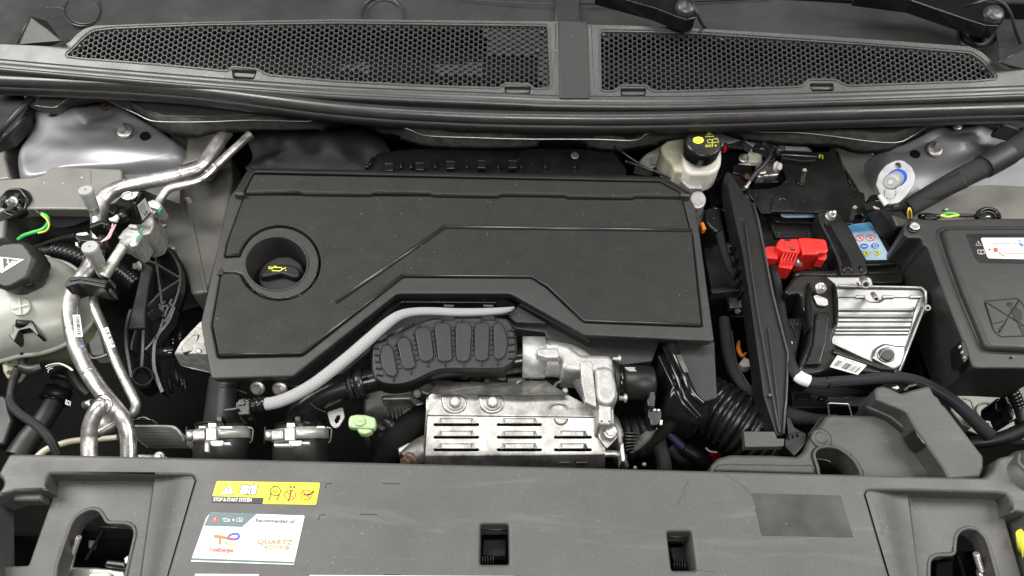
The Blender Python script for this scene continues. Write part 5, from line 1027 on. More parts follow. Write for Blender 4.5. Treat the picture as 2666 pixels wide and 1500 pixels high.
# ================================================================ plate stack
t = thing('oil_cooler', 'grey stacked-plate cooler with fine horizontal lines between pipe fork and hose clamps', 'cooler')
EP = [on('T', x, y, -.10) for x, y in cat([(1640, 815), (1800, 822), (2050, 820), (2280, 825), (2370, 855), (2430, 930), (2450, 1000)])]
pr = []; 
for k in range(15): pr += [(.0015, -.0062*k), (-.0015, -.0062*k-.001), (-.0018, -.0062*k-.0045), (.0015, -.0062*k-.0055)]
sweep('plate_stack', EP, pr, 'plate', t, sm=False)
slab('top_plate', 'T', [(1600, 806), (2290, 818), (2380, 850), (2440, 930), (2440, 960), (2360, 880), (2280, 840), (1600, 830)], -.0985, .003, 'cast', t, b=1.5)
slab('bottom_plate', 'T', [(1840, 1192), (2170, 1205), (2260, 1240), (2290, 1300), (1840, 1300)], -.09, .01, 'cast', t, b=2, r=14)
pipe('top_hoop', 'T', [(1760, 742, -.11), (1900, 735, -.11), (2040, 742, -.11), (2110, 790, -.11)], 18, 'gls', t); pipe('top_hoop', 'T', [(1840, 725, -.10), (1890, 706, -.10), (1950, 708, -.10), (2010, 738, -.10)], 7, 'alu', t)
bolt('T', 2130, 1240, -.075, 50, t, mt='zinc')
ik = Ink(t, 'T', (on('T', 2010, 1030, -.115).z+.0, 0, 0)); ik.done()
# ================================================================ brake fluid reservoir
t = thing('brake_fluid_reservoir', 'white and cream brake fluid reservoir with black screw cap marked DOT 4', 'fluid reservoir')
slab('rear_tank', 'K', [(60, 250), (140, 180), (300, 110), (470, 90), (520, 140), (560, 230), (500, 420), (270, 465), (180, 455), (150, 380), (90, 330)], -.015, .05, 'cream', t, b=6, r=24)
slab('lower_tank', 'K', [(150, 390), (260, 380), (290, 465), (200, 470), (155, 450)], -.035, .03, 'cream', t, b=3, r=12)
slab('neck_body', 'K', [(235, 270), (300, 230), (560, 260), (568, 320), (562, 400), (530, 450), (470, 478), (310, 480), (265, 440), (245, 380)], -.002, .045, 'milk', t, b=6, r=30)
p = on('K', 418, 215, .045); u = unit('K', p); ax = Vector((0, -.12, 1)).normalized()
cap = lathe('cap', [(146*u, -.030), (150*u, -.026), (150*u, -.006), (142*u, -.001), (130*u, 0)], p, ax, 'semi', t, n=60, lobes=20, lobe=.02)
cap.data.update()
TP = (p.z+.12*p.y, 0, .0); cc = -ax.y/ax.z; TP = (p.z-cc*p.y+.0004, 0, cc)
ik = Ink(cap, 'K', TP)
ik.disc(372, 205, 48, 30, 'yel', 8); ik.ring(372, 205, 30, 4, 'ink', 19); ik.ring(372, 205, 18, 4, 'ink', 11); ik.line([(327, 190), (325, 220)], 4, 'ink'); ik.line([(417, 190), (420, 220)], 4, 'ink')
ik.line([(428, 178), (456, 138), (500, 174)], 3.5, 'yel', True); ik.line([(458, 150), (460, 163)], 4, 'yel'); ik.disc(461, 169, 2.5, 2, 'yel')
ik.line([(446, 205), (465, 198), (485, 204), (510, 192), (532, 196), (538, 222), (515, 220), (492, 230), (470, 225), (450, 228)], 3.5, 'yel', True); ik.line([(485, 204), (492, 230)], 3.5, 'yel')
ik.text('DOT 4', 430, 262, 27, 'yel', ex=(1, -.03), ey=(.0, -1), sx=1.15, bold=.01); ik.done('cap_print')
pipe('feed_stem', 'K', [(365, 470, -.03), (365, 550, -.05)], [26, 20], 'milk', t, smooth=False)
t = thing('master_cylinder', 'grey alloy brake master cylinder parts below the brake fluid reservoir', 'brake part')
slab('body', 'K', [(170, 480), (250, 470), (260, 520), (400, 560), (420, 640), (430, 700), (390, 770), (330, 760), (290, 640), (230, 560)], -.06, .08, 'zinc', t, b=4, r=16)
slab('disc_end', 'K', ell(370, 690, 68, 72), -.03, .03, 'cast', t, b=3); slab('disc_step', 'K', [(225, 530), (400, 560), (410, 600), (300, 600)], -.03, .02, 'cast', t, b=2, r=8)
slab('beige_wall', 'K', [(340, 740), (430, 780), (420, 900), (370, 950), (340, 800)], -.12, .05, 'prim', t, b=2)
slab('servo_plate', 'K', [(500, 130), (620, 150), (760, 180), (900, 190), (1090, 200), (1300, 210), (1310, 300), (1100, 290), (850, 280), (740, 200), (600, 240), (560, 260)], -.075, .02, 'pnt', t, b=3, r=20)
slab('servo_plate', 'C', [(-80, 1050), (-10, 1010), (30, 1040), (40, 1110), (-20, 1170), (-200, 1260), (-330, 1240), (-250, 1150)], -.08, .02, 'alu', t, b=3, r=20)
slab('white_notice', 'K', [(1085, 195), (1180, 195), (1290, 290), (1090, 285)], -.055, .002, 'cap', t, b=.3); ik = Ink(t, 'K', -.055)
for x, n_ in ((1118, 4), (1148, 6), (1205, 2)):
    for k in range(n_): ik.line([(x+k*2, 212+k*8), (x+10+k*2, 213+k*8)], 3, 'gink')
ik.done('notice_print')
pipe('black_rod', 'K', [(1195, 195, -.04), (1310, 285, -.04)], 9, 'gls', t); 
corr('fuel_line', 'K', [(580, 250, -.05), (660, 265, -.05), (740, 275, -.05)], [28, 24, 20], 'semi', t, pitch=6, depth=.4); slab('red_clip', 'K', [(578, 245), (602, 250), (608, 275), (585, 275)], -.035, .01, 'red', t, b=.8)
slab('dark_box', 'K', [(560, 300), (700, 290), (740, 330), (700, 420), (640, 460), (600, 520), (440, 640), (420, 560), (560, 480)], -.14, .05, 'blk', t, b=3, r=20)
slab('dark_box', 'K', [(430, 560), (620, 500), (650, 760), (600, 790), (480, 760)], -.12, .05, 'gls', t, b=6, r=30)
pipe('dark_curve', 'K', [(600, 470, -.09), (540, 560, -.09), (440, 630, -.09)], 8, 'gls', t)
# ================================================================ battery
t = thing('battery', 'black car battery with pale blue warning sticker under a black hold-down plate', 'battery')
BZ = -.085
slab('case', 'K', [(840, 470), (1000, 440), (1600, 470), (1790, 815), (2018, 1215), (1750, 1235), (1500, 1260), (930, 1230), (870, 830)], BZ, .10, 'semi', t, b=2.5, r=10)
slab('case_rim', 'K', [(1500, 1225), (2010, 1215), (2055, 1305), (2040, 1375), (1750, 1380), (1500, 1330)], BZ-.012, .10, 'blk', t, b=3, r=16)
slab('lid_step', 'K', [(940, 830), (1330, 850), (1400, 870), (1440, 1000), (1010, 1005), (960, 900)], BZ+.006, .01, 'blk', t, b=2, r=8)
pipe('case_highlight', 'K', [(1782, 822, BZ+.0005), (2012, 1216, BZ+.0005), (1750, 1234, BZ+.0005)], 5, 'bead', t, smooth=False, n=8)  # paler beads added along the case edges to imitate their highlight
pipe('case_highlight', 'K', [(2050, 1308, BZ-.012), (2036, 1368, BZ-.012), (1760, 1374, BZ-.012)], 5, 'bead', t, smooth=False, n=8)
slab('front_band', 'K', [(1765, 1285), (2000, 1278), (2004, 1290), (1768, 1298)], BZ-.008, .02, 'blk2', t, b=1.5)
pipe('lid_curve', 'K', [(950, 820, BZ+.012), (990, 860, BZ+.012), (1060, 880, BZ+.012), (1340, 885, BZ+.012)], 8, 'semi', t)
for x in (1035, 1285): slab('lid_notch', 'K', [(x-16, 962), (x+14, 958), (x+6, 975), (x+2, 1000), (x-6, 1000)], BZ+.0075, .002, 'ink', t, b=.2)
ws = slab('warning_sticker', 'K', [(1588, 905), (1600, 900), (1775, 877), (1790, 885), (1948, 1172), (1940, 1184), (1752, 1188), (1735, 1160)], BZ+.001, .001, 'sky', t, b=.2, r=6)
ik = Ink(ws, 'K', BZ+.001)
ik.poly([(1592, 905), (1778, 880), (1815, 945), (1625, 965)], 'bluel')
for x, y in ((1697, 1008), (1784, 1008)): ik.disc(x, y, 38, 27, 'wht'); ik.ring(x, y, 33, 7, 'inkr', 23); ik.line([(x-22, y-16), (x+22, y+16)], 6, 'inkr'); ik.line([(x-10, y+12), (x+4, y-14), (x+12, y+4)], 5, 'ink')
for x, y in ((1732, 1075), (1820, 1072)): ik.disc(x, y, 39, 27, 'wht'); ik.disc(x, y, 35, 24, 'inkb')
ik.line([(1715, 1075), (1752, 1075)], 9, 'wht'); ik.poly([(1805, 1058), (1835, 1058), (1842, 1086), (1812, 1086)], 'wht'); ik.poly([(1811, 1063), (1831, 1063), (1836, 1081), (1816, 1081)], 'inkb')
for x, y in ((1750, 1135), (1840, 1132)): ik.line([(x-36, y-22), (x+40, y-6), (x-10, y+24)], 4, 'ink', True); ik.poly([(x-33, y-20), (x+38, y-6), (x-9, y+21)], 'yel'); ik.line([(x-12, y-8), (x+10, y+4)], 8, 'ink')
ik.done('pictogram')
w2 = slab('top_sticker', 'K', [(1040, 800), (1060, 796), (1340, 805), (1335, 838), (1090, 838), (1055, 828)], BZ+.013, .001, 'sky', t, b=.2, r=6); ik = Ink(w2, 'K', BZ+.013); ik.line([(1080, 802), (1085, 820), (1225, 824), (1225, 806)], 2, 'gink'); ik.line([(1105, 806), (1150, 806)], 5, 'ink'); ik.done()
w2 = slab('side_sticker', 'K', [(925, 556), (1060, 550), (1040, 585), (1000, 597), (940, 598)], BZ+.001, .001, 'bluel', t, b=.2, r=5); ik = Ink(w2, 'K', BZ+.001); ik.line([(965, 580), (1030, 576)], 10, 'lime'); ik.done()
slab('side_sticker', 'K', [(1568, 535), (1590, 540), (1625, 608), (1600, 610)], BZ+.004, .001, 'bluel', t, b=.2, r=5)
t = thing('battery_hold_down', 'black metal hold-down plate with studs over the battery, yellow FI mark at its corner', 'hold-down plate')
HZ = -.045
slab('plate', 'K', [(1045, 330), (1150, 300), (1495, 298), (1530, 380), (1585, 480), (1600, 550), (1640, 600), (1735, 640), (1745, 720), (1772, 790), (1768, 830), (1735, 862), (1705, 862), (1730, 830), (1700, 800), (1660, 812), (1640, 890), (1560, 895), (1500, 800), (1390, 785), (1340, 800), (1040, 796), (890, 805), (830, 700), (770, 640), (770, 600), (830, 608), (960, 600), (1040, 580), (1095, 520), (1085, 470), (1055, 400)], HZ, .004, 'semi', t, b=1.2, r=12)
slab('top_fold', 'K', [(1045, 300), (1060, 292), (1345, 302), (1352, 318), (1335, 374), (1240, 380), (1058, 352), (1042, 330)], HZ+.012, .012, 'blk', t, b=2.5, r=8); pipe('fold_edge', 'K', [(1050, 322, HZ+.0135), (1345, 340, HZ+.0135)], 4, 'steel', t, n=8)
slab('pressed_lug', 'K', [(965, 790), (975, 690), (1000, 655), (1060, 645), (1110, 660), (1140, 700), (1165, 792)], HZ+.003, .004, 'semi', t, b=2, r=20, holes=[ell(1062, 702, 22, 14, 16)], hr=.01)
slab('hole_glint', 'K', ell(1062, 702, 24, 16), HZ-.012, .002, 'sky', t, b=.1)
slab('side_rail', 'K', [(1500, 300), (1520, 292), (1560, 400), (1600, 470), (1640, 570), (1670, 605), (1640, 612), (1590, 500), (1545, 420)], HZ-.008, .01, 'gls', t, b=1)
for (a, b, c, d, r) in ((1222, 555, 1243, 455, 15), (1628, 852, 1655, 760, 15)):
    B = on('K', a, b, HZ); T = on('K', c, d, HZ+.04); corr('stud', 'K', [(a, b, HZ), ((a+c)/2, (b+d)/2, HZ+.02), (c, d, HZ+.04)], r, 'iron', t, pitch=1.6, depth=.14)
    lathe('stud_tip', [(.0045, 0), (.003, .003)], T, T-B, 'iron', t, n=12)
lathe('stud_base', [(.009, -.001), (.008, .002)], on('K', 1220, 552, HZ+.001), (0, 0, 1), 'semi', t)
slab('strap', 'K', [(1348, 800), (1375, 784), (1520, 795), (1545, 815), (1640, 960), (1745, 1180), (1768, 1290), (1740, 1312), (1545, 1312), (1525, 1230), (1500, 1160), (1440, 1010), (1372, 880)], HZ+.004, .03, 'blk', t, b=3, r=18)
slab('strap_channel', 'K', [(1400, 880), (1450, 885), (1620, 1180), (1640, 1260), (1580, 1260), (1540, 1150)], HZ+.0065, .006, 'gls', t, b=2, r=14)
for x in (1560, 1620, 1700): pipe('strap_flute', 'K', [(x, 1235, HZ+.006), (x+8, 1300, HZ+.003)], 10, 'semi', t)
slab('strap_foot', 'K', [(1150, 1290), (1200, 1268), (1480, 1270), (1530, 1240), (1560, 1300), (1540, 1318), (1200, 1312), (1165, 1330)], HZ-.004, .02, 'semi', t, b=3, r=14)
b_ = bolt('K', 1455, 828, HZ+.006, 34, t, flange=1.3, h=1.2, stud=1.2); bolt('K', 800, 655, HZ-.01, 32, t, mt='cast', flange=1.3, h=1.3)
ik = Ink(t, 'K', HZ+.001); ik.text('FI', 1356, 350, 50, 'yel', ex=(.98, .25), ey=(.1, -.9), sx=1.2, bold=.02); ik.done('yellow_mark')
t = thing('positive_terminal_cover', 'bright red plastic positive terminal cover with ribbed skirt', 'terminal cover')
RZ = -.018
slab('left_shell', 'K', [(1012, 1080), (1022, 1040), (1045, 1010), (1190, 1008), (1215, 1065), (1208, 1132), (1160, 1128), (1062, 1112)], RZ, .05, 'red', t, b=3, r=10, sh=-2)
slab('right_shell', 'K', [(1192, 1004), (1260, 1000), (1405, 1014), (1425, 1030), (1442, 1110), (1420, 1130), (1370, 1128), (1340, 1142), (1235, 1142), (1212, 1070)], RZ+.004, .055, 'red', t, b=3, r=12, sh=6)
slab('front_tab', 'K', [(1352, 1140), (1428, 1128), (1428, 1168), (1412, 1190), (1352, 1180)], RZ-.008, .02, 'red', t, b=1.5, r=5)
slab('skirt_panel', 'K', [(1060, 1112), (1205, 1132), (1140, 1262), (1030, 1245)], (RZ-.016, 0, 0), .03, 'red', t, b=1.5, r=5)
for i in range(5): x = 1078+i*27; pipe('skirt_rib', 'K', [(x, 1122+i*2, RZ-.002), (x-52, 1252, RZ-.018)], 5, 'red', t, n=8)
slab('cable_tab', 'K', [(905, 1095), (930, 1074), (1000, 1070), (1022, 1090), (1030, 1180), (935, 1172), (915, 1150)], RZ-.012, .02, 'red', t, b=2, r=14)
pipe('plus_ring', 'K', [(x, y, RZ+.0045) for x, y in ell(1356, 1062, 40, 26, 24)]+[(1396, 1062, RZ+.0045)], 3, 'red', t, n=6); pipe('plus_mark', 'K', [(1322, 1062, RZ+.0045), (1390, 1062, RZ+.0045)], 4, 'red', t, n=6); pipe('plus_mark', 'K', [(1354, 1044, RZ+.0045), (1360, 1080, RZ+.0045)], 4, 'red', t, n=6)
for q in ([(1080, 1015), (1130, 1015), (1128, 1030), (1082, 1028)], [(1128, 1092), (1165, 1095), (1162, 1110), (1130, 1106)]): slab('slot', 'K', q, RZ+.0012, .001, 'ink', t, b=.1)
slab('lid_emboss', 'K', [(1075, 1040), (1140, 1038), (1140, 1080), (1080, 1078)], RZ+.0015, .002, 'red', t, b=.8, r=4)
pipe('hex_nut', 'K', [(1185, 1240, -.05), (1195, 1160, -.04)], [40, 38], 'steel', t, smooth=False, n=8)
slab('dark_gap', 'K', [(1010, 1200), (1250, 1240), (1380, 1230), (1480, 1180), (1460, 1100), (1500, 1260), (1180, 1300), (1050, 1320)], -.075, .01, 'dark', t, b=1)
t = thing('negative_terminal', 'silver clamp and nuts with black sensor on the battery negative post', 'battery terminal')
slab('clamp', 'K', [(850, 405), (900, 382), (1010, 370), (1040, 400), (1045, 470), (1030, 492), (920, 500), (860, 512), (840, 460)], -.055, .02, 'alu', t, b=3, r=14)
slab('clamp_ring', 'K', ell(900, 445, 44, 34), -.048, .012, 'alu', t, b=3); slab('metal_plate', 'K', [(770, 325), (815, 265), (830, 300), (895, 320), (900, 380), (840, 385), (770, 370)], -.05, .01, 'ivory', t, b=2, r=6)
slab('metal_plate', 'K', [(700, 395), (800, 392), (808, 450), (700, 440)], -.054, .006, 'ivory', t, b=1, r=5)
bolt('K', 745, 355, -.045, 30, t, mt='steel', flange=1.4, h=1.2, stud=.6); bolt('K', 1012, 420, -.04, 32, t, mt='milk', flange=1.3, ax=(.6, -.5, .5), h=1.2)
slab('sensor', 'K', [(655, 400), (700, 398), (810, 410), (815, 500), (780, 520), (700, 480), (650, 470)], -.045, .03, 'semi', t, b=2, r=8)
slab('bracket', 'K', [(600, 480), (660, 460), (740, 520), (800, 590), (740, 620), (640, 590)], -.05, .05, 'blk', t, b=2, r=8)
slab('copper_tab', 'K', [(752, 478), (790, 482), (800, 515), (762, 518)], -.043, .004, 'cop', t, b=.6)
pipe('cable', 'K', [(900, 232, -.02), (945, 270, -.02), (955, 330, -.02), (905, 410, -.02), (840, 480, -.025), (795, 540, -.03), (765, 585, -.035)], [28, 26, 22, 20, 20, 18, 16], 'rub', t)
pipe('cable_tail', 'K', [(795, 545, -.03), (768, 582, -.03), (752, 598, -.03)], [12, 14, 14], 'steel', t)
pipe('cable_bend', 'K', [(835, 290, -.03), (880, 240, -.03), (960, 240, -.03), (1020, 270, -.035)], 26, 'rub', t); slab('wiring_plug', 'K', [(940, 310), (1000, 280), (1030, 330), (980, 380), (930, 360)], -.04, .02, 'semi', t, b=2)
slab('black_base', 'K', [(820, 515), (1080, 500), (1085, 545), (830, 560)], -.062, .02, 'gls', t, b=2, r=8)
# ================================================================ divider panel
t = thing('battery_side_panel', 'tall black plastic panel tapering down between engine cover and battery', 'plastic panel')
dv = [(1890, 446), (1903, 449), (1941, 509), (1962, 529), (1973, 572), (1990, 650), (2012, 765), (2052, 923), (2048, 1040), (2040, 1133), (2022, 1135), (1988, 1030), (1953, 781), (1933, 655), (1910, 556), (1899, 500)]
slab('panel', 'X', dv, -.012, .04, 'blk', t, b=2, r=6, sh=0)
pipe('panel_edge', 'X', [(x, y, -.009) for x, y in ((1962, 529), (1975, 575), (2012, 765), (2052, 923), (2047, 1040), (2040, 1130))], 3.2, 'cowl', t, smooth=False, n=8)
pipe('panel_rail', 'X', [(x, y, -.008) for x, y in ((1940, 575), (1965, 760), (1992, 920), (2012, 1030), (2030, 1128))], 2.6, 'blk2', t, n=8)
pipe('panel_rail', 'X', [(x, y, -.009) for x, y in ((2000, 850), (2010, 920), (2025, 1050), (2032, 1128))], 1.8, 'blk2', t, n=8)
for i in range(9): y = 500+i*31+R.random()*8; x = 1899+i*4.6; slab('panel_barb', 'X', [(x-4, y), (x+3, y-3), (x+4, y+6), (x-3, y+10)], -.03, .03, 'dark', t, b=1)
slab('foot_flap', 'U', [(1282, 1040), (1590, 1042), (1615, 1110), (1690, 1112), (1682, 1188), (1600, 1195), (1300, 1198)], .0, .012, 'slam2', t, b=1.2, r=5)
slab('foot_block', 'U', [(1695, 1120), (1720, 1060), (1700, 900), (1740, 880), (1790, 1000), (1907, 1060), (1907, 1150), (1830, 1250), (1790, 1290), (1690, 1195)], -.02, .05, 'semi', t, b=2, r=12)
for i in range(3): slab('foot_slot', 'U', [(1725+i*45, 1090-i*14), (1755+i*45, 1050-i*8), (1770+i*45, 1060-i*8), (1740+i*45, 1120-i*14)], -.016, .012, 'blk', t, b=1.5)
pipe('rivet', 'X', [(2005, 1028, -.009), (2005, 1028, -.006)], 4, 'semi', t, smooth=False)
# ================================================================ corrugated intake hose
t = thing('intake_hose', 'large black corrugated intake hose between air duct and side panel', 'hose')
corr('hose', 'U', [(700, 640, -.11), (880, 740, -.10), (1080, 860, -.09), (1300, 1000, -.09), (1540, 1150, -.10)], [262, 282, 302, 312, 315], 'semi', t, pitch=10.5, depth=.15, n=44)
# ================================================================ wiring right of cover
t = thing('wiring_harness', 'black sleeved harness with a plug running down left of the side panel', 'cable')
slab('plug', 'K', [(432, 760), (480, 750), (545, 760), (560, 800), (585, 930), (540, 960), (490, 945), (430, 880), (420, 820)], -.06, .05, 'semi', t, b=5, r=20)
slab('orange_clip', 'K', [(392, 882), (415, 872), (440, 930), (410, 945)], -.06, .01, 'orange', t, b=1, r=4)
pipe('sleeve', 'K', [(540, 940, -.07), (565, 1060, -.07), (610, 1200, -.075), (670, 1310, -.08), (730, 1380, -.08)], [38, 36, 36, 38, 40], 'slv', t, n=20)
slab('tray_wall', 'K', [(400, 1020), (640, 1040), (700, 1100), (760, 1420), (480, 1440), (420, 1150)], -.13, .05, 'blk', t, b=3, r=12); slab('tray_lip', 'K', [(590, 1060), (690, 1065), (695, 1078), (620, 1080), (640, 1130), (625, 1130)], -.12, .01, 'blk2', t, b=1)
slab('tray_lip', 'K', [(470, 1420), (770, 1388), (772, 1410), (480, 1448)], -.09, .02, 'blk', t, b=2); slab('tray_lip', 'L', [(5, 310), (170, 290), (270, 285), (270, 312), (180, 315), (10, 330)], -.085, .02, 'blk2', t, b=2, r=6)
t = thing('wiring_harness', 'thick black harness with violet tracer thread beside the corrugated hose', 'cable')
pipe('sleeve', 'U', [(1085, -80, -.08), (1100, 60, -.08), (1130, 250, -.08), (1180, 430, -.08), (1280, 580, -.08), (1400, 680, -.08), (1500, 740, -.08)], [55, 60, 64, 64, 58, 50, 46], 'slv', t, n=24)
pipe('tracer_thread', 'U', [(1165, 40, -.055), (1190, 220, -.055), (1225, 390, -.055), (1310, 540, -.058), (1350, 630, -.06)], 3.5, 'viol', t, n=6)
slab('metal_plate', 'L', [(128, 338), (190, 336), (215, 350), (300, 352), (300, 435), (145, 440)], -.12, .01, 'iron', t, b=1.5, r=4); bolt('L', 205, 465, -.115, 16, t, mt='iron'); pipe('hook', 'L', [(150, 500, -.12), (200, 508, -.12), (270, 500, -.12)], 10, 'gls', t)
pipe('orange_lever', 'U', [(1235, 150, -.12), (1230, 220, -.11), (1265, 290, -.11), (1310, 260, -.11)], [14, 22, 20, 8], 'orange', t); slab('white_plug', 'U', [(1290, 300), (1345, 330), (1360, 395), (1280, 402), (1235, 370)], -.11, .02, 'milk', t, b=2, r=8)
slab('white_plug', 'U', [(1405, 620), (1430, 620), (1445, 655), (1410, 640)], -.07, .01, 'milk', t, b=1)
t = thing('wiring_harness', 'black sleeved harness with white tape band curving right under the battery module', 'cable')
HP = [(455, 60, -.05), (480, 160, -.05), (510, 300, -.05), (535, 480, -.045), (560, 640, -.035), (590, 800, -.02), (620, 900, -.01), (690, 975, -.008), (790, 1005, -.01), (900, 1000, -.012), (1100, 985, -.02), (1380, 965, -.03), (1600, 1010, -.055), (1800, 1120, -.08), (1960, 1260, -.10), (2100, 1400, -.12)]
pipe('sleeve', 'L', HP, [26, 30, 34, 36, 38, 40, 44, 44, 42, 42, 42, 46, 46, 46, 50, 55], 'slv', t, n=24)
pipe('tape_band', 'L', [(655, 950, -.009), (690, 974, -.008), (740, 994, -.009)], [48, 49, 48], 'tape', t, n=24)
pipe('cable_tie', 'L', [(866, 1003, -.012), (884, 1002, -.012)], 46, 'gls', t, smooth=False, n=24)
pipe('tracer_thread', 'L', [(890, 985, .004), (1100, 975, -.002), (1380, 955, -.010), (1600, 1008, -.034), (1850, 1150, -.06), (2050, 1330, -.09)], 3, 'viol', t, n=6); pipe('tracer_thread', 'L', [(575, 640, -.02), (600, 790, -.005), (640, 900, .005)], 2.5, 'viol', t, n=6)
pipe('lower_loom', 'L', [(560, 1230, -.09), (680, 1270, -.09), (820, 1290, -.09), (950, 1290, -.09)], [60, 58, 50, 50], 'slv', t, n=22)
pipe('branch', 'L', [(700, 1020, -.08), (850, 1060, -.08), (1200, 1060, -.09)], 50, 'slv', t)
# ================================================================ aluminium module and bracket
t = thing('control_module', 'bright ribbed aluminium control module with threaded posts in front of the battery', 'control module')
slab('black_backing', 'L', [(560, 480), (700, 420), (1000, 400), (1500, 500), (1430, 930), (700, 960), (600, 900)], -.10, .10, 'blk', t, b=3, r=12)
MZ = (-.048, 0, .10)
slab('housing', 'L', [(855, 205), (880, 196), (1195, 196), (1222, 215), (1230, 262), (1250, 270), (1600, 272), (1642, 300), (1642, 360), (1635, 395), (1658, 435), (1650, 460), (1600, 495), (1580, 560), (1442, 935), (1400, 935), (900, 700), (850, 600)], MZ, .03, 'alub', t, b=4, r=20)
slab('upper_deck', 'L', [(930, 350), (1140, 348), (1165, 355), (1200, 385), (1270, 388), (1320, 350), (1530, 350), (1590, 360), (1545, 470), (1520, 590), (930, 590)], MZ, .012, 'alub', t, b=4, r=14, lift=.007)
for y0, y1, x1, l in ((440, 462, 1545, .011), (485, 512, 1540, .011), (525, 545, 1530, .010), (595, 612, 1515, .004), (622, 640, 1505, .004)): slab('cooling_rib', 'L', [(930, y0), (x1, y0), (x1-8, y1), (930, y1)], MZ, .008, 'alub', t, b=3, r=6, lift=l)
pipe('flange_rail', 'L', [(960, 275, (-.044, 0, .1)), (1200, 280, (-.044, 0, .1)), (1590, 285, (-.044, 0, .1)), (1625, 320, (-.044, 0, .1)), (1625, 400, (-.044, 0, .1)), (1560, 560, (-.044, 0, .1)), (1425, 920, (-.044, 0, .1))], 12, 'alub', t, smooth=False)
for q in (((1100, 352), (1165, 352)), ((1300, 352), (1385, 350)), ((1510, 350), (1590, 350))): slab('embossed_bar', 'L', [(q[0][0], 342), (q[1][0], 342), (q[1][0]+6, 352), (q[1][0], 364), (q[0][0], 364), (q[0][0]-6, 352)], MZ, .004, 'alub', t, b=1.5, lift=.011)
slab('corner_pad', 'L', [(1220, 820), (1240, 740), (1310, 700), (1410, 720), (1480, 720), (1470, 800), (1440, 880), (1390, 910)], MZ, .01, 'alub', t, b=4, r=24, lift=.006)
slab('round_socket', 'L', ell(1336, 790, 72, 58), MZ, .012, 'alub', t, b=2, lift=.009); slab('socket_ring', 'L', ell(1334, 790, 60, 48), MZ, .012, 'gls', t, b=1.5, lift=.0105); slab('socket_bore', 'L', ell(1338, 794, 48, 38), MZ, .004, 'ink', t, b=.5, lift=.0115)
for x, y, a, b, r in ((1150, 225, 1172, 262, 30), (1225, 335, 1252, 372, 20), (1600, 410, 1640, 440, 20)): 
    pipe('post', 'L', [(x, y, -.03), (a, b, -.005)], [r*.9, r], 'steel', t, smooth=False, n=24); pipe('post_bore', 'L', [(a, b, -.005), (a+1, b+1.5, -.0045)], r*.62, 'ink', t, smooth=False, n=18)
slab('cut_slot', 'L', [(1098, 248), (1112, 244), (1140, 285), (1130, 296)], (-.0475, 0, .1), .002, 'ink', t, b=.1, r=3)
t = thing('module_bracket', 'black metal bracket bolted over the aluminium module, barcode label on its foot', 'bracket')
slab('arm', 'L', [(590, 260), (640, 195), (740, 182), (860, 186), (930, 238), (950, 270), (968, 380), (972, 540), (945, 600), (920, 690), (950, 745), (1390, 900), (1402, 930), (1250, 938), (940, 900), (800, 940), (680, 950), (655, 880), (735, 700), (752, 560), (690, 430), (680, 330), (585, 345), (555, 310)], -.022, .06, 'semi', t, b=4, r=24)
slab('arm_face', 'L', [(790, 500), (800, 470), (890, 470), (905, 500), (880, 700), (830, 870), (735, 870), (720, 850), (770, 700)], -.017, .01, 'semi', t, b=3, r=12)
slab('arm_rib', 'L', [(735, 245), (755, 245), (770, 350), (765, 590), (740, 600), (720, 400)], -.014, .02, 'gls', t, b=3, r=8); slab('arm_rib', 'L', [(925, 245), (955, 270), (970, 380), (970, 520), (940, 580), (935, 380)], -.015, .02, 'gls', t, b=3, r=8)
slab('foot_plate', 'L', [(720, 840), (860, 840), (830, 865), (725, 862)], -.013, .006, 'blk', t, b=2); slab('foot_rail', 'L', [(925, 740), (1380, 888), (1398, 920), (1300, 905), (920, 775)], -.016, .01, 'semi', t, b=3, r=10)
slab('silver_plate', 'L', [(775, 345), (800, 335), (885, 370), (892, 415), (860, 425), (810, 415)], -.0155, .004, 'alu', t, b=1.5, r=12)
bolt('L', 830, 290, -.010, 32, t, flange=1.4, ax=(.1, -.6, .8), h=1.1, stud=.8)
lb = slab('barcode_label', 'L', [(958, 796), (1180, 872), (1112, 944), (900, 884)], -.0105, .001, 'wht', t, b=.2, r=5)
ik = Ink(lb, 'L', -.0105); bars(ik, 968, 832, 172, 58, -44, 42, 22, 9); ik.text('98096771280', 1090, 846, 19, 'gink', ex=(-.94, -.33), ey=(-.2, .98), sx=.85); ik.done('barcode')
slab('lattice_plate', 'L', [(565, 520), (680, 515), (700, 560), (650, 790), (640, 820), (600, 700)], -.045, .02, 'blk', t, b=2, r=6)
for i in range(5): pipe('lattice_rib', 'L', [(570+i*20, 525+0*i, -.042), (600+i*18, 560+i*14, -.042), (640, 610+i*12, -.042)], 3, 'blk2', t, n=6, smooth=False); 
for i in range(4): pipe('lattice_rib', 'L', [(585+i*28, 520, -.041), (575+i*24, 560+i*5, -.041)], 3, 'cowl', t, n=6, smooth=False)
slab('white_dot', 'L', ell(608, 702, 12, 14), -.035, .004, 'wht', t, b=1); 
slab('under_tray', 'L', [(600, 930), (1500, 930), (1480, 1100), (1200, 1190), (620, 1200)], -.13, .05, 'blk', t, b=3, r=10); slab('tray_slot', 'L', [(650, 1085), (760, 1082), (765, 1135), (650, 1135)], -.125, .012, 'semi', t, b=2, r=8); slab('tray_boss', 'L', ell(855, 1112, 34, 26), -.122, .012, 'semi', t, b=2)
pipe('chrome_pin', 'L', [(1010, 1115, -.09), (1050, 1108, -.09), (1105, 1100, -.09)], [8, 14, 18], 'steel', t, n=12)
t = thing('wire_loop', 'thin bare steel wire loop standing behind the grey scoop', 'wire')
pipe('loop', 'M', [(1290, 345, .0), (1283, 256, .035), (1300, 252, .036), (1412, 258, .036), (1420, 266, .035), (1442, 345, .0)], 4.5, 'steel', t, smooth=False, n=8)
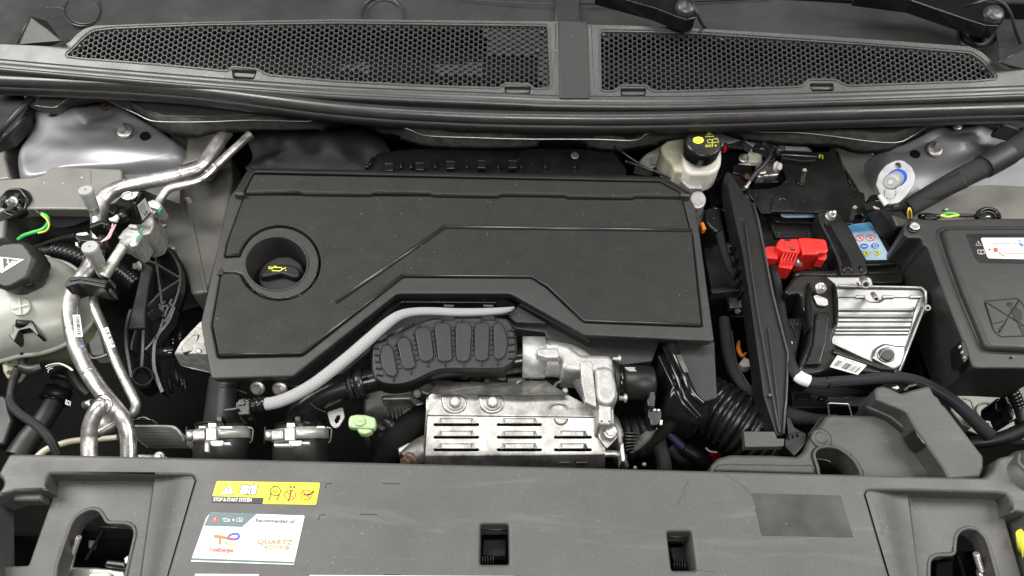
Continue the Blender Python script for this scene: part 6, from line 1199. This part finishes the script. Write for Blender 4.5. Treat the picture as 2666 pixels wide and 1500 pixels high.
# ================================================================ fuse box
t = thing('fuse_box', 'dark grey fuse box lid with jump-start sticker at the right edge', 'fuse box')
QZ = -.01
slab('lid', 'Q', [(245, 280), (262, 232), (310, 205), (380, 203), (520, 207), (900, 198), (1400, 195), (1400, 1345), (1100, 1330), (820, 1330), (780, 1318), (745, 1250), (700, 1120), (560, 770), (455, 480), (430, 410), (398, 395), (385, 345), (290, 345), (252, 318)], QZ, .12, 'frame', t, b=3, r=14, sh=10)
slab('rim_channel', 'Q', [(485, 300), (520, 258), (600, 250), (1400, 250), (1400, 1235), (900, 1222), (845, 1190), (810, 1120), (700, 860), (560, 500)], QZ+.002, .006, 'frame', t, b=5, r=30)
slab('raised_lid', 'Q', [(545, 290), (570, 262), (1400, 262), (1400, 1200), (905, 1178), (870, 1150), (830, 1050), (700, 740), (600, 470)], QZ+.012, .014, 'frame', t, b=7, r=26)
slab('sticker_recess', 'Q', [(722, 316), (1400, 312), (1400, 545), (830, 535), (800, 515), (780, 470)], QZ+.0125, .001, 'blk', t, b=.3, r=14)
st = slab('jump_start_sticker', 'Q', [(834, 350), (845, 345), (1400, 345), (1400, 512), (895, 500), (880, 480)], QZ+.0135, .001, 'wht', t, b=.2, r=6)
ik = Ink(st, 'Q', QZ+.0135)
ik.line([(886, 434), (912, 432)], 5, 'inkr'); ik.line([(897, 420), (901, 446)], 5, 'inkr'); ik.poly([(928, 424), (958, 420), (964, 450), (934, 454)], 'inkr')
ik.line([(918, 388), (1055, 388), (1070, 440), (1000, 446), (985, 432), (972, 420)], 2.5, 'gink'); ik.line([(925, 405), (960, 402)], 2.5, 'gink'); ik.line([(1055, 388), (1090, 385), (1105, 452)], 2, 'gink'); ik.line([(1085, 390), (1200, 380)], 2, 'gink')
ik.line([(968, 455), (1020, 462), (1400, 468)], 3, 'inkr'); ik.line([(968, 458), (1015, 488)], 4, 'inkr'); ik.line([(975, 465), (1005, 478), (1020, 470)], 3, 'inkr'); ik.disc(1134, 394, 10, 9, 'inkb'); ik.disc(1148, 402, 9, 8, 'inkb'); ik.line([(1112, 368), (1140, 370)], 5, 'ink'); ik.line([(1140, 410), (1175, 450)], 3, 'gink')
ik.done('sticker_print')
ik = Ink(t, 'Q', QZ+.0127); ik.line([(796, 402), (812, 370), (838, 405)], 3.5, 'wht', True); ik.line([(815, 382), (817, 394)], 3, 'wht'); ik.line([(808, 436), (832, 440), (855, 436), (862, 464), (836, 468), (814, 464)], 4, 'wht', True); ik.line([(832, 440), (836, 468)], 3, 'wht'); ik.done('white_symbol')
def emb(pts, r=4, mt='blk2', z=QZ+.0125): pipe('embossed_line', 'Q', [(x, y, z) for x, y in pts], r, mt, t, smooth=False, n=8)
emb(rnd([(860, 822), (1110, 800), (1160, 850), (1230, 1080), (985, 1092), (935, 1050)], 22)+[rnd([(860, 822), (1110, 800), (1160, 850), (1230, 1080), (985, 1092), (935, 1050)], 22)[0]], 6)
emb([(880, 835), (1160, 1010)], 3.5, 'blk'); emb([(1118, 825), (1065, 900), (975, 1060)], 4, 'blk')
slab('pictogram_head', 'Q', ell(1052, 845, 22, 18), QZ+.0128, .0015, 'blk', t, b=.6); slab('pictogram_body', 'Q', [(1060, 870), (1100, 865), (1140, 900), (1150, 960), (1130, 965), (1170, 1060), (1150, 1080), (1100, 960), (1080, 950), (1075, 925), (1062, 905)], QZ+.0128, .0015, 'blk', t, b=.6, r=8)
emb([(930, 990), (945, 984), (955, 992), (970, 980), (985, 985), (1000, 968)], 2.5, 'blk'); emb([(960, 1060), (975, 1045), (970, 1030), (985, 1020), (1000, 1005)], 2.5, 'blk')
slab('moulding_dot', 'Q', ell(1078, 1242, 12, 11), QZ+.0032, .001, 'cowl', t, b=.2)
slab('screw_boss', 'Q', ell(330, 262, 50, 44), QZ+.003, .02, 'blk', t, b=3); p = on('Q', 330, 262, QZ+.002); lathe('screw', [(.0085, 0), (.0085, .003), (.0065, .0042), (.003, .0030)], p, (0, -.1, 1), 'alub', t)
slab('box_wall', 'Q', [(280, 350), (400, 400), (460, 480), (570, 780), (720, 1150), (760, 1300), (620, 1420), (450, 1449), (380, 1400), (330, 1100), (420, 800), (440, 600), (240, 560)], -.16, .1, 'gls', t, b=4, r=20)
slab('latch', 'Q', [(682, 1120), (712, 1118), (742, 1220), (738, 1262), (712, 1290), (690, 1240)], -.008, .03, 'semi', t, b=2, r=8)
for y in (1163, 1205, 1245): slab('latch_glint', 'Q', ell(680+(y-1163)*.4, y, 9, 12), -.004, .004, 'steel', t, b=1.5)
for k, (x, y) in enumerate(((800, 1350), (880, 1345), (930, 1345))): slab('under_clip', 'Q', ell(x, y, 14, 9), -.03, .01, 'semi', t, b=1.5)
pipe('back_plug', 'Q', [(370, 185, -.03), (430, 180, -.03), (520, 188, -.03)], [20, 24, 18], 'semi', t); slab('back_plug', 'Q', [(415, 165), (500, 160), (512, 198), (420, 205)], -.015, .02, 'blk', t, b=2)
t = thing('earth_wires', 'green and yellow earth wires with a black round holder behind the fuse box', 'wire')
pipe('green_wire', 'Q', [(530, 186, -.02), (580, 162, -.015), (640, 165, -.015), (670, 178, -.02)], 11, 'grn', t); pipe('yellow_wire', 'Q', [(530, 176, -.015), (580, 188, -.012), (620, 182, -.012), (662, 176, -.015)], 9, 'yelw', t)
pipe('crimp', 'Q', [(665, 176, -.02), (720, 178, -.02), (790, 180, -.025)], [14, 16, 12], 'rub', t)
pipe('holder', 'Q', [(x, y, -.02) for x, y in arc(885, 195, 85, 68, 0, 180, 18)], 16, 'semi', t); slab('holder_core', 'Q', arc(885, 200, 70, 55, 0, 180, 18), -.025, .02, 'blk', t, b=2)
slab('holder_glint', 'Q', ell(890, 182, 20, 7), -.015, .005, 'steel', t, b=1.5); slab('silver_clip', 'Q', ell(575, 126, 16, 8), -.04, .004, 'steel', t, b=1)
t = thing('corner_harness', 'fat black sleeved cable bundle climbing from battery to the right edge', 'cable')
pipe('bundle', 'Q', [(-40, 120, -.04), (60, 100, -.03), (200, 110, -.02), (330, 70, -.01), (500, 0, .0), (700, -90, .02)], [30, 34, 36, 38, 60, 66], 'slv', t, n=26)
pipe('upper_bundle', 'X', [(2360, 545, -.02), (2420, 510, -.01), (2500, 465, .01), (2580, 425, .03), (2640, 390, .04), (2700, 350, .05)], [24, 26, 28, 29, 30, 30], 'slv', t, n=26)
pipe('upper_bundle', 'X', [(2560, 435, .027), (2590, 418, .032), (2625, 398, .038)], [32, 33, 33], 'rub', t, n=26)
pipe('lower_bundle', 'Q', [(10, 140, -.04), (80, 240, -.06), (130, 330, -.09), (160, 420, -.13)], [36, 50, 56, 60], 'slv', t, n=26); pipe('tape_wrap', 'Q', [(150, 112, -.02), (220, 108, -.02), (290, 92, -.015)], 40, 'rub', t)
pipe('tracer_thread', 'Q', [(30, 180, -.03), (60, 145, -.02), (150, 130, -.015)], 3, 'viol', t, n=6)
pipe('fine_wires', 'Q', [(285, 200, -.01), (282, 150, .005), (294, 120, .01), (308, 150, .005), (310, 200, -.01)], 5, 'yelw', t, n=8); pipe('fine_wires', 'Q', [(292, 200, -.009), (288, 150, .006), (297, 128, .01)], 4, 'orange', t, n=8)
slab('end_clip', 'Q', [(0, 20), (50, 10), (80, 60), (60, 110), (20, 120), (-20, 60)], -.05, .02, 'gls', t, b=3, r=14); pipe('white_ring', 'Q', [(x, y, -.03) for x, y in ell(58, 98, 36, 26, 18)]+[(94, 98, -.03)], 9, 'milk', t)
pipe('side_strip', 'C', [(2576+20, 940, .02), (2590, 1050, .0), (2576, 1100, -.01)], 30, 'felt', t); slab('edge_grommet', 'C', [(2400, 900), (2470, 890), (2600, 900), (2600, 1010), (2520, 960), (2400, 930)], .01, .03, 'rub', t, b=4, r=20)
# blue bump stop on its bracket
t = thing('bump_stop_bracket', 'silver plate with a bright blue rubber ring and grey cap beside right strut tower', 'bracket')
slab('plate', 'K', [(1828, 570), (1850, 480), (1905, 410), (1985, 368), (2050, 366), (2125, 420), (2156, 500), (2142, 580), (2080, 660), (2020, 722), (1935, 735), (1885, 700)], (-.050, 0, .35), .004, 'plate2', t, b=1.2, r=24, holes=[ell(2010, 412, 24, 22, 18)], hr=.01)
slab('hole_back', 'K', ell(2010, 412, 30, 28), (-.057, 0, .35), .001, 'cast', t, b=0)
p1 = on('K', 2005, 505, -.035+.08); 
a = on('K', 2000, 515, .088); b = on('K', 1948, 552, .118); ax = b-a; u = unit('K', a)
lathe('blue_ring', [(62*u, -.014), (70*u, -.008), (71*u, .004), (64*u, .012), (54*u, .016)], a, ax, 'blue', t, n=30)
lathe('cap', [(48*u, .0), (60*u, .008), (64*u, .014), (64*u, ax.length*.8), (58*u, ax.length*.95), (48*u, ax.length)], a, ax, 'cap', t, n=30); 
lathe('star_recess', [(22*u, ax.length), (18*u, ax.length+.001)], a, ax, 'milk', t, n=5)
pipe('round_emboss', 'K', [(x, y, .052) for x, y in ell(1945, 640, 48, 46, 20)]+[(1993, 640, .052)], 4, 'foil', t, n=8)
slab('white_edge', 'K', [(1852, 655), (1875, 650), (1930, 720), (1905, 735)], .02, .004, 'wht', t, b=.5)
# ================================================================ right front corner: scoop, channel cover
t = thing('air_scoop', 'scuffed grey plastic air scoop with a dark oval mouth behind the front panel', 'air scoop')
so = [(1272, 332), (1300, 325), (1590, 330), (1680, 352), (1850, 475), (2005, 625), (2075, 860), (500, 860), (505, 690), (515, 655), (560, 612), (640, 590), (900, 592), (1080, 602), (1130, 560), (1150, 500), (1195, 440)]
mouth = [(1188, 600), (1195, 568), (1225, 545), (1290, 538), (1350, 550), (1410, 588), (1462, 640), (1495, 700), (1512, 800), (1232, 800), (1215, 680)]
slab('scoop_shell', 'M', so, (-.012, 0, 0), .06, 'slam2', t, b=5, r=16, holes=[rnd(mouth, 14)], hr=.01)
P = [on('M', x, y, -.010) for x, y in rnd(mouth, 18)]; tube3('mouth_lip', P+[P[0]], .0022, 'slam2', t, n=10, caps=False)
slab('scoop_step', 'M', [(560, 655), (620, 650), (1120, 658), (1180, 655), (1200, 720), (520, 700)], -.009, .004, 'slam2', t, b=3, r=14)
slab('mouth_floor', 'M', [(1150, 520), (1520, 520), (1560, 800), (1150, 800)], -.06, .004, 'dark', t, b=0); pipe('mouth_net', 'M', [(1200, 620, -.05), (1260, 625, -.05), (1300, 640, -.05)], 5, 'iron', t, n=6)
lathe('push_rivet', [(.014, -.002), (.014, .001), (.009, .0024), (.0085, .001), (.004, .0016)], on('M', 1237, 485, -.011), (0, 0, 1), 'slam2', t)
for i in range(16): a = R.random(); x = 1200-90*a*0+R.uniform(-10, 10); pipe('torn_fibre', 'M', [(1165+i*5.5, 455-i*7.5, -.008), (1150+i*5.5, 460-i*7.5, -.004)], 1.5, 'felt', t, n=5)
t = thing('channel_cover', 'smooth grey plastic channel cover slanting down to the front panel', 'plastic cover')
slab('cover_top', 'M', [(1592, 165), (1605, 145), (1640, 137), (1672, 143), (1765, 186), (1858, 158), (1950, 134), (1962, 150), (1988, 200), (2010, 210), (2040, 262), (2050, 262), (2312, 605), (2312, 680), (2290, 740), (2080, 760), (2040, 680), (1925, 520), (1870, 440), (1800, 315), (1752, 292), (1600, 230)], .022, .055, 'slam2', t, b=3.5, r=12)
slab('cover_side', 'M', [(1530, 262), (1595, 178), (1615, 245), (1760, 305), (1800, 340), (1930, 540), (1840, 470), (1690, 350), (1535, 285)], .0, .04, 'blk2', t, b=5, r=20)
slab('notch_part', 'M', [(1700, 150), (1740, 130), (1762, 150), (1745, 165)], .0, .02, 'steel', t, b=2, r=8); slab('notch_part', 'M', [(1780, 160), (1810, 130), (1865, 115), (1875, 135), (1820, 150), (1800, 175)], .01, .02, 'semi', t, b=1.5)
slab('cover_tab', 'M', [(1848, 430), (1860, 432), (1925, 515), (1925, 530), (1900, 510)], .024, .03, 'semi', t, b=1); 
t = thing('black_conduit', 'black ribbed hose and bracket hanging below the fuse box at right', 'hose')
pipe('head', 'Z', [(1400, 270, -.10), (1470, 265, -.10), (1500, 300, -.10)], [40, 60, 56], 'cowl', t); corr('ribbed_part', 'Z', [(1480, 290, -.10), (1540, 380, -.11), (1600, 480, -.12), (1640, 580, -.13)], [60, 62, 60, 58], 'semi', t, pitch=6, depth=.1)
slab('bracket', 'Z', [(1410, 520), (1440, 490), (1500, 500), (1530, 440), (1570, 500), (1630, 690), (1560, 730), (1530, 700), (1500, 620), (1410, 620)], -.16, .04, 'gls', t, b=3, r=14)
slab('bracket_rib', 'Z', [(1500, 480), (1530, 470), (1600, 640), (1590, 690), (1560, 650)], -.14, .02, 'blk', t, b=2)
pipe('dark_hose', 'Z', [(1180, 920, -.20), (1350, 900, -.19), (1550, 850, -.18), (1750, 760, -.17)], [55, 60, 65, 70], 'blk', t, n=24); pipe('dark_hose', 'Z', [(1640, 560, -.18), (1660, 700, -.18), (1700, 800, -.18)], [60, 60, 60], 'blk', t, n=24)
slab('beige_patch', 'Z', [(990, 600), (1040, 615), (1200, 740), (1190, 780), (1100, 740)], -.22, .02, 'prim', t, b=2, r=8)
pipe('arc_line', 'Z', [(1110, 500, -.23), (1180, 520, -.23), (1200, 560, -.23), (1250, 690, -.23), (1360, 740, -.23)], 7, 'prim', t, n=8)
# ================================================================ the grey front panel
t = thing('front_panel', 'wide grey grained plastic panel across the front edge of the engine bay, with latch wells', 'plastic panel')
SZ = .03
HL = cv('N', [(1215, 1098), (1452, 292), (1436, 262), (1405, 252), (1150, 246), (365, 242), (350, 262), (346, 362), (100, 370), (20, 398), (-70, 430), (-70, 1100)])
HR = cv('M', [(1528, 856), (1540, 836), (1565, 829), (1830, 832), (2405, 847), (2465, 856), (2484, 880), (2494, 972), (2590, 980), (2760, 1560), (1735, 1560)])
mo_ = [(24, 1181), (300, 1186), (1650, 1220), (2462, 1241), (2566, 1243), (2585, 1225), (2600, 1192), (2630, 1184), (2720, 1180), (2800, 1570), (-120, 1570), (-120, 1300), (-8, 1286), (8, 1265), (6, 1248), (-8, 1238), (4, 1215)]
slots = [[(1251, 1365), (1323, 1365), (1325, 1469), (1249, 1469)], [(1737, 1384), (1800, 1384), (1813, 1485), (1749, 1485)]]
slab('panel_top', 'X', mo_, SZ, .05, 'slam', t, b=4, r=8, holes=[HL, HR]+[rnd(q, 7) for q in slots], hr=.01)
PL = cv('N', [(440, 262), (1110, 258), (1140, 262), (1157, 285), (1045, 1110), (-90, 1110), (-90, 928), (208, 922)])
keyL = [(390, 1180), (425, 915), (470, 780), (530, 615), (560, 567), (600, 535), (650, 508), (700, 500), (745, 515), (778, 560), (792, 592), (812, 604), (935, 606), (985, 622), (1008, 660), (1008, 700), (990, 780), (895, 1180)]
slab('left_plateau', 'N', [(x, y) for x, y in [(440, 262), (1110, 258), (1140, 262), (1157, 285), (1025, 1240), (-90, 1240), (-90, 928), (208, 922)]], (.012, 0, .03), .03, 'slam', t, b=3, r=14, holes=[rnd(keyL, 14)], hr=.01)
keyR = [(1938, 1600), (1948, 1300), (1965, 1270), (2000, 1256), (2095, 1254), (2115, 1240), (2118, 1190), (2125, 1130), (2155, 1090), (2210, 1074), (2265, 1086), (2320, 1140), (2345, 1200), (2455, 1600)]
slab('right_plateau', 'M', [(1805, 865), (1825, 846), (1860, 840), (2390, 850), (2412, 862), (2650, 1700), (1905, 1700)], (.012, 0, .03), .03, 'slam', t, b=3, r=14, holes=[rnd(keyR, 16)], hr=.01)
for kk, fr, pz in ((keyL, 'N', .0), (keyR, 'M', 0)):
    P = [on(fr, x, y, (.0112, 0, .03)) for x, y in rnd(kk, 16)]; tube3('opening_bead', P[2:-2], .0022, 'slam', t, n=10, caps=False)
    c2 = [(sum(x for x, _ in kk)/len(kk)+(x-sum(x for x, _ in kk)/len(kk))*1.12, 1000+(y-1000)*1.05) for x, y in kk]
def facewall(fr, A, B, za, zb, mt='slam'):
    n_ = 5; vs = []; fs = []
    for (ax_, ay), (bx_, by) in zip(A, B):
        a = on(fr, ax_, ay, za); b = on(fr, bx_, by, zb)
        for k in range(n_+1): s = k/n_; q = a.lerp(b, s); q.z = a.z+(b.z-a.z)*(3*s*s-2*s**3); vs.append(q)
    for i in range(len(A)-1):
        for k in range(n_): a = i*(n_+1)+k; fs.append((a, a+1, a+n_+2, a+n_+1))
    mk('well_side', vs, fs, mt, t, smooth=True)
facewall('N', [(1212, 1110), (1450, 292), (1434, 264), (1405, 254), (1150, 248), (700, 240), (370, 240)], [(1040, 1110), (1152, 290), (1145, 270), (1135, 262), (1110, 256), (700, 256), (440, 260)], .0285, .0135)
facewall('M', [(1738, 1560), (1530, 856), (1541, 838), (1565, 831), (1830, 834), (2405, 849)], [(1896, 1560), (1808, 868), (1815, 856), (1828, 848), (1860, 842), (2390, 852)], .0285, .0135)
slab('well_ledge', 'N', [(85, 380), (130, 374), (310, 378), (308, 440), (95, 440)], .018, .02, 'slam', t, b=3, r=10); slab('well_ledge', 'N', [(-80, 400), (90, 400), (95, 445), (30, 430), (-80, 440)], .012, .02, 'slam', t, b=3, r=10)
for q in slots: slab('slot_liner', 'X', [(q[0][0]+6, q[0][1]+40), (q[1][0]-4, q[1][1]+38), (q[2][0]-8, q[2][1]-20), (q[3][0]+6, q[3][1]-20)], -.02, .02, 'blk', t, b=2)
for q in slots: slab('slot_lip', 'X', [(q[0][0], q[0][1]+9), (q[1][0], q[1][1]+12), (q[1][0], q[1][1]+17), (q[0][0], q[0][1]+14)], .005, .004, 'semi', t, b=1); 
for q in slots:
    for i in range(5): x = q[3][0]+5+i*7; slab('slot_rib', 'X', [(x, q[3][1]-22), (x+4, q[3][1]-22), (x+4, q[3][1]-2), (x, q[3][1]-2)], .0, .02, 'semi', t, b=.8)
slab('glossy_patch', 'M', [(785, 848), (1365, 862), (1450, 1138), (845, 1125)], SZ+.0006, .0005, 'film', t, b=0, lab='slightly shinier darker rectangle left by a removed sticker')
for a in ([(2425, 345), (2432, 311), (2472, 312)], [(2372, 582), (2385, 545), (2428, 546)]): pipe('corner_tick', 'N', [(x, y, SZ) for x, y in a], 3, 'ink', t, smooth=False, n=6)
for a in ([(963, 1216), (1005, 1217)], [(905, 1293), (948, 1294)], [(965, 1445), (1010, 1446)]): pipe('corner_tick', 'F', [(x, y, SZ) for x, y in a], 1, 'ink', t, smooth=False, n=6)
for a in ([(560, 702), (640, 745), (720, 800), (770, 850), (790, 885), (810, 980)], [(360, 765), (335, 830), (345, 910)], [(325, 850), (300, 900), (285, 930)], [(410, 1350), (540, 1370)], [(1620, 910), (1640, 990), (1655, 1060), (1640, 1115)], [(1815, 880), (1870, 960), (1920, 1000)]):
    P = [on('M', x, y, SZ+.0003) for x, y in cat(a)]; tube3('scratch', P, .0003, 'slam2' if a[0][0] > 9999 else 'gink', t, n=5)
# stickers
ys = slab('stop_start_sticker', 'D', [(150, 131), (1690, 157), (1698, 180), (1640, 478), (1620, 487), (830, 474), (846, 384), (74, 357), (90, 300), (135, 150)], SZ+.0008, .0008, 'yell', t, b=.1, r=8)
ik = Ink(ys, 'D', SZ+.0008, .0003)
ik.poly([(70, 374), (92, 378), (850, 386), (832, 468), (60, 446)], 'ink')
ik.text('STOP & START SYSTEM', 86, 432, 74, 'wht', ex=(1, .018), ey=(.16, -1), sx=.82, bold=.022, sp=.93)
ik.line([(192, 330), (345, 168), (392, 337)], 14, 'ink', True); ik.poly([(205, 326), (342, 180), (384, 331)], 'wht'); ik.line([(325, 232), (312, 280)], 13, 'ink'); ik.disc(300, 302, 8, 7, 'ink')
bk_ = [(472, 333), (520, 186), (580, 180), (636, 196), (700, 182), (764, 190), (728, 338), (660, 326), (600, 338), (540, 322)]
ik.poly(bk_, 'wht'); ik.line(bk_, 13, 'ink', True); ik.line([(636, 196), (600, 338)], 11, 'ink')
ik.text('i', 640, 302, 120, 'ink', ex=(1, 0), ey=(.1, -1), bold=.03); ik.line([(640, 302), (700, 305)], 9, 'ink'); ik.line([(662, 250), (692, 250)], 8, 'ink')
ik.ring(1027, 283, 76, 13, 'ink', 68); ik.ring(1025, 283, 50, 5, 'ink', 45); ik.ring(1023, 285, 26, 10, 'ink', 22); ik.line([(955, 310), (935, 420)], 15, 'ink'); ik.line([(1088, 325), (1045, 422)], 15, 'ink'); ik.line([(985, 210), (1030, 195), (1105, 217)], 6, 'ink')
ik.disc(1283, 200, 46, 24, 'ink'); ik.disc(1283, 196, 38, 18, 'yell'); ik.poly([(1235, 205), (1275, 220), (1245, 243)], 'ink'); ik.poly([(1330, 205), (1285, 222), (1312, 245)], 'ink'); ik.poly([(1252, 260), (1278, 260), (1245, 400), (1222, 450), (1205, 425), (1232, 380)], 'ink')
for x, y in ((1247, 338), (1492, 338)):
    if x > 1400: ik.poly([(1515, 322), (1560, 310), (1605, 265), (1616, 290), (1580, 325), (1530, 350), (1500, 370), (1490, 380), (1510, 350), (1470, 340), (1440, 330), (1460, 320)], 'ink'); ik.line([(1440, 345), (1475, 335)], 7, 'ink'); ik.line([(1455, 360), (1480, 340)], 7, 'ink')
    ik.ring(x, y, 84, 13, 'inkr', 74); ik.line([(x-55, y-52), (x+55, y+55)], 15, 'inkr')
ik.done('sticker_print')
os_ = slab('oil_sticker', 'D', [(48, 604), (1450, 650), (1467, 662), (1302, 1394), (-252, 1345), (-242, 1310), (-20, 690)], SZ+.0008, .0008, 'wht', t, b=.1, r=5)
ik = Ink(os_, 'D', SZ+.0008, .0003)
ik.poly([(42, 606), (742, 628), (522, 823), (-52, 805)], 'teal'); ik.poly([(-242, 1292), (1308, 1350), (1300, 1378), (-250, 1325)], 'teal'); ik.line([(522, 823), (1395, 856)], 4, 'gink')
ik.poly([(52, 748), (128, 655), (160, 750)], 'inkr'); ik.line([(118, 685), (110, 718)], 9, 'wht'); ik.disc(106, 732, 5, 5, 'wht')
ik.line([(225, 692), (250, 700), (248, 735), (310, 738), (338, 715)], 8, 'wht'); ik.line([(250, 698), (300, 700), (318, 715), (340, 705)], 8, 'wht'); ik.line([(275, 682), (275, 697)], 8, 'wht'); ik.disc(335, 735, 6, 6, 'wht'); ik.poly([(370, 716), (390, 698), (410, 716), (390, 734)], 'wht')
ik.line([(435, 742), (450, 690), (490, 686), (535, 690), (525, 744), (480, 740)], 6, 'wht', True); ik.line([(490, 686), (480, 740)], 6, 'wht'); ik.line([(508, 705), (504, 735)], 8, 'wht')
ik.text('Recommended oil', 722, 748, 76, 'gink', ex=(1, .03), ey=(.1, -1), sx=1.0, bold=.026, sp=1.06)
# logo: ribbon T and e
ik.line([(95, 962), (180, 968), (300, 992)], 44, 'oran'); ik.line([(290, 990), (350, 1004), (390, 1010)], 40, 'inkr'); ik.line([(385, 1009), (430, 1010)], 36, 'purp'); ik.line([(425, 1010), (462, 995), (478, 965), (465, 935), (430, 925)], 34, 'navy'); ik.line([(432, 925), (380, 930), (335, 950), (315, 975)], 30, 'navy'); ik.line([(190, 985), (185, 1090)], 32, 'oran')
ik.line([(275, 1025), (280, 1060), (300, 1082)], 30, 'cyan'); ik.line([(297, 1080), (330, 1092), (380, 1092), (428, 1078)], 28, 'lime')
ik.text('TotalEnergies', 22, 1192, 84, 'inkr', ex=(1, .025), ey=(.06, -1), sx=.80, bold=.022); ik.line([(668, 922), (588, 1225)], 4, 'gink')
ik.text('QUARTZ', 740, 1078, 98, 'gold', ex=(1, .02), ey=(.28, -1), sx=1.30, bold=.03, sp=1.05); ik.poly([(838, 1146), (895, 1098), (1238, 1112), (1222, 1166)], 'gold'); ik.text('ENGINE OIL', 898, 1146, 50, 'wht', ex=(1, .035), ey=(.22, -1), sx=1.08, bold=.01)
ik.done('sticker_print')
for q in ([(508, 1494), (674, 1495), (670, 1540), (500, 1540)], [(806, 1497), (1338, 1500), (1338, 1540), (804, 1540)]): slab('white_sticker', 'X', q, SZ+.0008, .0008, 'wht', t, b=.1)
# corner boss
dome('corner_boss', 'M', [(2410, 700), (2440, 640), (2490, 590), (2560, 565), (2700, 580), (2750, 760), (2700, 900), (2560, 880), (2460, 810)], (2600, 700), .02, lambda q: .03*(1-q**3), 'slam', t, nr=14)
pipe('boss_ring', 'M', [(2545, 590, .05), (2540, 640, .052), (2580, 690, .052), (2640, 720, .052)], 12, 'slam', t)
t = thing('latch_mechanism', 'steel bonnet latch bolt and plates seen inside the left keyhole opening', 'latch', 'latch hardware inside the keyhole openings')
corr('threaded_bolt', 'N', [(590, 710, -.005), (560, 790, -.02), (535, 860, -.035)], [20, 20, 22], 'steel', t, pitch=2.2, depth=.16); pipe('shank', 'N', [(530, 860, -.035), (510, 930, -.045), (500, 1000, -.05)], [30, 34, 34], 'steel', t)
slab('latch_plate', 'N', [(420, 950), (500, 930), (700, 935), (930, 955), (940, 1100), (400, 1100)], -.045, .01, 'steel', t, b=3, r=14); slab('latch_block', 'N', [(790, 875), (940, 890), (935, 945), (770, 925)], -.03, .02, 'semi', t, b=3, r=10); slab('white_bush', 'N', [(650, 970), (800, 965), (830, 985), (820, 1040), (640, 1040)], -.035, .02, 'milk', t, b=4, r=10); slab('bright_tab', 'N', [(925, 870), (950, 850), (960, 905), (930, 905)], -.02, .01, 'milk', t, b=1)
slab('cross_bar', 'N', [(600, 620), (1000, 630), (1000, 650), (600, 640)], -.03, .02, 'blk', t, b=2); slab('brass_tab', 'N', [(660, 735), (715, 738), (700, 800), (660, 790)], -.06, .005, 'zinc', t, b=.5); pipe('black_lever', 'N', [(775, 640, -.04), (720, 740, -.05), (640, 880, -.06)], 12, 'blk', t)
t = thing('latch_mechanism', 'steel bonnet latch bolt seen inside the right keyhole opening', 'latch', 'latch hardware inside the keyhole openings')
corr('threaded_bolt', 'M', [(2258, 1245, -.005), (2275, 1300, -.015), (2295, 1360, -.025)], [20, 21, 22], 'steel', t, pitch=2.2, depth=.16); pipe('shank', 'M', [(2290, 1360, -.03), (2310, 1440, -.04)], [28, 34], 'steel', t); pipe('lever', 'M', [(2140, 1255, -.05), (2160, 1320, -.06), (2180, 1394, -.07)], 12, 'blk', t)
slab('cross_bar', 'M', [(2000, 1300), (2110, 1290), (2110, 1400), (2000, 1400)], -.06, .02, 'dark', t, b=2)
t = thing('washer_filler', 'bright yellow washer filler neck just showing at the right edge', 'filler cap')
pipe('yellow_neck', 'M', [(2595, 1120, .02), (2610, 1240, .0)], [62, 66], 'ydot', t, n=24); pipe('white_neck', 'M', [(2600, 950, .0), (2600, 1110, .0)], [46, 50], 'cap', t, n=20)
# ================================================================ put every thing's origin at its base
for r in ROOTS:
    ch = [c for c in r.children]
    pts = [v.co for c in ch if c.type == 'MESH' for v in c.data.vertices]
    if not pts: continue
    lo = Vector((min(p.x for p in pts), min(p.y for p in pts), min(p.z for p in pts))); hi = Vector((max(p.x for p in pts), max(p.y for p in pts), 0))
    o = Vector(((lo.x+hi.x)/2, (lo.y+hi.y)/2, lo.z)); r.location = o
    for c in ch: c.location -= o
